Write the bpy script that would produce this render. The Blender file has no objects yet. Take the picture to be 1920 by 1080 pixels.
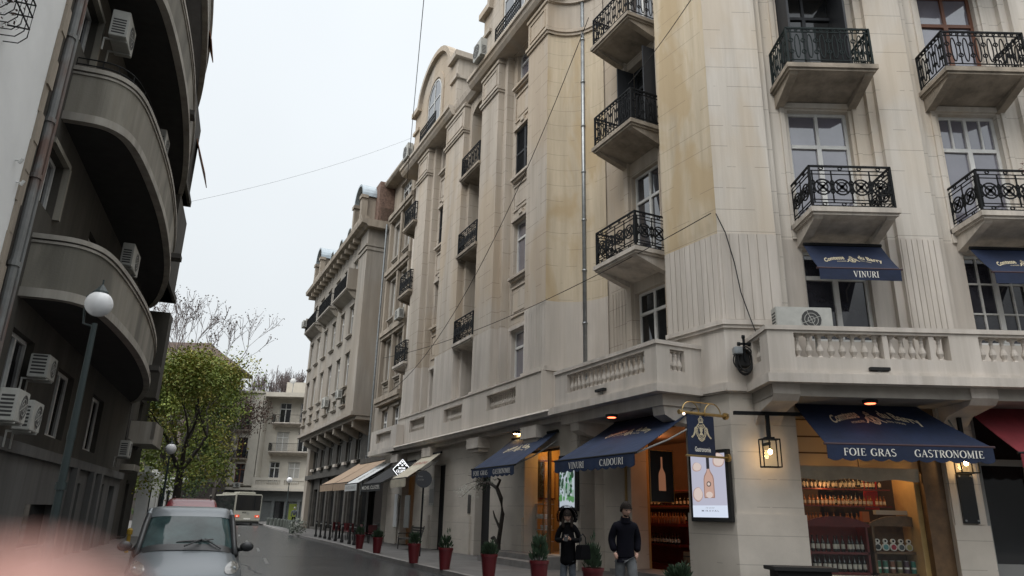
import bpy, bmesh, math, random
from math import sin, cos, pi, radians, atan2, hypot
from mathutils import Vector, Matrix
random.seed(7)
S = bpy.context.scene
C = S.collection
# ---------------------------------------------------------------- camera
H = 1.55; ROLL = 0.024; PITCH = atan2(427, 1331)
cam = bpy.data.objects.new('camera', bpy.data.cameras.new('camera')); C.objects.link(cam); S.camera = cam
cam.data.sensor_width = 36; cam.data.lens = 36*1331/1920; cam.data.clip_start = 0.005; cam.data.clip_end = 3000
cam.data.dof.use_dof = True; cam.data.dof.focus_distance = 22; cam.data.dof.aperture_fstop = 8.0
_F = Vector((0, cos(PITCH), sin(PITCH))); _U0 = Vector((0, -sin(PITCH), cos(PITCH))); _R0 = Vector((1, 0, 0))
_R = _R0*cos(ROLL) + _U0*sin(ROLL); _U = -_R0*sin(ROLL) + _U0*cos(ROLL)
m = Matrix((( _R.x, _U.x, -_F.x, 0), (_R.y, _U.y, -_F.y, 0), (_R.z, _U.z, -_F.z, H), (0, 0, 0, 1)))
cam.matrix_world = m
# ---------------------------------------------------------------- world, sun, exposure
W = bpy.data.worlds.new('World'); S.world = W; W.use_nodes = True
nt = W.node_tree; nt.nodes.clear()
out = nt.nodes.new('ShaderNodeOutputWorld'); bg = nt.nodes.new('ShaderNodeBackground')
geo = nt.nodes.new('ShaderNodeNewGeometry'); sep = nt.nodes.new('ShaderNodeSeparateXYZ')
tc = nt.nodes.new('ShaderNodeTexCoord')
sky = nt.nodes.new('ShaderNodeTexSky'); sky.sky_type = 'NISHITA'; sky.sun_disc = False
sky.sun_elevation = radians(42); sky.sun_rotation = radians(215); sky.dust_density = 3
ramp = nt.nodes.new('ShaderNodeValToRGB')
e = ramp.color_ramp.elements
e[0].position = 0.0; e[0].color = (0.72, 0.74, 0.75, 1)
e[1].position = 0.95; e[1].color = (1.0, 1.0, 1.0, 1)
x = ramp.color_ramp.elements.new(0.30); x.color = (0.80, 0.84, 0.86, 1)
x = ramp.color_ramp.elements.new(0.65); x.color = (0.90, 0.95, 0.985, 1)
nz = nt.nodes.new('ShaderNodeTexNoise'); nz.inputs['Scale'].default_value = 1.6; nz.inputs['Detail'].default_value = 3
mul = nt.nodes.new('ShaderNodeMixRGB'); mul.blend_type = 'MULTIPLY'; mul.inputs[0].default_value = 1
mr = nt.nodes.new('ShaderNodeMapRange'); mr.inputs['To Min'].default_value = 0.90; mr.inputs['To Max'].default_value = 1.10
add = nt.nodes.new('ShaderNodeMixRGB'); add.blend_type = 'ADD'; add.inputs[0].default_value = 0.012
nt.links.new(tc.outputs['Generated'], sep.inputs[0]); nt.links.new(sep.outputs['Z'], ramp.inputs[0])
nt.links.new(tc.outputs['Generated'], nz.inputs['Vector']); nt.links.new(nz.outputs['Fac'], mr.inputs['Value'])
nt.links.new(ramp.outputs[0], mul.inputs[1]); nt.links.new(mr.outputs[0], mul.inputs[2])
nt.links.new(mul.outputs[0], add.inputs[1]); nt.links.new(sky.outputs[0], add.inputs[2])
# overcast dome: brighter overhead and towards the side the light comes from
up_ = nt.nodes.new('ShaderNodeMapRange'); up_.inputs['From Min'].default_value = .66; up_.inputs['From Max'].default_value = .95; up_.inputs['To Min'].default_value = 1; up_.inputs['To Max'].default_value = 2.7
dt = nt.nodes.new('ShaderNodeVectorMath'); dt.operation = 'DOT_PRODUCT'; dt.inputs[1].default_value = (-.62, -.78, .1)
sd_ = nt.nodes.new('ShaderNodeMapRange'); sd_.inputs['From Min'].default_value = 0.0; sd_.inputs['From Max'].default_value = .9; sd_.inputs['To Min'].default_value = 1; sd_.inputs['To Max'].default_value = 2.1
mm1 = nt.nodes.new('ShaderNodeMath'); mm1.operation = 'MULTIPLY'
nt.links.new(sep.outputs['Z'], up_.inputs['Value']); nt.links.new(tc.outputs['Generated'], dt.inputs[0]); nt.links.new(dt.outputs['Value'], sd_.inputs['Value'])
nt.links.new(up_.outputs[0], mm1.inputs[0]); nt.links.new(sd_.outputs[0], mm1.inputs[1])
# sky dimmed low behind the camera to darken street-level walls; no houses modelled
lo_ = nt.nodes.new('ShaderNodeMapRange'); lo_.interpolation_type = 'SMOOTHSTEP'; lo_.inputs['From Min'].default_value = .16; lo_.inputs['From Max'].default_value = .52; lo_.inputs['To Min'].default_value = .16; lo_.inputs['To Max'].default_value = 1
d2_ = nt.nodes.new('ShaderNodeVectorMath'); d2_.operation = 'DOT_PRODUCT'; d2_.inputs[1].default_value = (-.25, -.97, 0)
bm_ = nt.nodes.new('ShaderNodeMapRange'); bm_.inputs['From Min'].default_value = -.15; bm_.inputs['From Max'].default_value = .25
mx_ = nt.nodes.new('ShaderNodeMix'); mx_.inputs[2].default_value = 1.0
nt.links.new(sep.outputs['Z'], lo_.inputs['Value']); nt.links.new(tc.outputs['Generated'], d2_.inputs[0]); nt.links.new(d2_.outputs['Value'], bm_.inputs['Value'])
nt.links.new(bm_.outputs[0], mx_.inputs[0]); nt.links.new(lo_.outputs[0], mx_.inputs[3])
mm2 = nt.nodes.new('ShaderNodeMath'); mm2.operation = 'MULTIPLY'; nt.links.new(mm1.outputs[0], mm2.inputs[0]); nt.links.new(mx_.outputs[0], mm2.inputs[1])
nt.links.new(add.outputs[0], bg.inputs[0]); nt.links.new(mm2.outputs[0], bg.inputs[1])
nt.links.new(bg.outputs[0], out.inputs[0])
sun = bpy.data.objects.new('sun', bpy.data.lights.new('sun', 'SUN')); C.objects.link(sun)
sun.data.energy = 1.2; sun.data.angle = radians(30); sun.data.color = (1, 0.96, 0.9)
sun.rotation_euler = Vector((-0.55, -0.75, 0.85)).to_track_quat('Z', 'Y').to_euler()
S.view_settings.view_transform = 'Standard'; S.view_settings.look = 'None'
S.view_settings.exposure = 0.0; S.view_settings.gamma = 1
S.cycles.max_bounces = 6; S.cycles.diffuse_bounces = 3; S.cycles.glossy_bounces = 3; S.cycles.transparent_max_bounces = 10
S.cycles.caustics_reflective = False; S.cycles.caustics_refractive = False

# ---------------------------------------------------------------- materials
def srgb(r, g, b):
    f = lambda c: (c/255/12.92) if c <= 10 else ((c/255+0.055)/1.055)**2.4
    return (f(r), f(g), f(b), 1)
def mat(name, col, rough=0.8, metal=0, spec=0.5, var=0.0, scale=3.0, col2=None, streak=False, bump=0.0, bscale=40,
        joints=0, jdark=0.6, stain=None, stain_amt=0.6, stain_scale=0.35, emit=None, estr=0, alpha=None, coat=0):
    M = bpy.data.materials.new(name); M.use_nodes = True; n = M.node_tree; L = n.links
    if emit and estr: col = tuple(c*.15 for c in col[:3])
    b = n.nodes['Principled BSDF']; b.inputs['Roughness'].default_value = rough; b.inputs['Metallic'].default_value = metal
    b.inputs['Specular IOR Level'].default_value = spec; b.inputs['Base Color'].default_value = (*col[:3], 1)
    b.inputs['Coat Weight'].default_value = coat
    cur = None
    if var or col2 or streak or joints or stain:
        g = n.nodes.new('ShaderNodeNewGeometry')
        mp = n.nodes.new('ShaderNodeMapping'); L.new(g.outputs['Position'], mp.inputs['Vector'])
        if streak: mp.inputs['Scale'].default_value = (1, 1, 0.13)
        t = n.nodes.new('ShaderNodeTexNoise'); t.inputs['Scale'].default_value = scale; t.inputs['Detail'].default_value = 6; t.inputs['Roughness'].default_value = 0.62
        L.new(mp.outputs[0], t.inputs['Vector'])
        r = n.nodes.new('ShaderNodeValToRGB'); r.color_ramp.elements[0].position = 0.3; r.color_ramp.elements[1].position = 0.7
        c2 = col2 if col2 else tuple(c*(1-var) for c in col[:3])
        r.color_ramp.elements[0].color = (*c2[:3], 1); r.color_ramp.elements[1].color = (*[min(1, c*(1+var*0.35)) for c in col[:3]], 1)
        L.new(t.outputs['Fac'], r.inputs[0]); cur = r.outputs[0]
        if streak:      # rain-washed soot runs, narrow and tall
            ms = n.nodes.new('ShaderNodeMapping'); ms.inputs['Scale'].default_value = (4.5, 4.5, .16); L.new(g.outputs['Position'], ms.inputs['Vector'])
            ts = n.nodes.new('ShaderNodeTexNoise'); ts.inputs['Scale'].default_value = 1.0; ts.inputs['Detail'].default_value = 5; ts.inputs['Roughness'].default_value = .65; L.new(ms.outputs[0], ts.inputs['Vector'])
            rs = n.nodes.new('ShaderNodeValToRGB'); rs.color_ramp.elements[0].position = .36; rs.color_ramp.elements[1].position = .56; rs.color_ramp.elements[0].color = (.62, .58, .52, 1); rs.color_ramp.elements[1].color = (1, 1, 1, 1)
            L.new(ts.outputs['Fac'], rs.inputs[0]); mS = n.nodes.new('ShaderNodeMixRGB'); mS.blend_type = 'MULTIPLY'; mS.inputs[0].default_value = .32; L.new(cur, mS.inputs[1]); L.new(rs.outputs[0], mS.inputs[2]); cur = mS.outputs[0]
        if stain:
            t2 = n.nodes.new('ShaderNodeTexNoise'); t2.inputs['Scale'].default_value = stain_scale; t2.inputs['Detail'].default_value = 5; t2.inputs['Distortion'].default_value = 0.7
            m2 = n.nodes.new('ShaderNodeMapping'); m2.inputs['Scale'].default_value = (1, 1, 0.4); m2.inputs['Location'].default_value = (3.1, 1.7, 0.4)
            L.new(g.outputs['Position'], m2.inputs['Vector']); L.new(m2.outputs[0], t2.inputs['Vector'])
            r2 = n.nodes.new('ShaderNodeValToRGB'); r2.color_ramp.elements[0].position = 0.47; r2.color_ramp.elements[1].position = 0.58
            r2.color_ramp.elements[0].color = (0, 0, 0, 1); r2.color_ramp.elements[1].color = (stain_amt,)*3+(1,)
            L.new(t2.outputs['Fac'], r2.inputs[0])
            mx = n.nodes.new('ShaderNodeMixRGB'); L.new(r2.outputs[0], mx.inputs[0]); L.new(cur, mx.inputs[1]); mx.inputs[2].default_value = (*stain[:3], 1); cur = mx.outputs[0]
        if joints:
            s = n.nodes.new('ShaderNodeSeparateXYZ'); L.new(g.outputs['Position'], s.inputs[0])
            d = n.nodes.new('ShaderNodeMath'); d.operation = 'DIVIDE'; L.new(s.outputs['Z'], d.inputs[0]); d.inputs[1].default_value = joints
            f = n.nodes.new('ShaderNodeMath'); f.operation = 'FRACT'; L.new(d.outputs[0], f.inputs[0])
            lt = n.nodes.new('ShaderNodeMath'); lt.operation = 'LESS_THAN'; L.new(f.outputs[0], lt.inputs[0]); lt.inputs[1].default_value = 0.028
            t3 = n.nodes.new('ShaderNodeTexNoise'); t3.inputs['Scale'].default_value = 1.3; L.new(g.outputs['Position'], t3.inputs['Vector'])
            m3 = n.nodes.new('ShaderNodeMath'); m3.operation = 'GREATER_THAN'; L.new(t3.outputs['Fac'], m3.inputs[0]); m3.inputs[1].default_value = 0.47
            m4 = n.nodes.new('ShaderNodeMath'); m4.operation = 'MULTIPLY'; L.new(lt.outputs[0], m4.inputs[0]); L.new(m3.outputs[0], m4.inputs[1])
            m5 = n.nodes.new('ShaderNodeMath'); m5.operation = 'MULTIPLY'; L.new(m4.outputs[0], m5.inputs[0]); m5.inputs[1].default_value = jdark
            mx = n.nodes.new('ShaderNodeMixRGB'); L.new(m5.outputs[0], mx.inputs[0]); L.new(cur, mx.inputs[1]); mx.inputs[2].default_value = (0.09, 0.075, 0.06, 1); cur = mx.outputs[0]
        L.new(cur, b.inputs['Base Color'])
    if bump:
        t4 = n.nodes.new('ShaderNodeTexNoise'); t4.inputs['Scale'].default_value = bscale; t4.inputs['Detail'].default_value = 4
        g2 = n.nodes.new('ShaderNodeNewGeometry'); L.new(g2.outputs['Position'], t4.inputs['Vector'])
        bp = n.nodes.new('ShaderNodeBump'); bp.inputs['Strength'].default_value = bump; bp.inputs['Distance'].default_value = 0.02
        L.new(t4.outputs['Fac'], bp.inputs['Height']); L.new(bp.outputs[0], b.inputs['Normal'])
    if emit:
        b.inputs['Emission Color'].default_value = (*emit[:3], 1); b.inputs['Emission Strength'].default_value = estr
    if alpha is not None:
        b.inputs['Alpha'].default_value = alpha
    return M
def shopglass(name):
    M = bpy.data.materials.new(name); M.use_nodes = True; n = M.node_tree; L = n.links; n.nodes.clear()
    o = n.nodes.new('ShaderNodeOutputMaterial'); t = n.nodes.new('ShaderNodeBsdfTransparent'); t.inputs[0].default_value = (.93, .95, .94, 1)
    g = n.nodes.new('ShaderNodeBsdfGlossy'); g.inputs['Roughness'].default_value = 0.03
    lw = n.nodes.new('ShaderNodeLayerWeight'); pw_ = n.nodes.new('ShaderNodeMath'); pw_.operation = 'POWER'; L.new(lw.outputs['Facing'], pw_.inputs[0]); pw_.inputs[1].default_value = 4
    f = n.nodes.new('ShaderNodeMapRange'); f.inputs['To Min'].default_value = .035; f.inputs['To Max'].default_value = .6; L.new(pw_.outputs[0], f.inputs['Value'])
    mx = n.nodes.new('ShaderNodeMixShader'); L.new(f.outputs[0], mx.inputs[0]); L.new(t.outputs[0], mx.inputs[1]); L.new(g.outputs[0], mx.inputs[2]); L.new(mx.outputs[0], o.inputs[0])
    return M
OCH = (0.40, 0.29, 0.16)
M_ = dict(
 low=mat('painted_plaster', (.56, .51, .455), .85, var=.24, scale=1.6, streak=True, bump=.12, bscale=60, stain=(.42, .38, .33), stain_amt=.4, stain_scale=.5),
 lowj=mat('painted_plaster_blocks', (.56, .51, .445), .85, var=.14, scale=1.4, bump=.12, bscale=60, joints=.62, jdark=.35, stain=(.42, .38, .32), stain_amt=.35, stain_scale=.5),
 up=mat('stone_plaster', (.475, .42, .355), .9, var=.2, scale=1.5, streak=True, bump=.2, bscale=45, joints=.62, jdark=.6, stain=(.42, .325, .22), stain_amt=.5),
 upb=mat('stone_plaster_pale', (.59, .545, .485), .9, var=.14, scale=1.5, streak=True, bump=.2, bscale=45, joints=.62, jdark=.5, stain=(.50, .41, .30), stain_amt=.5),
 och=mat('ochre_stained_plaster', (.56, .475, .35), .9, var=.25, scale=1.6, streak=True, bump=.25, bscale=40, joints=.62, jdark=.4, stain=(.43, .325, .19), stain_amt=.8, stain_scale=.75),
 dirty=mat('weathered_plaster', (.36, .31, .25), .9, var=.45, scale=1.4, streak=True, bump=.25, bscale=35),
 slab=mat('balcony_concrete', (.34, .29, .23), .9, var=.55, scale=1.6, bump=.3, bscale=30),
 slabc=mat('clean_balcony_concrete', (.54, .49, .43), .9, var=.4, scale=1.8, streak=True, bump=.2, bscale=30),
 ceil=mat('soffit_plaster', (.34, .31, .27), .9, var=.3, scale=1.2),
 fgrey=mat('grey_beige_render', (.32, .292, .255), .9, var=.3, scale=1.0, streak=True, bump=.2, bscale=30, stain=(.24, .20, .155), stain_amt=.5),
 ebeige=mat('beige_render', (.50, .465, .40), .9, var=.15, scale=1.0),
 fdark=mat('dark_boarding', (.06, .055, .048), .8, var=.5, scale=2),
 lwall=mat('sooty_grey_render', (.072, .066, .055), .95, var=.45, scale=.9, streak=True, bump=.3, bscale=25, stain=(.035, .033, .029), stain_amt=.8),
 lrim=mat('pale_rim_render', (.40, .375, .33), .9, var=.4, scale=1.2, streak=True),
 lpar=mat('parapet_render', (.30, .28, .235), .95, var=.4, scale=.9, streak=True, bump=.25, bscale=25, stain=(.09, .085, .07), stain_amt=.7),
 lbase=mat('dark_plinth_render', (.125, .125, .122), .9, var=.35, scale=1.1, streak=True, bump=.15, bscale=30),
 lwhite=mat('white_render', (.80, .81, .80), .9, var=.08, scale=.8),
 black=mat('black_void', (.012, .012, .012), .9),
 iron=mat('black_wrought_iron', (.008, .009, .010), .7, spec=.2),
 igreen=mat('dark_green_iron', (.009, .016, .016), .7, spec=.25),
 shut=mat('black_shutter_wood', (.018, .020, .024), .6),
 wfr=mat('white_window_frame', (.62, .62, .60), .5, var=.1, scale=5),
 bfr=mat('brown_window_frame', (.14, .055, .03), .5),
 gfr=mat('grey_window_frame', (.22, .22, .21), .6),
 pane=mat('window_glass', (.045, .045, .055), .04, spec=1.0, var=.7, scale=.9, coat=.6),
 paneb=mat('window_glass_painted_sky', (.16, .155, .19), .05, spec=1.2, var=.25, scale=.7, coat=1.0),  # lavender-grey sky reflection painted into the base colour
 paned=mat('dark_window_glass', (.012, .013, .014), .06, spec=.6),
 curt=mat('pale_curtain', (.42, .41, .38), .9, var=.3, scale=9),
 zinc=mat('zinc_pipe', (.30, .32, .33), .4, metal=.7, var=.3, scale=4),
 zroof=mat('zinc_sheet', (.33, .38, .41), .45, metal=.4, var=.2, scale=3),
 blue=mat('navy_awning_cloth', (.005, .014, .045), .8, var=.35, scale=2, bump=.5, bscale=5),
 bluel=mat('blue_awning_cloth', (.006, .019, .058), .8, var=.35, scale=2, bump=.5, bscale=5),
 red=mat('dark_red_awning_cloth', (.16, .014, .02), .8, var=.3, scale=2, bump=.5, bscale=5),
 tan=mat('tan_awning_cloth', (.36, .26, .18), .85, var=.2, scale=3),
 whc=mat('white_awning_cloth', (.62, .63, .62), .85, var=.1, scale=3),
 creamc=mat('cream_awning_cloth', (.50, .45, .35), .85, var=.2, scale=3),
 blackc=mat('black_awning_cloth', (.012, .012, .013), .8),
 ink=mat('white_lettering', (.72, .70, .64), .7),
 gold=mat('pale_gold_lettering', (.55, .48, .33), .7),
 brass=mat('brass_tube', (.42, .29, .12), .35, metal=.8),
 asphalt=mat('wet_asphalt', (.054, .056, .058), .24, spec=.65, var=.4, scale=.8, bump=.14, bscale=22, stain=(.035, .036, .038), stain_amt=.7, stain_scale=.25),
 pave=mat('paving_slabs', (.115, .11, .105), .6, var=.4, scale=1.5, bump=.3, bscale=15),
 kerb=mat('kerb_stone', (.20, .19, .18), .8, var=.3, scale=3),
 potr=mat('red_lacquered_pot', (.085, .003, .006), .4, coat=.15),
 soil=mat('dark_soil', (.02, .015, .01), .9),
 leaf=mat('green_leaves', (.06, .105, .022), .7, var=.6, scale=6),
 pine=mat('dark_green_needles', (.022, .048, .02), .7, var=.5, scale=9),
 lime=mat('autumn_green_leaves', (.22, .26, .035), .7, col2=(.10, .15, .02), scale=.45),
 yell=mat('autumn_yellow_leaves', (.34, .31, .05), .7, col2=(.13, .13, .025), scale=.5),
 brownl=mat('dry_brown_leaves', (.05, .028, .018), .8),
 bark=mat('tree_bark', (.045, .038, .032), .9, var=.4, scale=6),
 twig=mat('bare_twig', (.15, .12, .115), .9),
 acw=mat('air_conditioner_casing', (.42, .42, .39), .6, var=.2, scale=4),
 acd=mat('air_conditioner_grille', (.035, .035, .035), .7),
 globe=mat('frosted_white_globe', (.75, .75, .75), .25),
 pole=mat('dark_green_pole', (.014, .026, .026), .5),
 car=mat('graphite_car_paint', (.12, .135, .145), .36, metal=.35, coat=.3),
 carb=mat('black_car_plastic', (.014, .015, .016), .4),
 wsc=mat('windscreen_glass', (.010, .018, .019), .05, spec=.3, coat=.0, col2=(.05, .085, .085), scale=1.6),
 hl=mat('headlamp_lens', (.20, .20, .185), .15, spec=.8, coat=.6, var=.6, scale=9),
 rvan=mat('red_car_paint', (.15, .008, .013), .35, coat=.5),
 tyre=mat('rubber', (.012, .012, .012), .8),
 bus=mat('cream_bus_paint', (.33, .32, .27), .5),
 busred=mat('red_tail_lamp', (.5, .03, .02), .3, emit=(1, .12, .05), estr=.8),
 skin=mat('skin', (.46, .28, .21), .6),
 hair=mat('dark_brown_hair', (.012, .008, .006), .8, spec=.2),
 coat_=mat('black_wool', (.004, .004, .005), .95, spec=.1, var=.3, scale=8),
 coat2=mat('navy_black_jacket', (.005, .005, .009), .9, spec=.12, var=.3, scale=8),
 jean=mat('grey_blue_denim', (.075, .085, .10), .9, var=.4, scale=9),
 jean2=mat('grey_denim', (.115, .12, .125), .9, var=.4, scale=9),
 shoe=mat('dark_shoe_leather', (.012, .011, .010), .5),
 glass=shopglass('shop_window_glass'),
 warm=mat('ochre_shop_wall', (.46, .30, .12), .9, var=.2, scale=2),
 wooda=mat('mid_brown_wood', (.13, .075, .035), .6, var=.4, scale=4),
 redw=mat('red_painted_wood', (.11, .008, .007), .5, var=.3, scale=3),
 wine=mat('dark_wine_bottle', (.008, .010, .008), .12, coat=.5),
 amber=mat('amber_bottle', (.30, .12, .04), .15, coat=.5),
 label=mat('cream_paper_label', (.50, .48, .42), .7),
 bulb=mat('warm_bulb', (1, .8, .5), .5, emit=(1, .62, .25), estr=30),
 spot=mat('red_heater_lamp', (1, .3, .15), .5, emit=(1, .16, .07), estr=5),
 tarp=mat('plastic_sheet', (.42, .36, .27), .35, var=.3, scale=2),
)
# ---------------------------------------------------------------- frames (u along, o outward, z up)
class Fr:
    def __init__(s, org, yaw, sgn):
        a = radians(yaw); s.o = Vector((org[0], org[1], 0)); s.d = Vector((-sin(a), cos(a), 0)); s.n = Vector((cos(a), sin(a), 0))*sgn
    def __call__(s, u, o, z): return s.o + s.d*u + s.n*o + Vector((0, 0, z))
FA = Fr(Vector((cos(radians(25.8)), sin(radians(25.8))))*11.2, 25.8, -1)
FB = Fr((0, 17), -90, 1); FB.n = Vector((0, -1, 0))      # u = x
FL = Fr(Vector((cos(radians(19.5)), sin(radians(19.5))))*-5, 19.5, 1)
class ID:
    def __call__(s, u, o, z): return Vector((u, o, z))
I3 = ID()
# ---------------------------------------------------------------- mesh builder
class MB:
    def __init__(s, fr=I3): s.v = []; s.f = []; s.fr = fr; s.sm = False
    def add(s, vs, fs):
        b = len(s.v); s.v += [tuple(v) for v in vs]; s.f += [tuple(i+b for i in f) for f in fs]; return s
    def box(s, u0, u1, o0, o1, z0, z1, fr=None):
        F = fr or s.fr
        P = [F(u, o, z) for z in (z0, z1) for o in (o0, o1) for u in (u0, u1)]
        return s.add(P, [(0, 1, 3, 2), (4, 6, 7, 5), (0, 4, 5, 1), (2, 3, 7, 6), (0, 2, 6, 4), (1, 5, 7, 3)])
    def prism(s, pts, a0, a1, axis='u'):
        """pts 2D; axis u: (o,z) extruded in u; axis z: (u,o) extruded in z; axis o: (u,z) extruded in o"""
        F = s.fr; n = len(pts)
        g = {'u': lambda p, a: F(a, p[0], p[1]), 'z': lambda p, a: F(p[0], p[1], a), 'o': lambda p, a: F(p[0], a, p[1])}[axis]
        P = [g(p, a0) for p in pts] + [g(p, a1) for p in pts]
        fs = [tuple(range(n)), tuple(range(2*n-1, n-1, -1))] + [(i, (i+1) % n, n+(i+1) % n, n+i) for i in range(n)]
        return s.add(P, fs)
    def tube(s, pts, r, n=6, cap=True):
        P = [Vector(p) for p in pts]; m = len(P); rr = r if isinstance(r, (list, tuple)) else [r]*m
        vs = []; up = Vector((0, 0, 1))
        for i, p in enumerate(P):
            t = (P[min(i+1, m-1)] - P[max(i-1, 0)]).normalized()
            a = t.cross(up)
            if a.length < 1e-3: a = t.cross(Vector((0, 1, 0)))
            a.normalize(); b = t.cross(a)
            vs += [p + (a*cos(2*pi*k/n) + b*sin(2*pi*k/n))*rr[i] for k in range(n)]
        fs = [(i*n+k, i*n+(k+1) % n, (i+1)*n+(k+1) % n, (i+1)*n+k) for i in range(m-1) for k in range(n)]
        if cap: fs += [tuple(range(n-1, -1, -1)), tuple(range((m-1)*n, m*n))]
        return s.add(vs, fs)
    def ftube(s, pts, r, n=6): return s.tube([s.fr(*p) for p in pts], r, n)
    def lathe(s, prof, c=(0, 0, 0), n=10, sq=False):
        c = Vector(c); vs = []
        for r, z in prof:
            for k in range(n):
                a = 2*pi*(k+.5)/n; q = r*(1.25 if sq else 1)
                vs.append(c + Vector((q*cos(a), q*sin(a), z)))
        m = len(prof)
        fs = [(i*n+k, i*n+(k+1) % n, (i+1)*n+(k+1) % n, (i+1)*n+k) for i in range(m-1) for k in range(n)]
        fs += [tuple(range(n-1, -1, -1)), tuple(range((m-1)*n, m*n))]
        return s.add(vs, fs)
    def grid(s, rows):
        n = len(rows[0]); vs = [p for r in rows for p in r]
        return s.add(vs, [(i*n+k, i*n+k+1, (i+1)*n+k+1, (i+1)*n+k) for i in range(len(rows)-1) for k in range(n-1)])
    def ball(s, c, r, n=10, m=6, sx=1, sy=1, sz=1):
        c = Vector(c); prof = []
        rows = [[c+Vector((r*sx*sin(pi*i/m)*cos(2*pi*k/n), r*sy*sin(pi*i/m)*sin(2*pi*k/n), r*sz*cos(pi*i/m))) for k in range(n+1)] for i in range(m+1)]
        return s.grid(rows)
    def wall(s, u0, u1, z0, z1, of, ob, holes=()):
        us = sorted({u0, u1, *[h[0] for h in holes], *[h[1] for h in holes]}); zs = sorted({z0, z1, *[h[2] for h in holes], *[h[3] for h in holes]})
        us = [u for u in us if u0 <= u <= u1]; zs = [z for z in zs if z0 <= z <= z1]; F = s.fr
        def hole(a, b): return any(h[0]-1e-6 <= a <= h[1]+1e-6 and h[2]-1e-6 <= b <= h[3]+1e-6 for h in holes)
        for i in range(len(us)-1):
            j = 0
            while j < len(zs)-1:
                if hole((us[i]+us[i+1])/2, (zs[j]+zs[j+1])/2): j += 1; continue
                k = j
                while k+1 < len(zs)-1 and not hole((us[i]+us[i+1])/2, (zs[k+1]+zs[k+2])/2): k += 1
                for o in (of, ob):
                    P = [F(us[i], o, zs[j]), F(us[i+1], o, zs[j]), F(us[i+1], o, zs[k+1]), F(us[i], o, zs[k+1])]
                    s.add(P, [(0, 1, 2, 3)])
                j = k+1
        for h in list(holes)+[(u0, u1, z0, z1)]:
            a, b, c, d = h[:4]
            P = [F(a, of, c), F(b, of, c), F(b, of, d), F(a, of, d), F(a, ob, c), F(b, ob, c), F(b, ob, d), F(a, ob, d)]
            s.add(P, [(0, 4, 5, 1), (1, 5, 6, 2), (2, 6, 7, 3), (3, 7, 4, 0)])
        return s
def org(o):
    v = Vector((0, 0, 0))
    while o: v += o.location; o = o.parent
    return v
def tag(o, label=None, cat=None, group=None, kind=None):
    if label: o['label'] = label
    if cat: o['category'] = cat
    if group: o['group'] = group
    if kind: o['kind'] = kind
    return o
def obj(name, mb, material, parent=None, smooth=False, at=None, bevel=0):
    """one mesh object; world-space vertices are moved into the parent's space"""
    o0 = org(parent) if parent else Vector(at if at else (0, 0, 0))
    me = bpy.data.meshes.new(name); me.from_pydata([tuple(Vector(v)-o0) for v in mb.v], [], mb.f)
    bm = bmesh.new(); bm.from_mesh(me); bmesh.ops.remove_doubles(bm, verts=bm.verts, dist=1e-5)
    bmesh.ops.recalc_face_normals(bm, faces=bm.faces)
    if bevel:
        es = [e for e in bm.edges if len(e.link_faces) == 2 and e.calc_face_angle(0) > .6]
        bmesh.ops.bevel(bm, geom=es, offset=bevel, segments=2, affect='EDGES', clamp_overlap=True)
    if smooth:
        for f in bm.faces: f.smooth = True
    bm.to_mesh(me); bm.free()
    me.materials.append(M_[material] if isinstance(material, str) else material)
    o = bpy.data.objects.new(name, me); C.objects.link(o)
    if parent: o.parent = parent
    elif at: o.location = at
    return o
def thing(name, loc, label, cat, group=None):
    o = bpy.data.objects.new(name, None); C.objects.link(o); o.location = Vector(loc); o.empty_display_size = .3
    return tag(o, label, cat, group)
def copy_tree(o, parent=None):
    c = o.copy(); C.objects.link(c)
    if parent: c.parent = parent
    for ch in list(o.children): copy_tree(ch, c)
    return c
def struct(name, mb, m, **k): return tag(obj(name, mb, m, **k), kind='structure')
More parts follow.
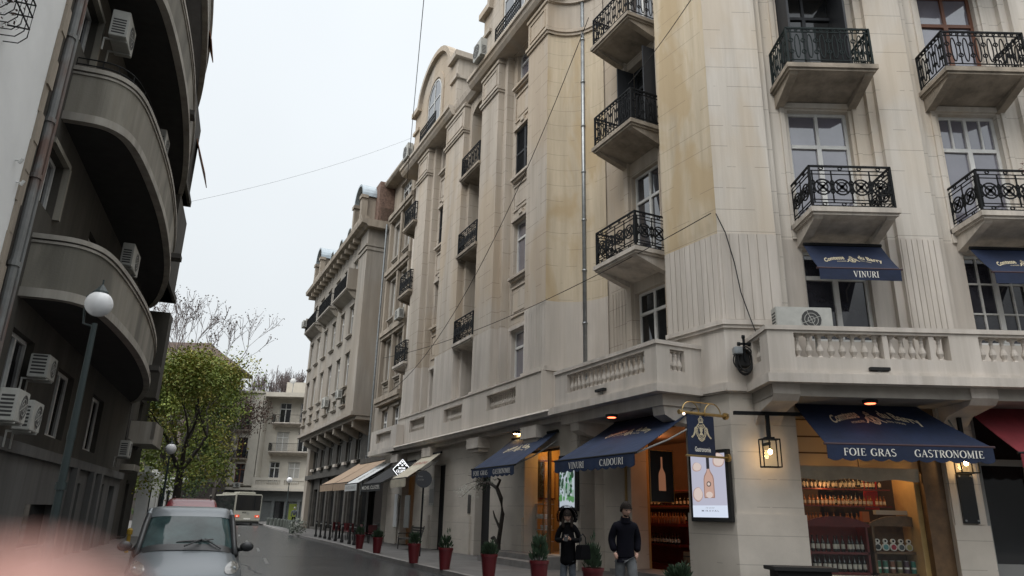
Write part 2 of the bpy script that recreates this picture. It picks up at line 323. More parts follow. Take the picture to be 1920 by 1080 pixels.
# ---------------------------------------------------------------- lettering
def arc(cx, cy, rx, ry, a0, a1, n=12): return [(cx+rx*cos(radians(a0+(a1-a0)*i/n)), cy+ry*sin(radians(a0+(a1-a0)*i/n))) for i in range(n+1)]
T, t_ = .15, .055
def _g(*strokes, w=.7): return (w, strokes)
def rnd(p): return ('c', p)
GL = {
 'I': _g(('s', [(.2, 0), (.2, 1)], T), ('h', .03, .37, 0), ('h', .03, .37, 1), w=.42),
 'V': _g(('s', [(.1, 1), (.37, 0)], T), ('s', [(.37, 0), (.64, 1)], t_), ('h', -.02, .24, 1), ('h', .52, .76, 1), w=.76),
 'N': _g(('s', [(.14, 0), (.14, 1)], t_), ('s', [(.14, 1), (.66, 0)], T), ('s', [(.66, 0), (.66, 1)], t_), ('h', .02, .26, 0), ('h', 0, .2, 1), ('h', .54, .78, 1), w=.82),
 'U': _g(('s', [(.16, 1), (.16, .3)], T), ('s', arc(.4, .3, .24, .28, 180, 360), .08), ('s', [(.64, .3), (.64, 1)], t_), ('h', .02, .3, 1), ('h', .52, .76, 1), w=.8),
 'R': _g(('s', [(.16, 0), (.16, 1)], T), ('c', arc(.3, .74, .27, .24, 90, -90)), ('s', [(.16, .98), (.32, .98)], t_), ('s', [(.16, .5), (.34, .5)], t_), ('s', [(.36, .5), (.66, .02)], T), ('h', .02, .3, 0), ('h', .56, .76, 0), w=.74),
 'C': _g(('c', arc(.4, .5, .34, .5, 50, 310)), ('s', [(.64, .98), (.64, .74)], t_), w=.72),
 'G': _g(('c', arc(.4, .5, .34, .5, 50, 300)), ('s', [(.64, .98), (.64, .74)], t_), ('s', [(.64, .04), (.64, .42)], T), ('h', .5, .76, .42), w=.8),
 'A': _g(('s', [(.06, 0), (.36, 1)], t_), ('s', [(.36, 1), (.64, 0)], T), ('s', [(.18, .36), (.54, .36)], t_), ('h', -.04, .18, 0), ('h', .5, .78, 0), w=.76),
 'D': _g(('s', [(.16, 0), (.16, 1)], T), ('c', arc(.3, .5, .4, .48, 90, -90)), ('s', [(.16, .98), (.32, .98)], t_), ('s', [(.16, .02), (.32, .02)], t_), ('h', .02, .3, 0), ('h', .02, .3, 1), w=.8),
 'O': _g(('c', arc(.42, .5, .36, .5, 0, 360, 20)), w=.84),
 'F': _g(('s', [(.16, 0), (.16, 1)], T), ('s', [(.16, .98), (.56, .98)], t_), ('s', [(.16, .52), (.44, .52)], t_), ('s', [(.56, 1), (.56, .8)], t_), ('s', [(.44, .62), (.44, .42)], t_), ('h', .02, .32, 0), w=.62),
 'E': _g(('s', [(.16, 0), (.16, 1)], T), ('s', [(.16, .98), (.56, .98)], t_), ('s', [(.16, .52), (.44, .52)], t_), ('s', [(.16, .02), (.6, .02)], t_), ('s', [(.56, 1), (.56, .8)], t_), ('s', [(.6, 0), (.6, .22)], t_), ('s', [(.44, .62), (.44, .42)], t_), w=.68),
 'S': _g(('s', arc(.3, .75, .22, .24, 40, 200, 8)+arc(.3, .26, .25, .25, 60, -150, 10)[1:], .10), w=.6),
 'T': _g(('s', [(.34, 0), (.34, 1)], T), ('s', [(.02, .98), (.66, .98)], t_), ('s', [(.03, 1), (.03, .8)], t_), ('s', [(.65, 1), (.65, .8)], t_), ('h', .2, .48, 0), w=.7),
 'M': _g(('s', [(.14, 0), (.14, 1)], t_), ('s', [(.14, 1), (.46, .05)], T), ('s', [(.46, .05), (.78, 1)], t_), ('s', [(.78, 0), (.78, 1)], T), ('h', .02, .26, 0), ('h', .64, .92, 0), ('h', .02, .2, 1), ('h', .72, .92, 1), w=.94),
 ' ': _g(w=.45),
}
def serif_polys(txt):
    """returns list of quads [(x,y)*4] and the total width, cap height 1"""
    out = []; X = 0
    def seg(a, b, wa, wb):
        dx, dy = b[0]-a[0], b[1]-a[1]; l = hypot(dx, dy) or 1; nx, ny = -dy/l, dx/l
        out.append([(X+a[0]+nx*wa/2, a[1]+ny*wa/2), (X+a[0]-nx*wa/2, a[1]-ny*wa/2), (X+b[0]-nx*wb/2, b[1]-ny*wb/2), (X+b[0]+nx*wb/2, b[1]+ny*wb/2)])
    for ch in txt:
        w, st = GL[ch]
        for s in st:
            if s[0] == 's':
                for a, b in zip(s[1], s[1][1:]): seg(a, b, s[2], s[2])
            elif s[0] == 'h': seg((s[1], s[3]), (s[2], s[3]), .05, .05)
            elif s[0] == 'c':
                n = len(s[1])
                def wd(i):
                    a, b = s[1][max(0, i-1)], s[1][min(n-1, i+1)]; l = hypot(b[0]-a[0], b[1]-a[1]) or 1
                    return .05 + .13*abs((b[1]-a[1])/l)**1.5
                for i in range(n-1): seg(s[1][i], s[1][i+1], wd(i), wd(i+1))
        X += w + .06
    return out, X
def font_polys(txt, bold=0.0, shear=0.0):
    cu = bpy.data.curves.new('t', 'FONT'); cu.body = txt; cu.size = 1.4; cu.offset = bold; cu.shear = shear; cu.resolution_u = 3
    o = bpy.data.objects.new('t', cu); C.objects.link(o); bpy.context.view_layer.update()
    dg = bpy.context.evaluated_depsgraph_get(); me = o.evaluated_get(dg).to_mesh()
    vs = [(v.co.x, v.co.y) for v in me.vertices]; ps = [[vs[i] for i in p.vertices] for p in me.polygons]
    o.evaluated_get(dg).to_mesh_clear(); bpy.data.objects.remove(o); bpy.data.curves.remove(cu)
    X = max([p[0] for q in ps for p in q] or [1]); return ps, X
def letters(mb, polys, f, z=0.0):
    """f(x,y)->world point"""
    for k, p in enumerate(polys): mb.add([f(x, y) for x, y in p], [tuple(range(len(p)))])
    return mb
def text_on(name, txt, parent, f, width, height, m='ink', serif=True, bold=.0, shear=0):
    ps, X = (serif_polys(txt) if serif else font_polys(txt, bold, shear))
    mb = MB(); letters(mb, ps, lambda x, y: f((x/X-.5)*width, y*height)); return obj(name, mb, m, parent)
# ---------------------------------------------------------------- building parts
def window(parent, fr, u0, u1, z0, z1, o, kind='cross', f='wfr', p='pane', t=.075, name='window'):
    m = MB(fr); a, b = o-.03, o+.04
    m.box(u0, u0+t, a, b, z0, z1); m.box(u1-t, u1, a, b, z0, z1); m.box(u0+t, u1-t, a, b, z0, z0+t); m.box(u0+t, u1-t, a, b, z1-t, z1)
    um = (u0+u1)/2; zt = z0+(z1-z0)*(.70 if kind != 'door' else .74)
    if kind in ('cross', 'door', 'multi'):
        m.box(u0+t, u1-t, a, b+.01, zt-t*.6, zt+t*.6); m.box(um-t*.7, um+t*.7, a, b+.012, z0+t, zt-t*.6)
        m.box(um-t*.5, um+t*.5, a, b+.008, zt+t*.6, z1-t)
    if kind == 'multi':
        for q in (.25, .75): uu = u0+(u1-u0)*q; m.box(uu-.025, uu+.025, a, b, zt+t*.6, z1-t)
    if kind == 'grid':
        m.box(um-t*.7, um+t*.7, a, b+.01, z0+t, z1-t)
        for q in (.25, .75): uu = u0+(u1-u0)*q; m.box(uu-.02, uu+.02, a, b-.005, z0+t, z1-t)
        for q in (.35, .68): zz = z0+(z1-z0)*q; m.box(u0+t, u1-t, a, b-.008, zz-.02, zz+.02)
    if kind == 'single': m.box(um-t*.6, um+t*.6, a, b+.01, z0+t, z1-t)
    w = obj(name, m, f, parent)
    g = MB(fr)
    # every pane leans a hair differently, as old glazing does
    n = 2 if kind != 'plain' else 1
    for i in range(n):
        ua = u0+t*.5+(u1-u0-t)*i/n; ub = u0+t*.5+(u1-u0-t)*(i+1)/n; j1, j2 = random.uniform(-.012, .012), random.uniform(-.012, .012)
        g.add([fr(ua, o-.01+j1, z0+t*.5), fr(ub, o-.01-j1, z0+t*.5), fr(ub, o-.01-j2, z1-t*.5), fr(ua, o-.01+j2, z1-t*.5)], [(0, 1, 2, 3)])
        g.add([fr(ua, o-.05, z0+t*.5), fr(ub, o-.05, z0+t*.5), fr(ub, o-.05, z1-t*.5), fr(ua, o-.05, z1-t*.5)], [(0, 1, 2, 3)])
    obj('pane', g, p, w)
    return w
def shutter(parent, fr, u0, u1, z0, z1, o, open_=0.0):
    m = MB(fr); um = (u0+u1)/2
    for a, b in ((u0, um-.01), (um+.01, u1)):
        m.box(a, a+.07, o, o+.05, z0, z1); m.box(b-.07, b, o, o+.05, z0, z1); m.box(a+.07, b-.07, o, o+.05, z0, z0+.09); m.box(a+.07, b-.07, o, o+.05, z1-.09, z1); zm = (z0+z1)/2
        m.box(a+.07, b-.07, o, o+.05, zm-.04, zm+.04); n = int((z1-z0)/.085)
        for i in range(1, n):
            z = z0+.09+(z1-z0-.18)*i/n
            m.prism([(o+.002, z+.03), (o+.012, z+.035), (o+.045, z-.02), (o+.035, z-.025)], a+.07, b-.07, 'u')
        m.box(a+.07, b-.07, o-.012, o, z0+.05, z1-.05)
    return obj('shutter', m, 'shut', parent)
def bar(m, P, s0, t0, s1, t1, w=.024, d=.012):
    dx, dy = s1-s0, t1-t0; l = hypot(dx, dy) or 1; nx, ny = -dy/l*w/2, dx/l*w/2
    c = [(s0+nx, t0+ny), (s1+nx, t1+ny), (s1-nx, t1-ny), (s0-nx, t0-ny)]
    m.add([P(x, y, -d) for x, y in c]+[P(x, y, d) for x, y in c], [(0, 1, 2, 3), (7, 6, 5, 4), (0, 4, 5, 1), (1, 5, 6, 2), (2, 6, 7, 3), (3, 7, 4, 0)])
def ring(m, P, cx, cy, rx, ry, w=.022, n=12, a0=0, a1=360):
    p = arc(cx, cy, rx, ry, a0, a1, n)
    for a, b in zip(p, p[1:]): bar(m, P, a[0], a[1], b[0], b[1], w)
def rail_panel(m, P, L, h, style):
    bar(m, P, 0, h, L, h, .05, .02); bar(m, P, 0, .05, L, .05, .03)
    for s in (0.02, L-.02): bar(m, P, s, 0, s, h, .05, .02)
    if style == 'oval':
        bar(m, P, 0, h-.12, L, h-.12); bar(m, P, 0, .14, L, .14)
        n = max(2, round((L-.1)/.17)); st = (L-.1)/n; hh = h-.26
        for i in range(n):
            c = .05+st*(i+.5)
            if i % 2: ring(m, P, c, .14+hh*.5, st*.42, hh*.42, n=14)
            else:
                bar(m, P, c, .14, c, h-.12); ring(m, P, c, .14+hh*.3, st*.36, st*.36, n=8); ring(m, P, c, .14+hh*.7, st*.36, st*.36, n=8)
            ring(m, P, c, h-.06, .035, .035, n=6)
    elif style == 'circ':
        for t in (.14, .22, h-.22, h-.12): bar(m, P, 0, t, L, t, .02)
        n = max(1, round((L-.2)/.46)); st = (L-.16)/n; c2 = .22+(h-.44)/2; R = min(.21, (h-.44)/2)
        for i in range(n):
            c = .08+st*(i+.5)
            ring(m, P, c, c2, R, R, .035, 14); ring(m, P, c, c2, R*.62, R*.62, .022, 10)
            for k in range(4): bar(m, P, c, c2, c+R*cos(pi/4+k*pi/2), c2+R*sin(pi/4+k*pi/2), .05)
            ring(m, P, c, c2, .035, .035, .05, 6)
            ring(m, P, c, .10, .05, .04, .02, 6); ring(m, P, c, h-.06, .05, .04, .02, 6)
        for i in range(n+1):
            c = min(max(.08+st*i, .06), L-.06); bar(m, P, c, .14, c, h-.12, .03); ring(m, P, c, c2+.12, .045, .06, .025, 6); ring(m, P, c, c2-.12, .045, .06, .025, 6)
    else:
        n = max(2, round(L/.13))
        for i in range(1, n): bar(m, P, L*i/n, .05, L*i/n, h, .018)
        if style == 'scroll':
            for i in range(n): ring(m, P, L*(i+.5)/n, h*.5, .05, .12, .02, 8); ring(m, P, L*(i+.5)/n, h*.8, .04, .05, .02, 6)
def railing(parent, fr, u0, u1, ow, of, z0, z1, style, m='iron', name='railing', left=True, right=True):
    q = MB(fr); h = z1-z0; ii = .02
    rail_panel(q, lambda s, t, d: fr(u0+s, of-ii+d, z0+t), u1-u0, h, style)
    if right: rail_panel(q, lambda s, t, d: fr(u1-ii+d, ow+s, z0+t), of-ow-ii, h, style)
    if left: rail_panel(q, lambda s, t, d: fr(u0+ii+d, ow+s, z0+t), of-ow-ii, h, style)
    return obj(name, q, m, parent)
def balcony(parent, fr, u0, u1, ow, of, zt, h=1.1, style='oval', m='slab', rm='iron', drop=.42, th=.13):
    q = MB(fr)
    q.box(u0, u1, ow, of, zt-th, zt); q.box(u0+.05, u1-.05, ow, of-.05, zt-th-.07, zt-th)
    zz = zt-th-.07
    q.prism([(ow, zz), (of-.12, zz), (of-.2, zz-.03), (ow, zz-drop*.55)], u0+.32, u1-.32, 'u')
    for a, b in ((u0+.1, u0+.32), (u1-.32, u1-.1)):
        q.prism([(ow, zz), (of-.1, zz), (of-.16, zz-.07), (ow+.25*(of-ow), zz-drop*.8), (ow, zz-drop)], a, b, 'u')
    s = obj('balcony', q, m, parent)
    railing(s, fr, u0+.07, u1-.07, ow, of-.07, zt, zt+h, style, rm)
    return s
_bal = {}
def balusters(parent, fr, u0, u1, o, z0, z1, n, m='low'):
    key = (round(z1-z0, 3), m); h = z1-z0
    for i in range(n):
        c = fr(u0+(u1-u0)*(i+.5)/n, o, z0)
        if key not in _bal:
            q = MB(); r = .078
            q.lathe([(r, 0), (r, .06*h)], n=4, sq=True)
            q.lathe([(r*.8, .06*h), (r*.5, .1*h), (r*.62, .16*h), (r*1.05, .3*h), (r*.95, .4*h), (r*.5, .56*h), (r*.42, .7*h), (r*.6, .78*h), (r*.45, .82*h), (r*.75, .92*h)], n=10)
            q.lathe([(r, .92*h), (r, h)], n=4, sq=True)
            b = obj('baluster', q, m, None); _bal[key] = b.data
        else:
            b = bpy.data.objects.new('baluster', _bal[key]); C.objects.link(b)
        b.parent = parent; b.location = c-org(parent); b.rotation_euler.z = atan2(fr.d.y, fr.d.x)
def fluted(m, fr, u0, u1, o, z0, z1, n=6, gap=.022, d=.02):
    st = (u1-u0)/n
    for i in range(n): m.box(u0+st*i+gap/2, u0+st*(i+1)-gap/2, o, o+d, z0+.03, z1)
def capital(m, fr, u0, u1, o, z0, z1):
    m.box(u0-.05, u1+.05, o-.3, o+.07, z0, z0+.12); m.box(u0-.09, u1+.09, o-.3, o+.12, z0+.12, z0+.24)
    m.box(u0-.02, u1+.02, o-.3, o+.03, z0+.24, z1-.14); m.box(u0-.07, u1+.07, o-.3, o+.09, z1-.14, z1)
    a, b, c, d = u0+.16, u1-.16, z0+.42, z1-.32
    for r in ((a, b, c, c+.05), (a, b, d-.05, d), (a, a+.05, c+.05, d-.05), (b-.05, b, c+.05, d-.05)): m.box(r[0], r[1], o+.03, o+.065, r[2], r[3])
def relief(m, fr, u0, u1, z0, z1, o):
    for r in ((u0, u1, z0, z0+.06), (u0, u1, z1-.06, z1), (u0, u0+.06, z0+.06, z1-.06), (u1-.06, u1, z0+.06, z1-.06)): m.box(r[0], r[1], o, o+.05, r[2], r[3])
    m.box(u0+.22, u1-.22, o, o+.025, z0+.2, z1-.2)
def sill(m, fr, u0, u1, z, o): m.box(u0-.12, u1+.12, o, o+.2, z-.1, z); m.box(u0-.06, u1+.06, o, o+.12, z-.19, z-.1)

# ================================================================ THE CORNER BUILDING
bld = thing('apartment_building', FB(5.27, 0, 0), 'large cream and beige corner apartment building with wrought iron balconies above the lit blue-awning shop', 'building')
bld.empty_display_size = 1
ZL, ZP = 4.49, 5.80         # ledge, terrace parapet top
def P(name, mb, m, **k): return obj(name, mb, m, bld, **k)
zTop = 21.2
# ---- street side (FA): recessed bay wall, main wall, loggia
bayw = (16.0, 17.55)
lev = [(6.0, 8.30), (9.15, 12.35), (13.35, 16.5), (17.2, 20.5)]
w = MB(FA); w.wall(14.9, 20.0, ZL+.2, zTop, -1.6, -1.95, [(bayw[0], bayw[1], a, b) for a, b in lev]); P('wall', w, 'up')
m = MB(FA); m.box(16.3-.35, 16.3-.3, -1.6, -1.5, 8.7, 12.6); m.box(17.6, 17.85, -1.6, -1.48, ZL+.2, zTop); m.box(15.65, 15.9, -1.6, -1.48, ZL+.2, zTop)
fluted(m, FA, 17.9, 18.9, -1.6, 6.3, 8.6, 6); P('pilaster', m, 'up')
for i, (a, b) in enumerate(lev):
    if i == 2: 
        window(bld, FA, bayw[0], bayw[1], a, b, -1.9, 'door', 'shut', 'paned')
    else: window(bld, FA, bayw[0], bayw[1], a, b, -1.8, 'cross', 'wfr', 'pane' if i else 'paned')
mm = MB(FA)
for s in (-1, 1):   # open black shutter leaves of the second balcony
    u = bayw[0]+.02 if s < 0 else bayw[1]-.07
    mm.box(u, u+.05, -1.78, -1.1, 13.4, 16.4)
P('shutter', mm, 'shut')
for zt, st in ((9.1, 'circ'), (13.3, 'oval'), (17.25, 'oval')):
    balcony(bld, FA, 15.7, 17.95, -1.6, -.3, zt, 1.12, st, 'slabc' if zt < 10 else 'slab')
# concave return between the main block and the recessed bay
def curve_pts(r, n=10):
    return [(19.0+(1.5+r)*cos(pi/2*k/n), -(1.55+r)*sin(pi/2*k/n)) for k in range(n+1)]
for nm, z0, z1, mt in (('curved_wall', 8.62, 19.5, 'och'), ('curved_wall', ZL+.2, 6.2, 'low'), ('curved_wall', 19.5, zTop, 'up')):
    m = MB(FA); cp = curve_pts(0); m.grid([[FA(u, o, z) for u, o in cp] for z in (z0, z1)])
    P(nm, m, mt, smooth=True)
m = MB(FA); cp = curve_pts(0, 12)
for i in range(12):
    (a, b), (c, d) = cp[i], cp[i+1]; du, do = c-a, d-b; l = hypot(du, do); nx, ny = do/l, -du/l
    q = [(a+du*.08, b+do*.08), (a+du*.92, b+do*.92)]; k = -.04
    m.add([FA(x+k*nx*s, y+k*ny*s, z) for s in (0, 1) for z in (6.33, 8.62) for x, y in q], [(0, 1, 3, 2), (4, 6, 7, 5), (0, 4, 5, 1), (2, 3, 7, 6), (0, 2, 6, 4), (1, 5, 7, 3)])
m.grid([[FA(u, o, z) for u, o in curve_pts(0.0)] for z in (6.2, 8.62)]); P('fluted_panel', m, 'low')
for z0, z1, r in ((6.18, 6.34, -.10), (19.5, 19.62, -.07), (19.62, 19.75, -.12), (21.0, 21.15, -.1)):
    m = MB(FA); A1 = curve_pts(0); A2 = curve_pts(r)
    m.grid([[FA(u, o, z0) for u, o in A1], [FA(u, o, z0) for u, o in A2], [FA(u, o, z1) for u, o in A2], [FA(u, o, z1) for u, o in A1]]); P('moulding', m, 'low' if z0 < 9 else 'up')
# tower at the corner: street face, square face
LB = 6.78
def tower_corner(z0, z1, m):
    q = MB(); a, b = FA(15.0, -.8, 0), FA(12.9, -.8, 0); c = Vector((5.27, 17.0, 0)); d = Vector((LB, 17.0, 0))
    a2 = FA(15.0, -1.8, 0); d2 = Vector((LB, 18.0, 0))
    ps = [a2, a, c, d, d2]
    q.add([p+Vector((0, 0, z)) for z in (z0, z1) for p in ps], [(i, i+1, 6+i, 5+i) for i in range(4)]+[(0, 5, 9, 4), (0, 1, 2, 3, 4), (5, 6, 7, 8, 9)]); return q
cA, cB = Vector(FA(15.0, -.8, 0)), Vector((5.27, 17.0, 0))
FT = Fr((0, 0), 0, 1); FT.o = cB.copy(); FT.d = (cA-cB).normalized(); FT.n = Vector((FT.d.y, -FT.d.x, 0)); 
if FT.n.dot(Vector((-1, -1, 0))) < 0: FT.n = -FT.n
TL = (cA-cB).length
q = MB(); q.add([FT(u, 0.0, z) for u, z in ((0, 8.62), (TL, 8.62), (TL, zTop+3), (0, zTop+3))], [(0, 1, 2, 3)]); q.add([FT(TL, o, z) for o, z in ((0, 8.62), (-1.2, 8.62), (-1.2, zTop+3), (0, zTop+3))], [(0, 1, 2, 3)]); P('corner_pier', q, 'och')
q = MB(FB); q.box(5.27, LB, -1, -.004, 8.62, zTop+3); P('corner_pier', q, 'upb')
P('corner_pier', tower_corner(ZL+.2, 8.62, None), 'low')
m = MB(FT); fluted(m, FT, .03, TL-.03, 0, 6.3, 8.62, 10); P('fluted_panel', m, 'low')
m = MB(FB); fluted(m, FB, 5.33, LB-.03, 0, 6.3, 8.62, 6); P('fluted_panel', m, 'low')
for z0, z1, e_ in ((6.18, 6.3, .1), (6.10, 6.18, .06), (5.02-.5, 4.72, .16), (ZL, 4.55, .1)):
    m = MB(FT); m.prism([(-.0, 0), (TL, 0), (TL, e_), (-e_*.55, e_), (-.02, .0)], z0, z1, 'z'); P('moulding', m, 'low')
    m = MB(FB); m.prism([(5.27-e_*.75, e_*.9), (LB, e_), (LB, 0), (5.27, -.003)], z0-.002, z1+.002, 'z'); P('moulding', m, 'low')
# main block: pilasters
pils = [(20.5, 22.1), (25.0, 26.8), (29.0, 31.45), (34.25, 35.95)]
for i, (a, b) in enumerate(pils):
    m = MB(FA)
    m.box(a, b, -1.3, 0, 8.62, zTop); 
    if i: m.box(a-.32, a, -1.3, -.28, 8.62, zTop)
    m.box(b, b+.32, -1.3, -.28, 8.62, zTop); capital(m, FA, a, b, 0, 19.5, 21.1)
    P('pilaster', m, 'up')
    m = MB(FA); m.box(a, b, -1.3, 0, ZL+.2, 8.62); m.box(b, b+.32, -1.3, -.28, ZL+.2, 8.62)
    if i: m.box(a-.32, a, -1.3, -.28, ZL+.2, 8.62)
    fluted(m, FA, a+.03, b-.03, 0, 6.32, 8.62, 8)
    m.box(a-.06, b+.06, -.2, .09, 6.18, 6.32); P('pilaster_base', m, 'low')
# window bays and the loggia
for (a, b, wu) in ((22.1, 25.0, (22.75, 24.35)), (31.45, 34.25, (32.1, 33.6))):
    wn = [(6.2, 8.4), (10.6, 13.0), (15.0, 17.25), (19.4, 21.1)]
    m = MB(FA); m.wall(a, b, 8.62, zTop, -.6, -.95, [(wu[0], wu[1], p, q_) for p, q_ in wn[1:]]); 
    m.box(a, b, -1.0, -.5, 21.12, zTop+.02)
    for p, q_ in wn[1:]: sill(m, FA, wu[0], wu[1], p, -.6)
    for z0, z1 in ((8.95, 10.2), (13.5, 14.65), (17.7, 19.0)): relief(m, FA, wu[0]-.05, wu[1]+.05, z0, z1, -.6)
    for p, q_ in wn[1:3]: m.box(wu[0]-.1, wu[1]+.1, -.6, -.5, q_+.02, q_+.16); m.box((wu[0]+wu[1])/2-.15, (wu[0]+wu[1])/2+.15, -.6, -.45, q_+.16, q_+.34)
    P('bay_wall', m, 'up')
    m = MB(FA); m.wall(a, b, ZL+.2, 8.62, -.6, -.95, [(wu[0], wu[1], 6.2, 8.4)]); m.box(wu[0]-.1, wu[1]+.1, -.6, -.5, 8.42, 8.55); P('bay_wall', m, 'low')
    for k, (p, q_) in enumerate(wn):
        if k == 2: shutter(bld, FA, wu[0], wu[1], p, q_, -.68)
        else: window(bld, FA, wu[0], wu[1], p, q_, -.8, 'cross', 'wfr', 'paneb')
        if k == 2 and a > 30: pass
a, b = 26.8, 29.0
m = MB(FA); m.wall(a, b, ZL+.2, zTop, -2.0, -2.2, [(a+.35, b-.35, p, p+2.6) for p in (4.7, 8.75, 12.95, 16.9)])
m.box(a-.35, a, -2.2, -1.2, ZL+.2, zTop); m.box(b, b+.35, -2.2, -1.2, ZL+.2, zTop)
arch_pts = [(a, 19.6)]+[(a+1.1-1.1*cos(pi*k/14), 19.6+1.1*sin(pi*k/14)) for k in range(15)]+[(b, 19.6), (b, zTop), (a, zTop)]
m.prism(arch_pts, -.9, -.3, 'o'); P('loggia', m, 'up')
for z in (8.75, 12.95, 16.9):
    window(bld, FA, a+.35, b-.35, z, z+2.6, -2.1, 'door', 'gfr', 'paned')
    balcony(bld, FA, a-.05, b+.05, -2.0, .12, z, 1.05, 'oval' if z > 16 else 'circ', 'slabc' if z < 9 else 'slab')
window(bld, FA, a+.35, b-.35, 4.8, 7.3, -2.1, 'door', 'gfr', 'paned')
# end bay with its three narrow balconies
m = MB(FA); m.wall(35.95, 38.4, ZL+.2, zTop, -1.4, -1.7, [(36.5, 37.8, p, p+2.7) for p in (5.0, 9.2, 13.2, 17.3)]); m.box(38.2, 38.5, -2.4, -.7, ZL+.2, zTop); P('wall', m, 'upb')
for z in (5.0, 9.2, 13.2, 17.3):
    window(bld, FA, 36.5, 37.8, z, z+2.7, -1.6, 'cross', 'wfr', 'paned')
    if z > 6: balcony(bld, FA, 35.6, 37.6, -1.4, .25, z, 1.15, 'circ' if z < 15 else 'oval', 'slabc' if z < 10 else 'slab')
# parapet of the first floor with balustrade openings, ledge, brackets
ops = [(22.35, 24.85), (27.3, 29.4), (31.9, 34.1)]
m = MB(FA); m.wall(20.45, 36.0, ZL+.2, 6.14, .16, -.25, [(p, q_, 5.32, 5.9) for p, q_ in ops]); m.box(20.45, 36.0, -.27, .2, 6.14, 6.19)
par = P('balustrade', m, 'low')
for k, (p, q_) in enumerate(ops): balusters(par, FA, p, q_, -.04, 5.32, 5.9, (13, 12, 12)[k])
m = MB(FA)
m.prism([(-.6, ZL+.2), (.62, ZL+.2), (.66, ZL+.14), (.60, ZL+.08), (.56, ZL), (-.6, ZL)], 19.0, 36.4, 'u')
m.box(19.0, 36.3, -.6, .30, ZL-.16, ZL-.003); P('ledge', m, 'low')
for u in (20.7, 25.3, 30.5, 35.2):
    m = MB(FA); m.box(u-.55, u+.55, -.05, .5, ZL-.55, ZL-.163); m.box(u-.45, u+.45, -.05, .42, ZL-.68, ZL-.55); P('bracket', m, 'low')
# terrace of the recessed bay
tu0, tu1, to = 13.85, 18.9, .55
m = MB(FA); m.box(tu0-.15, tu1+.2, -1.6, to+.1, ZL, ZL+.2); m.box(tu0-.05, tu1+.1, -1.6, to, ZL+.2, ZL+.26)
m.box(tu0+.1, tu1, -1.6, to-.25, ZL-.28, ZL-.003); P('terrace_slab', m, 'low')
m = MB(FA); m.wall(tu0, tu1, ZL+.26, ZP-.1, to-.04, to-.34, [(tu0+.5, tu1-.7, 5.05, 5.6)]); m.box(tu0-.04, tu1+.04, to-.38, to+.0, ZP-.1, ZP)
FR = Fr((0, 0), 0, 1); FR.o = FA(tu0, 0, 0); FR.d = FA.n.copy(); FR.n = -FA.d
m2 = MB(FR); m2.wall(-1.5, to-.34, ZL+.26, ZP-.1, .0, -.28, [(-.35, .1, 5.05, 5.6)]); m2.box(-1.5, to-.38, -.3, .04, ZP-.1, ZP)
ter = P('balustrade', m, 'low'); t2 = P('balustrade', m2, 'low')
balusters(ter, FA, tu0+.5, tu1-.7, to-.19, 5.05, 5.6, 18); balusters(t2, FR, -.35, .1, -.14, 5.05, 5.6, 3)
m = MB(FA)
for u in (14.2, 18.2): m.prism([(-1.0, ZL-.28), (to-.3, ZL-.28), (to-.34, ZL-.5), (to-.6, ZL-.62), (-.5, ZL-.7), (-1.0, ZL-.7)], u-.2, u+.25, 'u')
P('bracket', m, 'low')
# terrace on the square side
bx0, bx1, bo = 5.78, 16.5, 1.5
m = MB(FB); m.box(bx0-.1, bx1, -.5, bo+.1, ZL, ZL+.2); m.box(bx0-.03, bx1, -.5, bo+.03, ZL+.2, ZL+.27); P('terrace_slab', m, 'low')
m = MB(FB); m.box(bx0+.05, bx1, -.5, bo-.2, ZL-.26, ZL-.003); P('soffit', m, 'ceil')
bops = [(6.38, 9.88), (10.55, 14.0)]
m = MB(FB); m.wall(bx0, bx1, ZL+.27, ZP-.1, bo-.04, bo-.32, [(p, q_, 5.08, 5.64) for p, q_ in bops]); m.box(bx0-.04, bx1, bo-.35, bo, ZP-.1, ZP+.003)
for p in (8.45, 9.5): m.box(p-.06, p+.06, bo-.3, bo-.07, 5.08, 5.64)
bal = P('balustrade', m, 'low')
for p, q_, n in ((6.38, 8.39, 9), (8.51, 9.44, 4), (9.56, 9.88, 1)): pass
balusters(bal, FB, 6.38, 8.39, bo-.19, 5.08, 5.64, 8); balusters(bal, FB, 8.51, 9.44, bo-.19, 5.08, 5.64, 4); balusters(bal, FB, 9.56, 9.88, bo-.19, 5.08, 5.64, 1); balusters(bal, FB, 10.55, 14.0, bo-.19, 5.08, 5.64, 14)
F2 = Fr((0, 0), 0, 1); F2.o = FB(bx0, 0, 0); F2.d = FB.n.copy(); F2.n = Vector((-1, 0, 0))
m = MB(F2); m.wall(0, bo-.32, ZL+.27, ZP-.1, 0, -.28, [(.45, .95, 5.08, 5.64)]); m.box(0, bo-.36, -.3, .04, ZP-.1, ZP)
b2 = P('balustrade', m, 'low'); balusters(b2, F2, .45, .95, -.14, 5.08, 5.64, 3)
for u in (6.15, 10.55, 14.9):
    m = MB(FB); m.prism([(0, ZL-.003), (bo-.15, ZL-.003), (bo-.15, ZL-.22), (bo-.3, ZL-.36), (.35, ZL-.5), (0, ZL-.75)], u-.3, u+.3, 'u'); P('bracket', m, 'low')
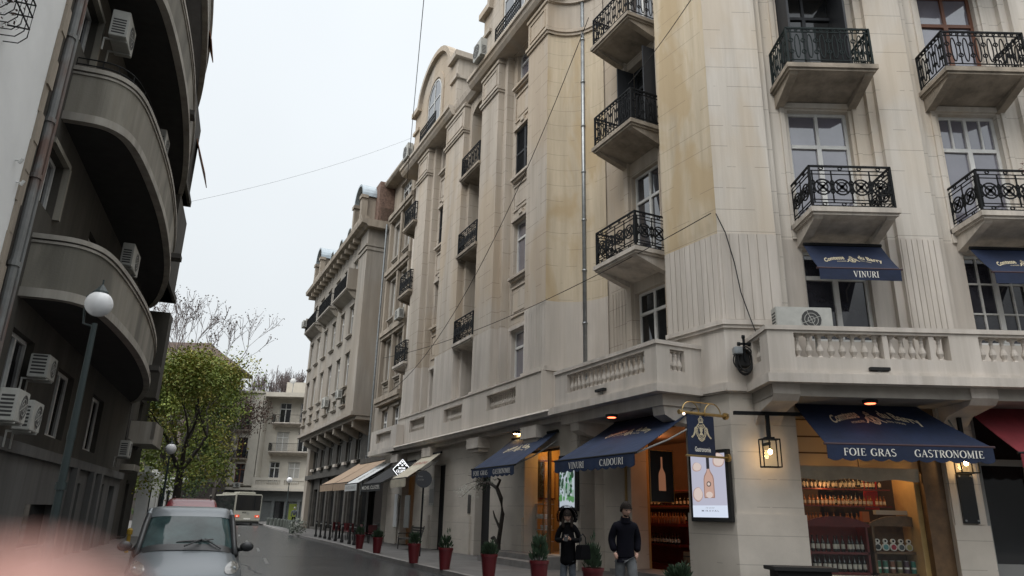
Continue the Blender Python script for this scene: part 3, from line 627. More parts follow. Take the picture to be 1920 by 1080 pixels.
# ---- square side (FB)
bays = [(7.1, 9.65, (7.55, 9.25)), (11.3, 13.9, (11.75, 13.4))]
bz = [(5.9, 8.35), (9.0, 12.5), (13.15, 16.6), (17.3, 20.6)]
for i, (a, b, wu) in enumerate(bays):
    m = MB(FB); m.wall(a-.1, b+.1, 8.62, zTop+3, -.3, -.7, [(wu[0], wu[1], p, q_) for p, q_ in bz[1:]])
    for s0, s1 in ((wu[0]-.22, wu[0]-.1), (wu[1]+.1, wu[1]+.22)): m.box(s0, s1, -.3, -.24, 8.62, zTop+3)
    for p, q_ in bz[1:]: m.box(wu[0]-.22, wu[1]+.22, -.3, -.22, q_+.05, q_+.2)
    P('bay_wall', m, 'upb')
    m = MB(FB); m.wall(a-.1, b+.1, ZL+.2, 8.62, -.3, -.7, [(wu[0], wu[1], 5.9, 8.35)]); P('bay_wall', m, 'low')
    for k, (p, q_) in enumerate(bz):
        if i == 1 and k == 1: window(bld, FB, wu[0], wu[1], p, q_, -.5, 'multi', 'wfr', 'paneb', t=.09); continue
        if i == 0 and k == 2: window(bld, FB, wu[0], wu[1], p, q_, -.5, 'door', 'shut', 'paned'); continue
        kind = 'multi' if (i == 1 and k == 1) else ('grid' if (i == 1 and k == 0) else 'cross')
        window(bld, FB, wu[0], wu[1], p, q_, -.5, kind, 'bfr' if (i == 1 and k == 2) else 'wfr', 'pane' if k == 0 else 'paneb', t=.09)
    for p, st in ((9.0, 'circ'), (13.15, 'oval'), (17.3, 'oval')):
        balcony(bld, FB, wu[0]-(.22 if p < 10 else .42), wu[1]+.3, -.3, 1.0, p, 1.14, st, 'slabc' if p < 10 else 'slab', 'igreen' if (i == 0 and p > 13) else 'iron', drop=.42)
m = MB(FB)
for u in (7.57, 9.17): m.box(u, u+.06, -.45, .35, 13.2, 16.5)
P('shutter', m, 'shut')
for (a, b) in ((9.95, 11.0), (14.2, 16.5)):
    m = MB(FB); m.box(a, b, -1, -.003, 8.62, zTop+3); m.box(a-.2, b+.2, -1, -.15, 8.62, zTop+3); P('pilaster', m, 'upb')
    m = MB(FB); m.box(a, b, -1, -.003, ZL+.2, 8.62); m.box(a-.2, b+.2, -1, -.15, ZL+.2, 8.62); fluted(m, FB, a+.03, b-.03, 0, 6.0, 8.58, 7); P('pilaster_base', m, 'low')
m = MB(FB); m.box(LB, LB+.2, -1, -.15, ZL+.2, zTop+3); P('pilaster', m, 'upb')
# cornice, roof, attics
m = MB(FA)
m.prism([(-1.0, zTop), (.18, zTop), (.30, zTop+.16), (.34, zTop+.3), (.42, zTop+.34), (.42, zTop+.5), (-1.0, zTop+.5)], 30.35, 38.6, 'u')
m.prism([(-1.0, zTop), (.18, zTop), (.30, zTop+.16), (.34, zTop+.3), (.42, zTop+.34), (.42, zTop+.5), (-1.0, zTop+.5)], 20.2, 27.9, 'u')
m.prism([(-1.0, zTop-.02), (-.1, zTop-.02), (.06, zTop+.2), (.12, zTop+.48), (-1.0, zTop+.48)], 27.9, 30.35, 'u')
P('cornice', m, 'up')
m = MB(FA); m.box(20.0, 38.5, -9, -.35, zTop+.5, zTop+1.1); P('roof', m, 'zroof')
def attic(u0, u1, z0, zs, zc, of, back, winq=True):
    """block with an arched gable; zs shoulder height, zc crown"""
    uc = (u0+u1)/2; R = (u1-u0)*.36
    pts = [(u0, z0), (u1, z0), (u1, zs)]+[(uc+R*cos(pi*k/16)*1.0, zs+(zc-zs)*sin(pi*k/16)) for k in range(17)]+[(u0, zs)]
    m = MB(FA); m.prism(pts, of, back, 'o'); a = P('attic', m, 'up')
    m = MB(FA)
    prev = None
    for k in range(16):
        t0, t1 = pi*k/16, pi*(k+1)/16
        q = [(uc+R*r*cos(t), zs+(zc-zs)*r2*sin(t)) for t in (t0, t1) for r, r2 in ((.98, .98), (1.1, 1.12))]
        m.prism([q[0], q[1], q[3], q[2]], of+.22, of-.3, 'o')
    m.box(u0-.2, uc-R*.98, of-.3, of+.24, zs-.05, zs+.28); m.box(uc+R*.98, u1+.2, of-.3, of+.24, zs-.05, zs+.28); m.box(u0-.22, u0, back, of+.24, zs-.048, zs+.278)
    m.box(u0-.12, u0+.9, of-.1, of+.12, zs-1.3, zs-1.12); m.box(u1-.9, u1+.1, of-.1, of+.12, zs-1.3, zs-1.12); m.box(u0-.12, u0, back, of+.12, zs-1.302, zs-1.118)
    obj('attic_cornice', m, 'up', a)
    m = MB(FA); r = R*.40; zz = zs-.5
    for k in range(12):
        t0, t1 = pi*k/12, pi*(k+1)/12; q = [(uc+rr*cos(t), zz+rr*sin(t)) for t in (t0, t1) for rr in (r*1.15, r*1.45)]; m.prism([q[0], q[1], q[3], q[2]], of+.06, of-.1, 'o')
    for s in (-1, 1): m.box(uc+s*r*1.15, uc+s*r*1.45, of-.1, of+.06, z0+.6, zz)
    obj('attic_arch', m, 'up', a)
    m = MB(FA); m.prism([(uc-r, z0+.9), (uc+r, z0+.9)]+[(uc+r*cos(pi*k/12), zz+r*sin(pi*k/12)) for k in range(13)], of+.015, of-.05, 'o'); g = obj('window', m, 'pane', a)
    # window bars sit as their own ring of white frame in front of the glass
    m = MB(FA); PP = lambda s, t, d: FA(s, of+.03+d, t); ring(m, PP, uc, zz, r, r, .08, 12, 0, 180)
    for x_ in (uc-r, uc+r): bar(m, PP, x_, z0+.9, x_, zz, .08)
    bar(m, PP, uc, z0+.9, uc, zz+r, .07); bar(m, PP, uc-r, zz-.3, uc+r, zz-.3, .07); bar(m, PP, uc-r, z0+.9, uc+r, z0+.9, .08); obj('window_frame', m, 'wfr', a)
    q = MB(FA); rail_panel(q, lambda s, t, d: FA(uc-r-.3+s, of+.35+d, z0+.0+t), 2*r+.6, 1.0, 'scroll'); obj('railing', q, 'iron', a)
attic(30.6, 37.6, zTop+.5, 24.9, 27.0, -.1, -4)
attic(20.3, 27.2, zTop+.5, 24.9, 27.4, -.1, -4)
# drainpipe
m = MB(FA); pts = [FA(19.92, -1.22, 4.8+.0), FA(19.92, -1.22, 21.3)]
m.tube(pts, .075, 10)
for z in [5.9+1.9*i for i in range(9)]: m.tube([FA(19.92, -1.22, z), FA(19.92, -1.22, z+.07)], .095, 10)
P('drainpipe', m, 'zinc', smooth=True)
# body behind everything, so nothing shows sky through the rooms
m = MB(FA); m.box(19.5, 38.4, -9, -2.25, ZL, zTop+.4); P('core', m, 'dirty')
m = MB(); m.add([Vector(v)+Vector((0, 0, z)) for z in (ZL, zTop+2.9) for v in (FA(15.2, -2.0, 0), Vector((6.0, 17.95, 0)), Vector((16.5, 17.95, 0)), Vector((16.5, 30, 0)), FA(20.5, -9, 0), FA(20.5, -2.0, 0))],
   [(0, 1, 2, 3, 4, 5), (11, 10, 9, 8, 7, 6)]+[(i, (i+1) % 6, 6+(i+1) % 6, 6+i) for i in range(6)]); P('core', m, 'dirty')
# ================================================================ ground floor of the corner building
SW = .12
q = MB(); a, c, d = FT(1.52, 0, 0), FT(0, 0, 0), Vector((6.82, 17.0, 0)); a2 = FT(1.52, -.6, 0); d2 = Vector((6.82, 17.55, 0)); mid = Vector((5.7, 17.9, 0))
ps = [a2, a, c, d, d2]
def poly_z(q, ps, z0, z1):
    n = len(ps); q.add([Vector(p)+Vector((0, 0, z)) for z in (z0, z1) for p in ps], [tuple(range(n)), tuple(range(2*n-1, n-1, -1))]+[(i, (i+1) % n, n+(i+1) % n, n+i) for i in range(n)]); return q
poly_z(q, ps, 0, ZL-.004); P('corner_pier', q, 'lowj')
off = [FT(1.54, -.6, 0), FT(1.54, .04, 0), Vector((5.24, 16.96, 0)), Vector((6.85, 16.96, 0)), Vector((6.85, 17.55, 0))]
P('plinth', poly_z(MB(), off, 0, 1.72), 'lowj')
m = MB(FB); m.box(10.2, 10.98, -.7, .004, 0, ZL-.26); m.box(10.22, 10.40, .004, .05, 2.72, 4.0); m.box(10.72, 10.90, .004, .05, 1.6, 4.0); m.box(10.18, 11.0, .004, .07, 0, 1.58); m.box(10.22, 10.40, .004, .05, 1.58, 2.72); P('pier', m, 'lowj')
m = MB(FB); m.box(9.72, 10.2, -.5, -.12, 0, ZL-.26); P('door_post', m, 'wooda')
m = MB(FB); m.box(6.82, 9.75, -.6, -.1, 0, .42); m.box(6.82, 9.75, -.35, -.25, 3.95, ZL-.26); P('shopfront_base', m, 'lowj')
m = MB(FB); m.add([FB(6.84, -.3, .42), FB(9.72, -.3, .42), FB(9.72, -.3, 3.95), FB(6.84, -.3, 3.95)], [(0, 1, 2, 3)]); P('shop_window', m, 'glass')
def trans(name, c):
    M = mat(name, c, .8); n = M.node_tree; b = n.nodes['Principled BSDF']; t = n.nodes.new('ShaderNodeBsdfTranslucent'); t.inputs[0].default_value = (*c, 1); x_ = n.nodes.new('ShaderNodeMixShader'); x_.inputs[0].default_value = .5
    n.links.new(b.outputs[0], x_.inputs[1]); n.links.new(t.outputs[0], x_.inputs[2]); n.links.new(x_.outputs[0], n.nodes['Material Output'].inputs[0]); return M
m = MB(FB); m.box(6.84, 8.28, -.24, -.21, 2.70, 4.2); P('blind', m, trans('translucent_blind', (.55, .47, .34)))
m = MB(FB); m.box(8.32, 9.7, -.24, -.21, 2.72, 4.2); P('blind', m, trans('translucent_blind_beige', (.50, .43, .31)))
m = MB(FB)
for z in (3.12, 3.50, 3.90): m.box(6.84, 9.7, -.208, -.196, z, z+.035)
P('blind_seam', m, 'wooda')
rows = [[FB(6.84+2.85*i/24, -.17-.012*sin(i*1.1)-.012*j, 2.84-.30*j/3-.02*(i > 12)+(.025*sin(i*.7+1)+.02*(i-12)/12)*(j/3)) for i in range(25)] for j in range(4)]
m = MB(); m.grid(rows); P('plastic_sheet', m, 'tarp', smooth=True)
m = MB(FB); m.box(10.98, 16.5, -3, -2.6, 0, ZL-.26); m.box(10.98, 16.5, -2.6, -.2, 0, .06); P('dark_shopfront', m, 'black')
m = MB(FB)
for x0 in (11.15, 12.35, 13.5, 14.6): m.box(x0, x0+.14, -.5, -.35, .1, ZL-.3)
m.box(11.15, 14.7, -.5, -.36, .1, .75); m.box(11.15, 14.7, -.5, -.37, 2.95, 3.1); P('shopfront_frame', m, 'gfr')
m = MB(FB); m.box(11.15, 14.7, -.45, -.44, .75, 4.2); P('shop_window', m, 'paned')
# street side ground floor
m = MB(FA); m.wall(17.25, 18.45, 0, ZL-.003, -.8, -1.6); m.box(17.0, 17.25, -1.4, -.86, 0, ZL-.3); P('ground_wall', m, 'lowj')
m = MB(FA); m.box(17.18, 17.247, -1.62, -.82, 0, 4.1); P('door_jamb', m, 'warm'); m = MB(FA); m.box(19.08, 19.18, -2.2, -1.55, 0, 4.2); P('partition', m, mat('dark_partition', (.04, .022, .014), .8)); m = MB(FA); m.box(14.0, 17.3, -2.1, -.9, 4.1, 4.2); P('door_soffit', m, 'wooda')
m = MB(FA); m.wall(18.3, 38.4, 0, ZL-.003, 0, -.5, [(19.5, 21.85, .45, 3.65), (24.6, 25.95, .12, 3.3), (29.25, 30.6, .12, 3.6), (33.2, 35.1, .12, 3.5), (37.5, 38.39, .12, 3.5)]); m.box(18.3, 18.46, -.8, 0, 0, ZL-.004); P('ground_wall', m, 'lowj')
m = MB(FA)
for a, b in ((21.9, 22.6), (26.3, 29.1), (30.9, 33.0), (35.4, 37.3)): m.box(a, b, 0, .06, 0, 1.5)
P('plinth', m, 'lowj')
m = MB(FA); m.box(24.6, 25.95, -.4, -.3, .12, 3.3); m.box(29.25, 30.6, -.45, -.3, .12, 3.6); P('dark_door', m, 'black')
m = MB(FA); m.box(33.5, 35.1, -.45, -.35, .12, 3.5); P('glowing_door_panel', m, mat('warm_glowing_doorway', (.05, .03, .02), .6, emit=(1, .42, .10), estr=.02))  # panel emits faintly; the doorway's warm light is put into its surface
m = MB(FA); m.box(18.9, 22.9, .0, 1.15, .05, .30); m.box(18.9, 22.9, .0, .75, .30, .45); P('entrance_steps', m, 'kerb')
m = MB(FA); m.box(14.4, 17.3, -1.5, -.3, .05, .26); P('entrance_steps', m, 'kerb')
# rooms: warm lit
def room(fr, u0, u1, o0, o1, z0, z1, pw, col=(1, .60, .25), wallm='warm', n=2):
    m = MB(fr); t = .1
    m.box(u0-t, u1+t, o1-t, o1, z0, z1); m.box(u0-t, u0, o1, o0, z0, z1); m.box(u1, u1+t, o1, o0, z0, z1); m.box(u0-t, u1+t, o1, o0, z1, z1+t); m.box(u0-t, u1+t, o1, o0, z0-t, z0)
    r = P('shop_interior', m, wallm)
    for i in range(n):
        L = bpy.data.lights.new('shop_lamp', 'POINT'); L.energy = pw; L.color = col; L.shadow_soft_size = .08
        o = bpy.data.objects.new('shop_lamp', L); C.objects.link(o); o.location = fr(u0+(u1-u0)*(i+.5)/n, o0+(o1-o0)*.42, z1-.35)
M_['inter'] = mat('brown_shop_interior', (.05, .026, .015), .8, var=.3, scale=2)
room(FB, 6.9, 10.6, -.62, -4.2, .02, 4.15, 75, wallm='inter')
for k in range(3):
    L = bpy.data.lights.new('blind_fill_light', 'POINT'); L.energy = 5; L.color = (1, .58, .22); L.shadow_soft_size = .05; o = bpy.data.objects.new('blind_fill_light', L); C.objects.link(o); o.location = FB(7.3+1.0*k, -.50, 2.74)  # added lights without fixtures, to brighten the blind from behind
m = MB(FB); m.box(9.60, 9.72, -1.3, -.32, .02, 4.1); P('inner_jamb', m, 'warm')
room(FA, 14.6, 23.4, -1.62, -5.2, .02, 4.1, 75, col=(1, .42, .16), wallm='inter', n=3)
room(FA, 19.3, 22.3, -.52, -2.0, .44, 4.0, 20, col=(1, .55, .18))
m = MB(FA); m.add([FA(19.52, -.3, .45), FA(21.83, -.3, .45), FA(21.83, -.3, 3.65), FA(19.52, -.3, 3.65)], [(0, 1, 2, 3)]); P('shop_window', m, 'glass')
m = MB(FA); m.box(20.62, 20.70, -.34, -.24, .45, 3.65); m.box(19.52, 21.83, -.34, -.25, 3.58, 3.65); P('shopfront_frame', m, 'wooda')

# ---------------------------------------------------------------- lit screens
def screen(fr, u0, u1, o, z0, z1, label, draw, bgm):
    t = thing('display_screen', fr((u0+u1)/2, o, z0), label, 'screen')
    m = MB(fr); m.box(u0, u1, o, o+.12, z0, z1); obj('casing', m, 'black', t, bevel=.01)
    b = .085; m = MB(fr); m.add([fr(u0+b, o+.124, z0+.1), fr(u1-b, o+.124, z0+.1), fr(u1-b, o+.124, z1-b), fr(u0+b, o+.124, z1-b)], [(0, 1, 2, 3)]); p = obj('screen', m, bgm, t)
    draw(t, lambda x, y, d=0: fr(u0+b+(u1-u0-2*b)*x, o+.126+d*.002, z0+.1+(z1-z0-.1-b)*y))
    return t
def em(name, c, s=1.0): return mat(name, c, .6, emit=c, estr=s)
def blob(f, cx, cy, rx, ry, n=16, d=0, j=0):
    m = MB(); m.add([f(cx+rx*(1+j*sin(3*t*.39+cx*9))*cos(2*pi*t/n), cy+ry*(1+j*cos(2*t*.6+cy*7))*sin(2*pi*t/n), d) for t in range(n)], [tuple(range(n))]); return m
BOT = [(-.5, 0), (.5, 0), (.52, .05), (.5, .45), (.44, .53), (.2, .64), (.13, .70), (.12, .97), (.14, 1), (-.14, 1), (-.12, .97), (-.13, .70), (-.2, .64), (-.44, .53), (-.5, .45), (-.52, .05)]
def bottle_flat(f, cx, y0, w, h, d): m = MB(); m.add([f(cx+x*w, y0+y*h, d) for x, y in BOT], [tuple(range(len(BOT)))]); return m
def draw1(t, f):
    # f x runs from the left of the picture to the right; FT u grows to the left, so mirror
    g = lambda x, y, d=0: f(1-x, y, d)
    M_['s_stone'] = em('screen_shell_pink', (.55, .36, .32), .75); M_['s_stone2'] = em('screen_shell_pale', (.72, .60, .55), .85)
    for cx, cy, rx, ry in ((.18, .80, .14, .075), (.82, .89, .17, .115), (.17, .36, .15, .115)):
        obj('stone_image', blob(g, cx, cy, rx, ry, 18, 1, .06), 's_stone', t); obj('stone_image', blob(g, cx+.01, cy+.005, rx*.86, ry*.88, 18, 2, .05), 's_stone2', t)
    obj('bottle_image', bottle_flat(g, .52, .30, .30, .66, 3), em('screen_rose_glass', (.42, .25, .20), .7), t)
    obj('bottle_image', bottle_flat(g, .52, .315, .25, .60, 4), em('screen_rose_wine', (.62, .40, .33), .8), t)
    m = MB(); m.add([g(x, y, 5) for x, y in ((.475, .76), (.565, .76), (.565, .96), (.475, .96))], [(0, 1, 2, 3)]); obj('bottle_image', m, em('screen_dark_foil', (.05, .05, .06), .5), t)
    obj('bottle_image', blob(g, .52, .52, .065, .042, 14, 5), em('screen_dark_ring', (.08, .07, .07), .5), t); obj('bottle_image', blob(g, .52, .52, .042, .027, 14, 6), 's_stone2', t)
    obj('bottle_image', blob(g, .52, .35, .10, .05, 12, 5), 's_stone2', t)
    m = MB(); m.add([g(x, y, 1) for x, y in ((0, 0), (1, 0), (1, .185), (0, .185))], [(0, 1, 2, 3)]); obj('caption_band', m, em('screen_white_band', (.62, .68, .80), 1.0), t)
    M_['s_txt'] = em('screen_text_dark', (.10, .10, .14), .4)
    ps, X = font_polys('M I R A V A L', .01); m = MB(); letters(m, ps, lambda x, y: g(.26+x/X*.5, .09+y*.025, 3)); obj('lettering', m, 's_txt', t)
    ps, X = font_polys('THE SECRET', 0); m = MB(); letters(m, ps, lambda x, y: g(.38+x/X*.26, .14+y*.013, 3)); obj('lettering', m, 's_txt', t)
screen(FT, .02, 1.30, .05, 1.52, 3.16, 'lit vertical screen with a rose wine bottle among shells, on the corner pier', draw1, em('screen_lit_lavender', (.46, .46, .56), .95))
def draw2(t, f):
    gm = [em('screen_leaf_%d' % i, c, .8) for i, c in enumerate(((.02, .16, .04), (.10, .26, .10), (.30, .40, .36), (.50, .62, .66), (.03, .07, .04)))]
    random.seed(4)
    for i in range(95):
        x, y = random.random(), .12+random.random()*.85; r = random.uniform(.04, .12)
        k = 3 if y > .86 and random.random() < .8 else (1 if y < .25 else random.choice((0, 2, 4, 4, 4, 2)))
        obj('foliage_image', blob(f, min(.93, max(.07, x)), min(.95, max(.17, y)), r*.85, r*.6, 7, i % 5, .3), gm[k], t)
    for x, y in ((.40, .42), (.62, .40)):
        m = MB(); m.add([f(x-.06, y-.16, 6), f(x+.07, y-.18, 6), f(x+.05, y+.04, 6), f(x, y+.12, 6), f(x-.04, y+.05, 6)], [(0, 1, 2, 3, 4)]); obj('fountain_image', m, gm[2], t)
screen(FA, 18.32, 19.35, .01, 1.72, 3.32, 'tall lit screen showing a green garden scene, between the two blue street awnings', draw2, em('screen_pale_blue', (.50, .56, .62), .8))

# ---------------------------------------------------------------- awnings
def awning(fr, u0, u1, top, bot, val, m_, label, group=None, n=None, texts=(), cat='awning', inset=0, arms=True, name='awning', u0t=None, u1t=None, scal=.05, stripes=None):
    """top, bot = (o, z)"""
    t = thing(name, fr((u0+u1)/2, top[0], top[1]), label, cat, group)
    a0, a1 = (u0t if u0t is not None else u0), (u1t if u1t is not None else u1)
    nu, nv = 14, 7; rows = []
    def pt(s, v, d=0):
        u = (a0+(a1-a0)*s)*(1-v)+(u0+(u1-u0)*s)*v; sag = .035*sin(pi*v)+.012*sin(s*19)*v
        n_ = Vector((0, 0, 1)); return fr(u, top[0]+(bot[0]-top[0])*v, top[1]+(bot[1]-top[1])*v-sag+d)
    for off in (0, -.012): rows.append([[pt(i/nu, j/nv, off) for i in range(nu+1)] for j in range(nv+1)])
    q = MB(); q.grid(rows[0]); q.grid(rows[1]); obj('canopy', q, m_, t, smooth=True)
    W_ = u1-u0; ns = n or max(3, round(W_/.32)); q = MB(); top_, bo = [], []
    K = ns*6
    for off in (0, .01):
        q.grid([[fr(u0+W_*i/K, bot[0]+.01+off+.008*sin(i*.8)*v, bot[1]-.02-(val-scal+scal*abs(sin(pi*i/6)))*v) for i in range(K+1)] for v in (0, .5, 1)])
    v_ = obj('valance', q, m_, t)
    q = MB(fr); q.ftube([(u0-.05, bot[0], bot[1]-.005), (u1+.05, bot[0], bot[1]-.005)], .028, 8); obj('front_bar', q, 'iron' if m_ != 'blue' else mat('dark_maroon_bar', (.03, .008, .012), .5), t)
    if arms:
        for u in (u0+.12, u1-.12):
            q = MB(fr); zm = (top[1]+bot[1])/2-.05; q.ftube([(u, top[0]+.05, top[1]-.3), (u+.15*(1 if u < (u0+u1)/2 else -1), (top[0]+bot[0])/2, zm-.2), (u, bot[0]-.02, bot[1]-.03)], .022, 6); obj('arm', q, 'gfr' if m_ != 'black' else 'iron', t)
    q = MB(fr); q.ftube([(a0, top[0]+.02, top[1]), (a1, top[0]+.02, top[1])], .05, 8); obj('roller', q, 'iron', t)
    return t, pt
def val_text(t, fr, sgn, u0, u1, o, z, hgt, txt, m='ink', serif=True, bold=0):
    """text running from the picture's left to right between u0 (left) and u1 (right)"""
    ps, X = (serif_polys(txt) if serif else font_polys(txt, bold)); q = MB()
    letters(q, ps, lambda x, y: fr(u0+(u1-u0)*x/X, o, z+y*hgt)); return obj('lettering', q, m, t)
def crest(f, parent, s=1.0, m='gold', dark='blue', name='crest'):
    """oval portrait medallion with crown and curling ribbons; f(x,y,d) in metres"""
    q = MB(); PP = lambda x, y, d: f(x, y, 1)
    def ln(pts, w):
        for a, b in zip(pts, pts[1:]):
            dx, dy = b[0]-a[0], b[1]-a[1]; l = hypot(dx, dy) or 1; nx, ny = -dy/l*w/2, dx/l*w/2
            q.add([f(a[0]+nx, a[1]+ny, 1), f(b[0]+nx, b[1]+ny, 1), f(b[0]-nx, b[1]-ny, 1), f(a[0]-nx, a[1]-ny, 1)], [(0, 1, 2, 3)])
    S_ = s
    ln([(x*S_, y*S_) for x, y in arc(0, 0, .13, .17, 0, 360, 24)], .022*S_); ln([(x*S_, y*S_) for x, y in arc(0, 0, .18, .225, -250, 70, 24)], .03*S_)
    for k in range(18):
        a = 2*pi*k/18; c = (.155*cos(a)*S_, .197*sin(a)*S_); ln([(c[0]-.008*S_, c[1]), (c[0]+.008*S_, c[1])], .016*S_)
    # crown
    ln([(-.08*S_, .25*S_), (.08*S_, .25*S_)], .03*S_)
    for x in (-.07, -.025, .025, .07): ln([(x*.8*S_, .26*S_), (x*1.3*S_, .33*S_), (x*.6*S_, .375*S_)], .02*S_)
    ln([(x*S_, y*S_) for x, y in arc(0, .40, .03, .03, 0, 360, 8)], .02*S_)
    # ribbons
    for sg in (-1, 1):
        ln([(sg*.17*S_, .10*S_), (sg*.22*S_, .08*S_), (sg*.23*S_, -.02*S_), (sg*.28*S_, -.13*S_), (sg*.36*S_, -.19*S_)], .045*S_)
        ln([(sg*.20*S_, -.02*S_), (sg*.25*S_, -.12*S_), (sg*.33*S_, -.20*S_)], .018*S_)
        ln([(sg*.12*S_, -.20*S_), (sg*.05*S_, -.26*S_), (0, -.28*S_)], .03*S_)
    # cameo head
    q.add([f(x*S_, y*S_, 1) for x, y in [(.0+.055*cos(2*pi*k/12), .03+.07*sin(2*pi*k/12)) for k in range(12)]], [tuple(range(12))])
    q.add([f(x*S_, y*S_, 1) for x, y in ((-.08, -.12), (.08, -.12), (.05, -.06), (.02, -.03), (-.02, -.03), (-.05, -.06))], [(0, 1, 2, 3, 4, 5)])
    ln([(-.06*S_, .07*S_), (-.04*S_, .11*S_), (0, .125*S_), (.04*S_, .11*S_), (.06*S_, .07*S_)], .03*S_)
    return obj(name, q, m, parent)
def maker_logo(t, pt, fr, u0, u1, vc, sc, sgn):
    """curved blackletter name with crest on the cloth; sgn=+1 when u grows to the picture's right"""
    uw = abs(u1-u0); L_ = (pt(0, 1)-pt(0, 0)).length
    def f(x, y, d=0):
        s = .5+sgn*x/uw; v = vc-y/L_
        return pt(s, v, .006+.003*d)
    for txt, x0, x1 in (('Comtesse', -1.0, -.24), ('du Barry', .24, 1.0)):
        ps, X = font_polys(txt, .035, .08); q = MB()
        def g(x, y):
            xx = (x0+(x1-x0)*x/X)*sc; return f(xx, y*.25*sc+.10*sc-.26*sc*(xx/sc)**2, 1)
        letters(q, ps, g); obj('lettering', q, 'gold', t)
    for txt, x0, x1 in (('FOND\u00c9E', -.58, -.24), ('EN 1908', .26, .60)):
        ps, X = font_polys(txt, .01); q = MB()
        letters(q, ps, lambda x, y: f((x0+(x1-x0)*x/X)*sc, y*.065*sc-.06*sc-.26*sc*((x0+(x1-x0)*x/X))**2, 1)); obj('lettering', q, 'gold', t)
    crest(lambda x, y, d: f(x, y+.02*sc, d), t, .62*sc)
t, pt = awning(FB, 6.87, 10.47, (.1, 4.30), (1.4, 3.2), .34, 'blue', 'large navy awning lettered FOIE GRAS and GASTRONOMIE, beside the dark red one', 'navy shop awnings at street level', n=11, u0t=6.75, u1t=9.6)
val_text(t, FB, 1, 7.22, 8.36, 1.435, 2.955, .15, 'FOIE GRAS'); val_text(t, FB, 1, 8.75, 10.25, 1.435, 2.955, .15, 'GASTRONOMIE'); maker_logo(t, pt, FB, 6.87, 10.47, .40, 1.15, 1)
t, pt = awning(FA, 13.35, 16.95, (-.72, 4.22), (1.6, 2.96), .30, 'bluel', 'blue awning lettered VINURI and CADOURI over the open shop door near the corner', 'navy shop awnings at street level', n=11, u0t=14.0, u1t=17.5)
val_text(t, FA, 1, 16.2, 15.45, 1.635, 2.73, .15, 'VINURI'); val_text(t, FA, 1, 14.75, 13.75, 1.635, 2.73, .15, 'CADOURI'); maker_logo(t, pt, FA, 13.35, 16.95, .42, 1.0, -1)
t, pt = awning(FA, 19.4, 22.6, (.05, 4.1), (1.6, 3.0), .29, 'bluel', 'blue awning lettered FOIE GRAS and GASTRONOMIE above the vine trunk on the street side', 'navy shop awnings at street level', n=10, u0t=19.5, u1t=22.7)
val_text(t, FA, 1, 22.4, 21.25, 1.635, 2.78, .14, 'FOIE GRAS'); val_text(t, FA, 1, 20.85, 19.6, 1.635, 2.78, .14, 'GASTRONOMIE'); maker_logo(t, pt, FA, 19.4, 22.6, .42, .9, -1)
for k, (x0, x1, tx, tw) in enumerate(((7.3, 9.3, 'VINURI', .62), (11.55, 13.6, 'CADOURI', .75))):
    t, pt = awning(FB, x0+.12, x1+.1, (.1, 8.33), (.82, 7.45), .28, 'blue', ('small navy awning lettered VINURI over the first-floor window above the shop', 'small navy awning over the first-floor window, cut by the photo\'s right edge')[k], 'small first-floor window awnings', n=1, scal=.0, arms=True)
    c = (x0+x1)/2+.25; val_text(t, FB, 1, c-tw/2, c+tw/2, .85, 7.22, .15, tx); maker_logo(t, pt, FB, x0, x1, .62, .72, 1)
t, pt = awning(FB, 11.05, 14.6, (.15, 4.3), (1.4, 3.1), .34, 'red', 'dark red awning at the photo\'s right edge beside the navy shop awning', n=10, u0t=10.75)
t, pt = awning(FA, 29.0, 31.1, (.3, 4.05), (1.8, 2.95), .36, 'creamc', 'cream scalloped awning with faded red lettering behind the round sign', n=8)
q = MB(); ps, X = font_polys('LEONIDAS', .02); letters(q, ps, lambda x, y: pt(.9-.8*x/X, .42-y*.10, .02)); obj('lettering', q, mat('faded_red_letter', (.32, .12, .09), .8), t)
t, pt = awning(FA, 32.6, 35.9, (.2, 3.9), (1.8, 2.85), .34, 'blackc', 'black awning lettered with a chocolate maker\'s name between cream and white awnings', n=1, scal=0)
val_text(t, FA, 1, 35.8, 32.7, 1.835, 2.60, .16, 'MICHEL CLUIZEL', serif=False, bold=.01)
t, pt = awning(FA, 36.9, 39.4, (-.6, 4.5), (1.8, 2.95), .34, 'whc', 'white awning with grey lettering, between tan and black awnings', n=1, scal=0)
q = MB(); ps, X = font_polys('BIJOUX D ART', .01); letters(q, ps, lambda x, y: pt(.5+.16*(y-.5), .85-.7*x/X, .012)); obj('lettering', q, 'gfr', t); val_text(t, FA, 1, 39.2, 37.1, 1.835, 2.68, .16, 'ANTICARIAT', 'gfr', serif=False)
t, pt = awning(FA, 40.2, 43.6, (-.9, 4.6), (1.5, 3.1), .38, 'tan', 'tan folding awning, nearer of the pair on the dark old shopfront', 'tan awnings', n=1, scal=0)
t, pt = awning(FA, 43.7, 47.3, (-.9, 4.6), (1.5, 3.12), .38, 'tan', 'tan folding awning, farther of the pair on the dark old shopfront', 'tan awnings', n=1, scal=0)

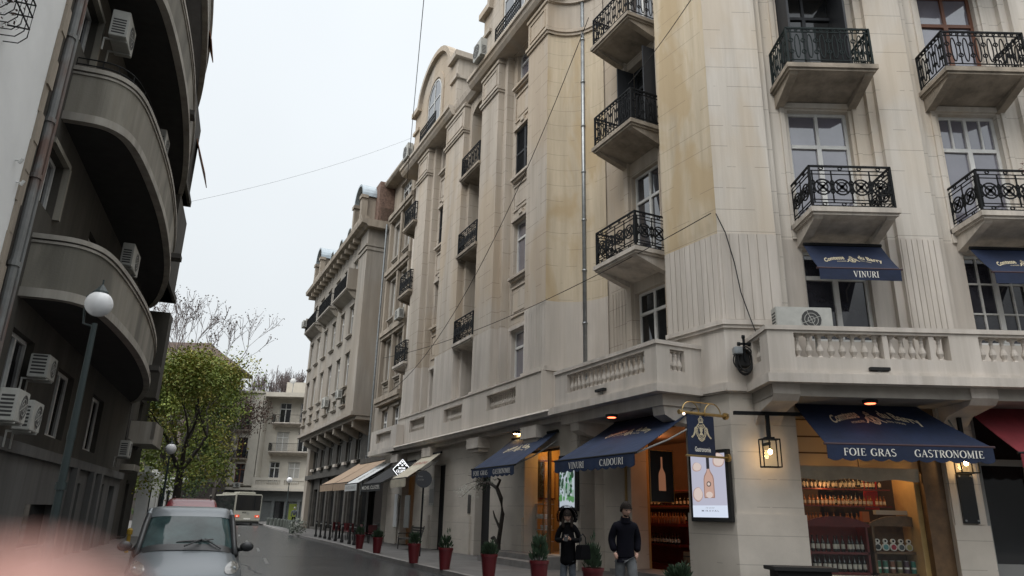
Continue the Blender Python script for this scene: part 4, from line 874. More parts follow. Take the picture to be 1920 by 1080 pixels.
# ---------------------------------------------------------------- blue hanging sign
u_ = 12.95; t = thing('hanging_sign', FA(u_, -.8, 3.9), 'navy hanging sign with gold crest above the word Gastronomie, on brass rods at the corner', 'sign')
FS = Fr((0, 0), 0, 1); FS.o = FA(u_, 0, 0); FS.d = -FA.n.copy(); FS.n = -FA.d.copy()    # u to the wall (picture's right), o towards the viewer
q = MB(FS); q.box(-.42, .36, -.01, .01, 2.96, 3.86); obj('panel', q, 'blue', t)
crest(lambda x, y, d: FS(-.03+x, .014, 3.50+y), t, .80)
ps, X = serif_polys('GASTRO') if False else font_polys('Gastronomie', .025); q = MB(); letters(q, ps, lambda x, y: FS(-.24+.46*x/X, .014, 3.04+y*.11)); obj('lettering', q, 'ink', t)
q = MB(FS); q.ftube([(-.62, 0, 3.90), (.72, 0, 3.90)], .035, 10); q.ftube([(-.5, 0, 2.94), (.72, 0, 2.94)], .025, 8)
for s in (-.62, .1, .70): q.ftube([(s-.02, 0, 3.90), (s+.02, 0, 3.90)], .055, 10)
q.ftube([(.70, 0, 2.94), (.76, 0, 2.94)], .09, 10); q.ftube([(.70, 0, 3.9), (.78, 0, 3.9)], .08, 10)
for cx in (-.30, .35): q.ftube([(cx+.24*cos(pi*k/10), 0, 3.92+.24*sin(pi*k/10)) for k in range(11)], .014, 6)
q.ftube([(-.3, 0, 4.16), (.35, 0, 4.16)], .012, 6); obj('bracket', q, 'brass', t, smooth=True)
q = MB(); q.ball(FS(-.52, .03, 3.86), .028); obj('bulb', q, em('small_white_bulb', (1, .8, .6), 6), t)
# ---------------------------------------------------------------- wall lanterns
def lantern(x, z0, z1, label, o=.42, w=.20):
    t = thing('wall_lantern', FB(x, 0, z1), label, 'lantern', 'glass wall lanterns by the shop window')
    q = MB(FB); r = .012
    for a in (x-w, x+w):
        for b in (o-w*.6, o+w*.6): q.box(a-r, a+r, b-r, b+r, z0, z1)
    for z in (z0, z1):
        for b in (o-w*.6, o+w*.6): q.box(x-w, x+w, b-r, b+r, z-r, z+r)
        for a in (x-w, x+w): q.box(a-r*1.01, a+r*1.01, o-w*.6, o+w*.6, z-r, z+r)
    q.box(x-.1, x+.1, o-.09, o+.09, z1, z1+.05); obj('cage', q, 'iron', t)
    q = MB(FB); q.box(x-.04, x+.04, o-.04, o+.04, z1+.05, 3.97); q.box(x-.03, x+.03, 0, o, z1-.12, z1-.06); q.ftube([(x, o, z1), (x, o, z1-.22)], .02, 6); obj('stem', q, 'iron', t)
    q = MB(FB)
    for o_ in (o-w*.6, o+w*.6): q.add([FB(x-w, o_, z0), FB(x+w, o_, z0), FB(x+w, o_, z1), FB(x-w, o_, z1)], [(0, 1, 2, 3)])
    obj('pane', q, 'glass', t)
    q = MB(); q.ball(FB(x, o, z1-.28), .05, 10, 6, sz=1.3); obj('bulb', q, 'bulb', t, smooth=True)
    L = bpy.data.lights.new('lantern_lamp', 'POINT'); L.energy = 6; L.color = (1, .60, .26); L.shadow_soft_size = .05
    lo = bpy.data.objects.new('lantern_lamp', L); C.objects.link(lo); lo.location = FB(x, o, z1-.28) + Vector((0, -.0, -.09)); return t
lantern(6.0, 2.74, 3.36, 'glass wall lantern with warm bulb, left of the shop window under a black beam')
lantern(10.5, 2.72, 3.22, 'glass wall lantern with warm bulb, half hidden by the navy awning valance', o=.36)
t = tag(obj('signal_beam', MB(FB).box(5.25, 6.84, .30, .40, 3.92, 4.0), 'iron', at=FB(6, .4, 3.9)), 'dark blue horizontal beam under the terrace holding the left lantern', 'beam'); t.name = 'metal_beam'
for k, (p, lb) in enumerate(((FB(8.15, 1.0, ZL-.27), 'red glowing heater lamp under the terrace above the FOIE GRAS awning'), (FA(16.1, .35, ZL-.29), 'red glowing heater lamp under the terrace above the VINURI awning'), (FA(22.3, .1, ZL-.17), 'small white lamp under the ledge above the vine'))):
    t = thing('ceiling_lamp', p, lb, 'lamp'); q = MB(); q.lathe([(.16, -.07), (.17, 0)], p, 14); obj('housing', q, 'black', t)
    q = MB(); q.lathe([(.10, -.085), (.12, -.071)], p, 12); obj('lens', q, 'spot' if k < 2 else 'bulb', t)
# ---------------------------------------------------------------- display case, poster banners
t = thing('display_case', FB(10.56, .05, 1.6), 'dark glass menu case with metal studs on the pier right of the shop window', 'display case')
q = MB(FB); q.box(10.40, 10.76, .05, .10, 1.62, 2.72); obj('panel', q, 'paned', t)
q = MB(FB)
for a, b in ((10.44, 1.68), (10.72, 1.68), (10.44, 2.66), (10.72, 2.66)): q.ftube([(a, .10, b), (a, .125, b)], .022, 8)
obj('stud', q, 'zinc', t)
t = thing('poster_banner', FA(14.6, -.5, 2.3), 'black hanging banner with a rose wine bottle in the open shop doorway', 'banner')
FP = Fr((0, 0), 0, 1); FP.o = FA(15.35, -.3, 0); FP.d = -FA.n.copy(); FP.n = -FA.d.copy()
q = MB(FP); q.box(.0, .72, -.01, .01, 1.98, 3.25); obj('cloth', q, 'black', t)
q = MB(FP); q.box(-.02, 0, -.015, .015, 1.96, 3.27); q.box(.72, .74, -.015, .015, 1.96, 3.27); q.box(0, .72, -.015, .015, 1.96, 1.98); q.box(0, .72, -.015, .015, 3.25, 3.27); obj('frame', q, 'brass', t)
q = bottle_flat(lambda x, y, d: FP(.36+x, .013+d*.001, 2.25+y), 0, 0, .22, .85, 0); obj('bottle_image', q, em('banner_rose_bottle', (.50, .22, .12), .35), t)
# ================================================================ ground
struct('road', MB().box(-160, 160, -40, 260, -.3, 0), 'asphalt')
kr = [(9.3, -8), (6.66, 3.2), (2.3, 12.2), (-1.37, 20.2), (-4.23, 26.5), (-7.55, 35.0), (-13, 47.3), (-19.9, 64.5), (-25.5, 79), (-34, 99)]
q = MB(); out_ = [Vector((x, y, 0)) for x, y in kr]; 
poly_z(q, out_+[Vector((60, 99, 0)), Vector((60, -8, 0))], -.2, SW); struct('pavement', q, 'pave')
q = MB()
def offs(ps, d):
    r = []
    for i, p in enumerate(ps):
        t = (Vector(ps[min(i+1, len(ps)-1)])-Vector(ps[max(i-1, 0)])).normalized(); r.append((p[0]-t.y*d, p[1]+t.x*d))
    return r
def kerb(ps, d, name='kerb'):
    q = MB(); a = offs(ps, 0.0); b = offs(ps, d)
    for i in range(len(ps)-1):
        q.add([Vector((*a[i], -.1)), Vector((*b[i], -.1)), Vector((*b[i+1], -.1)), Vector((*a[i+1], -.1)), Vector((*a[i], SW+.006)), Vector((*b[i], SW+.004)), Vector((*b[i+1], SW+.004)), Vector((*a[i+1], SW+.006))], [(0, 1, 2, 3), (4, 5, 6, 7), (0, 1, 5, 4), (1, 2, 6, 5), (2, 3, 7, 6), (3, 0, 4, 7)])
    return struct(name, q, 'kerb')
kerb(kr, .16)
kl = [tuple(FL(u, o, 0))[:2] for u, o in ((-8, 2.7), (10, 2.7), (34, 2.5), (60, 2.3), (90, 2.0))]
q = MB(); poly_z(q, [Vector((x, y, 0)) for x, y in kl]+[FL(90, -60, 0), FL(-8, -60, 0)], -.2, SW); struct('pavement', q, 'pave'); kerb(kl, -.16)
q = MB()
for u, o, l in ((24, 4.5, 3), (31, 4.4, 3), (39, 4.0, 3), (48, 3.6, 3)):
    p = FL(u, o+1.4, .004); d = FL.d; n = FL.n; q.add([p-n*.05, p+n*.05, p+n*.05+d*l, p-n*.05+d*l], [(0, 1, 2, 3)])
struct('road_marking', q, mat('worn_white_paint', (.22, .22, .21), .7, var=.6, scale=9))
q = MB(); random.seed(3)
def crack(pts):
    P_ = []
    for a, b in zip(pts, pts[1:]):
        for i in range(12): t = i/12; P_.append((a[0]+(b[0]-a[0])*t+random.uniform(-.06, .06), a[1]+(b[1]-a[1])*t+random.uniform(-.06, .06)))
    for a, b in zip(P_, P_[1:]):
        d = (Vector(b)-Vector(a)).normalized(); w = random.uniform(.012, .035)
        q.add([Vector((a[0]-d.y*w, a[1]+d.x*w, .003)), Vector((a[0]+d.y*w, a[1]-d.x*w, .003)), Vector((b[0]+d.y*w, b[1]-d.x*w, .003)), Vector((b[0]-d.y*w, b[1]+d.x*w, .003))], [(0, 1, 2, 3)])
crack([(-9.5, 26), (-7.2, 26.8), (-5.2, 26.0)]); crack([(-8.5, 24), (-6, 19)]); crack([(-14, 40), (-11, 37.5)]); crack([(-12, 33), (-9.6, 33.5), (-8.2, 32.6)])
struct('road_crack', q, mat('tar_crack', (.012, .012, .012), .5))
# ================================================================ neighbours on the right
def facade(b, fr, u0, u1, z0, z1, o, m, wins, ob=None, depth=.2, kind='cross', f='wfr', pane='pane', name='wall', sills=True):
    ob = o-.35 if ob is None else ob
    q = MB(fr); q.wall(u0, u1, z0, z1, o, ob, [(a, c, d, e_) for a, c, d, e_ in wins])
    if sills:
        for a, c, d, e_ in wins: sill(q, fr, a, c, d, o); q.box(a-.1, c+.1, o, o+.08, e_+.02, e_+.14)
    w_ = obj(name, q, m, b)
    for i, (a, c, d, e_) in enumerate(wins): window(b, fr, a, c, d, e_, o-depth, kind, f, pane if not isinstance(pane, (list, tuple)) else pane[i % len(pane)], t=.09)
    return w_
n1 = thing('apartment_building', FA(42, -1, 0), 'narrow grey-beige building with paired windows, between the cream corner building and the long grey one', 'building')
q = [(40.3, 41.5, a, c) for a, c in ((5.2, 7.6), (9.4, 12.0), (13.5, 16.1), (17.6, 20.0))]+[(42.6, 43.8, a, c) for a, c in ((5.2, 7.6), (9.4, 12.0), (13.5, 16.1), (17.6, 20.0))]
facade(n1, FA, 38.5, 46.1, 4.6, 21.0, -1.15, 'fgrey', q, pane=['pane', 'paned', 'curt', 'paned'])
m = MB(FA)
for z in (8.4, 12.7, 16.9, 21.0): m.box(39.6, 44.6, -1.15, -.75, z-.3, z); m.box(39.6, 44.6, -1.15, -.85, z-.5, z-.3)
for u in (39.6, 41.85, 44.3): m.box(u, u+.3, -1.15, -.9, 8.4, 21.0)
obj('moulding', m, 'dirty', n1)
for z in (8.9, 13.1, 17.2):
    m = MB(FA); relief(m, FA, 40.2, 41.6, z-.35, z+.2, -1.15); relief(m, FA, 42.5, 43.9, z-.35, z+.2, -1.15); obj('relief', m, 'fgrey', n1)
facade(n1, FA, 38.5, 46.1, 21.0, 24.0, -1.5, 'dirty', [(39.6, 41.6, 21.8, 23.4), (42.2, 44.4, 21.8, 23.4)], kind='multi', pane='pane')
m = MB(FA); m.prism([(-2.2, 24.0), (-.8, 24.0), (-.7, 24.15), (-.7, 24.3), (-2.2, 24.9)], 38.4, 46.2, 'u'); m.box(38.4, 46.2, -9, -1.9, 4, 24.6); obj('roof', m, 'dirty', n1)
m = MB(FA); m.ftube([(45.6, -.95, 5.0), (45.6, -.95, 20.9)], .07, 8); m.ftube([(46.6, -.95, 2.6), (45.7, -.9, 5.0)], .07, 8); obj('drainpipe', m, 'zinc', n1)
m = MB(FA); m.wall(38.5, 46.1, 0, 4.6, -1.2, -1.5, [(38.9, 41.8, .5, 3.6), (42.4, 45.6, .2, 3.6)]); m.box(38.5, 46.1, -1.2, -.6, 4.45, 4.75); obj('shopfront', m, 'fdark', n1)
m = MB(FA); m.box(38.9, 41.8, -1.42, -1.4, .5, 3.6); m.box(42.4, 45.6, -1.42, -1.4, .2, 3.6); obj('shop_window', m, 'paned', n1)
m = MB(FA); m.wall(35.0, 39.6, ZL+.25, ZP, .55, .3, [(35.9, 38.6, 5.1, 5.6)]); m.box(34.9, 39.7, -1.2, .65, ZL, ZL+.25); m.box(35.9, 38.6, .28, .34, 5.1, 5.6); m.box(34.95, 35.0, -1, .55, ZL+.25, ZP); tb = obj('terrace', m, 'low', bld)
# the long grey building with projecting bays
fb = thing('apartment_building', FA(56, 0, 0), 'long grey-beige old building with round zinc dormers and an overhanging upper facade', 'building')
wz = [(8.6, 9.2), (9.9, 12.3), (13.6, 15.8), (17.0, 19.3)]
cols = [49.2, 52.0, 54.9, 57.9, 60.8, 63.6]
wl = [(c, c+1.15, a, b) for c in cols for a, b in wz]
facade(fb, FA, 46.2, 65.5, 7.8, 20.7, 0, 'fgrey', wl, pane=['paned', 'pane', 'paned', 'curt', 'pane'], kind='cross')
m = MB(FA); m.box(46.15, 48.3, -1.6, .16, 7.8, 20.7); m.box(46.1, 48.35, -1.6, .24, 19.0, 19.2); m.box(46.1, 48.35, -1.6, .3, 19.3, 19.45); obj('pilaster', m, 'fgrey', fb)
m = MB(FA); m.prism([(-1.6, 20.6), (.35, 20.6), (.5, 20.75), (.8, 20.8), (.85, 21.1), (-1.6, 21.2)], 45.7, 66.0, 'u'); obj('cornice', m, 'dirty', fb)
for i in range(12): pass
m = MB(FA)
for i in range(14): u = 48.6+i*1.28; m.box(u, u+.25, 0, .62, 20.3, 20.6)
obj('cornice_brackets', m, 'dirty', fb)
m = MB(FA); m.box(46.15, 65.6, -1.6, .25, 7.55, 7.8); m.box(46.2, 65.5, -1.6, -.1, 7.3, 7.55); obj('ledge', m, 'fgrey', fb)
for i in range(7): m = MB(FA); u = 47.0+i*2.8; m.prism([(-1.3, 7.3), (-.15, 7.3), (-.15, 6.9), (-1.3, 6.4)], u, u+.4, 'u'); obj('bracket', m, 'fgrey', fb)
lw = [(c-.1, c+1.4, 5.0, 6.5) for c in cols]
facade(fb, FA, 46.1, 66.2, 4.3, 7.3, -1.35, 'fdark', lw, f='gfr', pane='paned', kind='single')
m = MB(FA)
for c in cols: m.box(c+.2, c+.9, -1.2, -1.0, 4.75, 4.95)
obj('sill_stones', m, 'low', fb)
m = MB(FA); m.wall(46.1, 66.2, 0, 4.3, -1.5, -1.9, [(46.8+i*3.1, 49.0+i*3.1, .3, 3.3) for i in range(6)]); m.box(46.1, 66.2, -1.5, -.95, 4.1, 4.45)
for i in range(7): m.box(46.15+i*3.1, 46.65+i*3.1, -1.5, -1.35, 0, 4.1)
obj('shopfront', m, 'fdark', fb)
m = MB(FA); m.box(46.2, 66, -1.72, -1.7, .3, 3.3); obj('shop_window', m, 'paned', fb)
m = MB(FA); m.box(65.2, 66.4, -1.6, -1.0, 0, 8.0); obj('pier', m, 'fgrey', fb)
for u0, u1 in ((48.9, 53.6), (54.6, 59.3), (60.4, 64.9)):
    balcony(fb, FA, u0, u1, 0, .75, 16.95, 1.1, 'plain', 'fgrey', 'iron', drop=.6)
m = MB(FA); m.box(48.9, 49.2, 0, .72, 16.95, 18.4); m.box(64.7, 64.9, 0, .72, 16.95, 18.3); obj('balcony_panel', m, 'fgrey', fb)
m = MB(FA); m.box(46.2, 66.2, -10, -1.9, 0, 21); m.box(46.2, 65.6, -9, -.6, 20.9, 22.4); obj('core', m, 'dirty', fb)
def dormer(u, w, h, of=0.35, dp=1.6, big=True):
    R = w/2; z0 = 21.2; zs = z0+h
    d = obj('dormer', MB(FA).prism([(u-R, z0), (u+R, z0)]+[(u+R*cos(pi*k/12), zs+R*sin(pi*k/12)) for k in range(13)], of-.25, of-dp, 'o'), 'dirty', fb)
    m = MB(FA)
    for k in range(14):
        t0, t1 = pi*k/14, pi*(k+1)/14; q = [(u+r*cos(t), zs+r*sin(t)) for t in (t0, t1) for r in (R*1.0, R*1.14)]; m.prism([q[0], q[1], q[3], q[2]], of+.1, of-dp-.02, 'o')
    obj('dormer_roof', m, 'zroof', d)
    if big:
        m = MB(FA)
        for s in (-1, 1): m.box(u+s*R-.22, u+s*R+.22, of-.3, of+.12, z0, zs); m.box(u+s*R-.32, u+s*R+.32, of-.3, of+.2, zs-.25, zs)
        m.box(u-R-.5, u+R+.5, of-.4, of+.1, z0-.01, z0+.5); obj('dormer_pillars', m, 'dirty', d)
    m = MB(FA); m.box(u-R*.55, u+R*.55, of-.25, of-.22, z0+.5, zs+R*.3); obj('window', m, 'paned', d)
dormer(48.2, 2.2, 2.2, .55, 2.4); dormer(52.4, 1.3, .9, .1, 1.4, False); dormer(55.2, 1.3, .9, .1, 1.4, False); dormer(62.2, 2.2, 1.9, .55, 2.4); dormer(58.4, 1.3, .9, .1, 1.4, False)
m = MB(FA); m.box(46.2, 47.6, -2.5, -.4, 21.2, 24.4); obj('chimney', m, mat('old_brick', (.20, .13, .10), .9, var=.6, scale=7), fb)
m = MB(FA); m.box(59.5, 64.5, -3, -1.2, 21.2, 23.6); m.box(49.2, 51.5, -3, -1.0, 21.2, 23.8); obj('attic_room', m, 'zroof', fb)
# ================================================================ end of the street
FE = Fr((0, 100), -90, 1); FE.n = Vector((0, -1, 0))
eb = thing('apartment_building', FE(-32, 0, 0), 'beige four-storey building with white balconies closing the far end of the street', 'building')
facade(eb, FE, -41, -34.1, 4.6, 17.0, 1.2, 'ebeige', [(-36.9, -35.5, 12.0, 14.9), (-36.9, -35.5, 8.2, 10.9), (-36.7, -35.4, 4.9, 7.4), (-39.9, -38.6, 12.0, 14.9), (-39.9, -38.6, 8.2, 10.9)], pane='pane', f='bfr')
facade(eb, FE, -34.1, -26, 4.6, 16.6, -.8, 'ebeige', [(-32.3, -30.7, 13.2, 16.0), (-29.4, -27.9, 13.2, 16.0), (-32.3, -30.6, 9.3, 12.0), (-29.3, -27.8, 9.3, 12.0), (-32.8, -31.4, 5.2, 7.9), (-30.2, -28.6, 5.2, 7.9)], pane=['paned', 'pane', 'curt'], f='wfr')
for z in (13.15, 9.25):
    balcony(eb, FE, -32.9, -26.8, -.8, .6, z, 1.05, 'plain', 'slabc', 'iron', drop=.6)
balcony(eb, FE, -37.2, -35.2, 1.2, 1.7, 11.9, 1.0, 'scroll', 'slab', 'iron'); balcony(eb, FE, -37.2, -35.2, 1.2, 1.7, 8.1, 1.0, 'scroll', 'slab', 'iron')
m = MB(FE); m.box(-41.2, -34.0, -3, 1.4, 17.0, 17.3); m.box(-34.1, -25.6, -3, 1.2, 16.6, 17.2); m.box(-31.8, -26, -3, -1.0, 17.2, 19.0); obj('roof', m, 'ebeige', eb)
m = MB(FE); m.box(-34.0, -33.9, -.8, 1.2, 4.6, 17.0); m.ftube([(-33.9, 1.25, .3), (-33.9, 1.25, 16.8)], .06, 6); obj('drainpipe', m, 'ebeige', eb)
m = MB(FE); m.wall(-34.2, -26.2, 4.35, 5.7, 1.3, 1.0, [(-33.7, -30.4, 4.75, 5.35), (-29.9, -26.6, 4.75, 5.35)]); m.box(-41.2, -26, -1, 1.5, 4.0, 4.34); eq = obj('terrace', m, 'ebeige', eb)
m = MB(FE)
for i in range(14): m.box(-33.6+i*.24, -33.48+i*.24, 1.1, 1.2, 4.75, 5.35); m.box(-29.8+i*.24, -29.68+i*.24, 1.1, 1.2, 4.75, 5.35)
obj('balusters', m, 'ebeige', eq)
m = MB(FE); m.box(-41, -26, -2, -.3, 0, 4.0); m.box(-41, -26, -.3, .0, 2.7, 4.0)
for u in (-33.6, -31.6, -29.9, -28.2, -26.6): m.box(u, u+.35, -.3, .1, 0, 2.7)
obj('shopfront', m, mat('grey_shop_panel', (.16, .17, .165), .7, var=.2), eb)
m = MB(FE); m.box(-31.2, -30.0, -.28, -.2, .1, 2.6); obj('shop_window', m, 'paned', eb); m = MB(FE); m.box(-29.3, -28.3, -.28, -.2, .3, 2.4); obj('green_panel', m, mat('yellow_green_panel', (.20, .24, .04), .7), eb)
m = MB(FE); m.box(-41, -26, -12, -1.3, 0, 17); obj('core', m, 'ebeige', eb)
t = thing('satellite_dish', FE(-30.5, .5, 17.2), 'white satellite dish on the flat roof at the end of the street', 'satellite dish')
q = MB(FE); q.ftube([(-30.5, .3, 17.2), (-30.5, .3, 18.6)], .04, 6); obj('mast', q, 'zinc', t)
q = MB(); c_ = FE(-30.5, .45, 18.9); rows = [[c_+Vector((r*cos(2*pi*k/14), -.25*(1-r*r/.4), r*sin(2*pi*k/14))) for k in range(15)] for r in (.01, .22, .40)]; q.grid(rows); obj('dish', q, 'wfr', t)
# house behind the trees
hs = thing('house', (-44, 93, 0), 'brown-roofed grey house half hidden behind the green tree on the left', 'house')
m = MB(); m.box(-56, -37.4, 93, 98, 0, 19.0); obj('wall', m, mat('brown_grey_house_wall', (.06, .05, .045), .9, var=.3, scale=.6), hs)
m = MB(); m.add([(-55, 92, 19), (-35.9, 92, 19), (-36.1, 99, 19), (-55, 99, 19), (-55, 92, 19.4), (-35.9, 92, 19.4), (-36.1, 99, 19.4), (-55, 99, 19.4), (-50, 95.5, 23.2), (-41.4, 95.5, 23.2)], [(0, 1, 2, 3), (0, 1, 5, 4), (1, 2, 6, 5), (2, 3, 7, 6), (3, 0, 4, 7), (4, 5, 9, 8), (5, 6, 9), (6, 7, 8, 9), (7, 4, 8)]); obj('roof', m, mat('brown_roof_tiles', (.10, .07, .055), .9, var=.4, scale=2), hs)
FH = Fr((0, 93), -90, 1); FH.n = Vector((0, -1, 0))
for x_ in (-39.6, -42.4, -45.4):
    for z in (5, 9, 13): window(hs, FH, x_, x_+1.1, z, z+1.9, .06, 'cross', 'gfr', 'paned')
# ================================================================ the left side
wb = thing('white_building', FL(5, .1, 0), 'plain white-rendered building wall at the photo\'s left edge with an iron flower basket', 'building')
m = MB(FL); m.box(-12, 15.15, -12, .12, 0, 26); obj('wall', m, 'lwhite', wb)
m = MB(FL); 
for i in range(40): z = i*.65; m.box(15.1+random.uniform(-.03, .02), 15.3+random.uniform(0, .12), -.6, .17+random.uniform(-.03, .03), z, z+.66)
obj('broken_edge', m, 'dirty', wb)
t = thing('window_basket', FL(11.8, .1, 9.2), 'curved black iron window basket on the white wall, top left corner', 'window basket')
q = MB(FL); 
for z in (9.45, 9.7, 9.95): q.ftube([(10.8, .12, z), (10.8, .45, z), (12.75, .45, z), (12.75, .12, z)], .016, 6)
for i in range(11): u = 10.8+.195*i; q.ftube([(u, .12, 9.12), (u, .34, 9.14), (u, .45, 9.28), (u, .45, 9.95)], .010, 5)
obj('grille', q, 'iron', t)
q = MB(); 
for i in range(90): p = FL(10.9+random.random()*1.7, .15+random.random()*.25, 9.2+random.random()*.45); a = Vector((random.uniform(-.05, .05), random.uniform(-.05, .05), random.uniform(-.05, .05))); b = Vector((random.uniform(-.05, .05), random.uniform(-.05, .05), .03)); q.add([p, p+a, p+a+b, p+b], [(0, 1, 2, 3)])
obj('dead_plant', q, 'brownl', t)
for k, (z, u) in enumerate(((7.75, 14.6), (7.45, 14.95))):
    q = MB(FL); q.ftube([(u, .1, z), (u, .22, z)], .015, 6); q.ftube([(u, .2, z-.05), (u, .24, z+.05)], .03, 6); tag(obj('wall_hook', q, 'wfr', at=FL(u, .1, z)), ('upper small white hook on the white wall', 'lower small white hook by the broken wall edge')[k], 'hook')
lb = thing('apartment_building', FL(25, 0, 0), 'dark sooty modernist building with stacked curved balconies on the left of the street', 'building')
lwins = [(16.7, 17.95, 7.85, 9.15), (16.7, 17.95, 12.0, 13.3), (16.7, 17.95, 16.3, 17.6)]
l2 = [(21.4, 23.3, 3.25, 5.0), (26.2, 28.2, 3.25, 5.0), (17.2, 18.9, 3.5, 5.1), (21.5, 23.3, 6.9, 8.9), (27, 29, 6.9, 8.9), (21.5, 23.3, 11.1, 13.1), (27, 29, 11.1, 13.1)]
facade(lb, FL, 15.3, 34, 2.85, 24, 0, 'lwall', lwins+l2, pane=['pane', 'pane', 'pane', 'paned', 'paned'], kind='single', sills=False)
m = MB(FL)
for a, c, d, e_ in lwins: m.box(a-.12, c+.15, 0, .12, e_+.02, e_+.14); m.box(c+.03, c+.15, 0, .14, d, e_+.02)
obj('window_surround', m, 'lpar', lb)
m = MB(FL); m.wall(15.3, 34, 0, 2.6, .12, -.4, [(20.6, 24.0, .5, 1.55), (25.4, 26.3, .12, 2.2), (29.2, 30.4, .12, 2.3), (31.6, 32.8, .12, 2.3)]); m.box(15.3, 34, -.4, .22, 2.6, 2.85)
for u in (24.6, 27.2, 28.6): m.box(u, u+.35, .12, .3, 0, 2.6)
obj('ground_wall', m, 'lbase', lb)
m = MB(FL); m.box(20.6, 24, -.3, -.2, .5, 1.55); m.box(25.4, 26.3, -.3, -.2, .12, 2.2); m.box(29.2, 30.4, -.3, -.2, .12, 2.3); obj('dark_window', m, 'paned', lb)
m = MB(FL); m.box(31.6, 32.8, -.25, -.2, .12, 2.3); obj('door', m, mat('green_door_paint', (.02, .07, .05), .6), lb)
PL = [(17.0, 0), (16.98, .45), (17.0, .75), (17.12, 1.0), (17.4, 1.22), (17.85, 1.36), (18.6, 1.46), (20, 1.55), (22, 1.6), (24, 1.56), (26.5, 1.42), (29, 1.17), (31.2, .8), (33, .38), (34, 0)]
def smooth_plan(pl, n=3):
    out = []
    for i in range(len(pl)-1):
        p0, p1, p2, p3 = (pl[max(0, i-1)], pl[i], pl[i+1], pl[min(len(pl)-1, i+2)])
        for k in range(n):
            t = k/n; out.append(tuple(.5*((2*p1[j])+(-p0[j]+p2[j])*t+(2*p0[j]-5*p1[j]+4*p2[j]-p3[j])*t*t+(-p0[j]+3*p1[j]-3*p2[j]+p3[j])*t**3) for j in (0, 1)))
    return out+[pl[-1]]
PL = smooth_plan(PL)
def inset(pl, d):
    out = []
    for i, p in enumerate(pl):
        a, b = pl[max(0, i-1)], pl[min(len(pl)-1, i+1)]; dx, dy = b[0]-a[0], b[1]-a[1]; l = hypot(dx, dy) or 1
        out.append((p[0]+dy/l*d*1.0, max(0, p[1]-dx/l*d)))
    return out
def curved(zb, zt, d0, d1, m, name, parent):
    """band following the plan between insets d0 (outer) and d1 (inner)"""
    q = MB(); A_, B_ = inset(PL, d0), inset(PL, d1)
    q.grid([[FL(u, o, z) for u, o in pl] for pl, z in ((A_, zb), (A_, zt), (B_, zt), (B_, zb), (A_, zb))]); return obj(name, q, m, parent, smooth=False)
for k, z in enumerate((5.72, 9.95, 14.2, 18.45)):
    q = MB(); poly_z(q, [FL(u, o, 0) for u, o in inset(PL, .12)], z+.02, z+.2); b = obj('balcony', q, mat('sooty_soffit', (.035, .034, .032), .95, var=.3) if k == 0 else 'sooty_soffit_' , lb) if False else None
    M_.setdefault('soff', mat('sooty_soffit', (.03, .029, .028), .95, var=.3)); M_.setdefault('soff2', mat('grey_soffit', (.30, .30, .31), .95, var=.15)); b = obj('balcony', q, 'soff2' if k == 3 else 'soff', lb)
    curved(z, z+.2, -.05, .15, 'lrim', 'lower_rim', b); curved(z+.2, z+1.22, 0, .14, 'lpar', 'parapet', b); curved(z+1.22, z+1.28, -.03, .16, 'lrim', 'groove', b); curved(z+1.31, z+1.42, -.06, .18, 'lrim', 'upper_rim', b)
    if k > 0:
        q = MB(); Q = inset(PL, .06)
        for h in (.12, .28): q.tube([FL(u, max(o, .02), z+1.42+h) for u, o in Q[:int(len(Q)*.75)]], .018, 5)
        for i in range(0, int(len(Q)*.75), 4): q.tube([FL(Q[i][0], Q[i][1], z+1.4), FL(Q[i][0], Q[i][1], z+1.7)], .014, 5)
        obj('railing', q, 'iron', b)
    for u in (25.8,):
        pass
for z, u in ((9.95, 27.0), (14.2, 24.0), (5.72, 26.5)):
    o = 1.45; q = MB(FL); q.box(u, u+.5, o-.1, o+.28, z+.25, z+.42); obj('water_spout', q, 'fdark', lb)
# upper enclosed storeys with stepped end, brown panels
for z0, z1, u0, u1, o in ((10.2, 14.0, 30.2, 33.6, .95), (14.4, 18.2, 28.6, 32.4, 1.0), (18.6, 24, 25.5, 28.0, .95)):
    m = MB(FL); m.box(u0, u1, 0, o, z0, z1); m.box(u0, u1+.1, 0, o+.12, z0, z0+.25); obj('enclosed_balcony', m, 'lwall', lb)
m = MB(FL); m.box(33.0, 34.1, 0, 1.0, 5.9, 9.6); obj('side_wall', m, 'lwall', lb)
m = MB(FL); m.box(15.3, 34, -12, -.4, 0, 24); obj('core', m, 'lwall', lb)
m = MB(FL); m.tube([FL(15.75, .16, 2.9), FL(15.75, .16, 24)], .085, 10); 
for z in (4.4, 6.0, 7.9, 9.2, 11.3, 13.4): m.tube([FL(15.75, .16, z), FL(15.75, .16, z+.1)], .115, 10)
m.tube([FL(16.25, .12, 2.9), FL(16.25, .12, 24)], .05, 8); obj('drainpipe', m, mat('grey_rusty_pipe', (.20, .205, .20), .7, var=.3, scale=2, stain=(.14, .06, .035), stain_amt=.7, stain_scale=1.1), lb)
for k, (u, z) in enumerate(((26.2, 18.9), (31.5, 15.6))):
    q = MB(FL); q.box(u, u+1.5, 1.25, 1.75, z, z+1.6); 
    o_ = tag(obj('window_awning', MB(FL).prism([(1.0, z+1.7), (1.55, z+.1), (1.58, z+.12), (1.02, z+1.75)], u, u+1.6, 'u'), mat('faded_orange_cloth', (.30, .12, .055), .8, var=.3), at=FL(u, 1.2, z)), ('faded orange roller awning high on the dark left building, upper one', 'faded orange roller awning high on the dark left building, lower one')[k], 'awning', 'faded orange awnings'); o_.name = 'roller_awning'
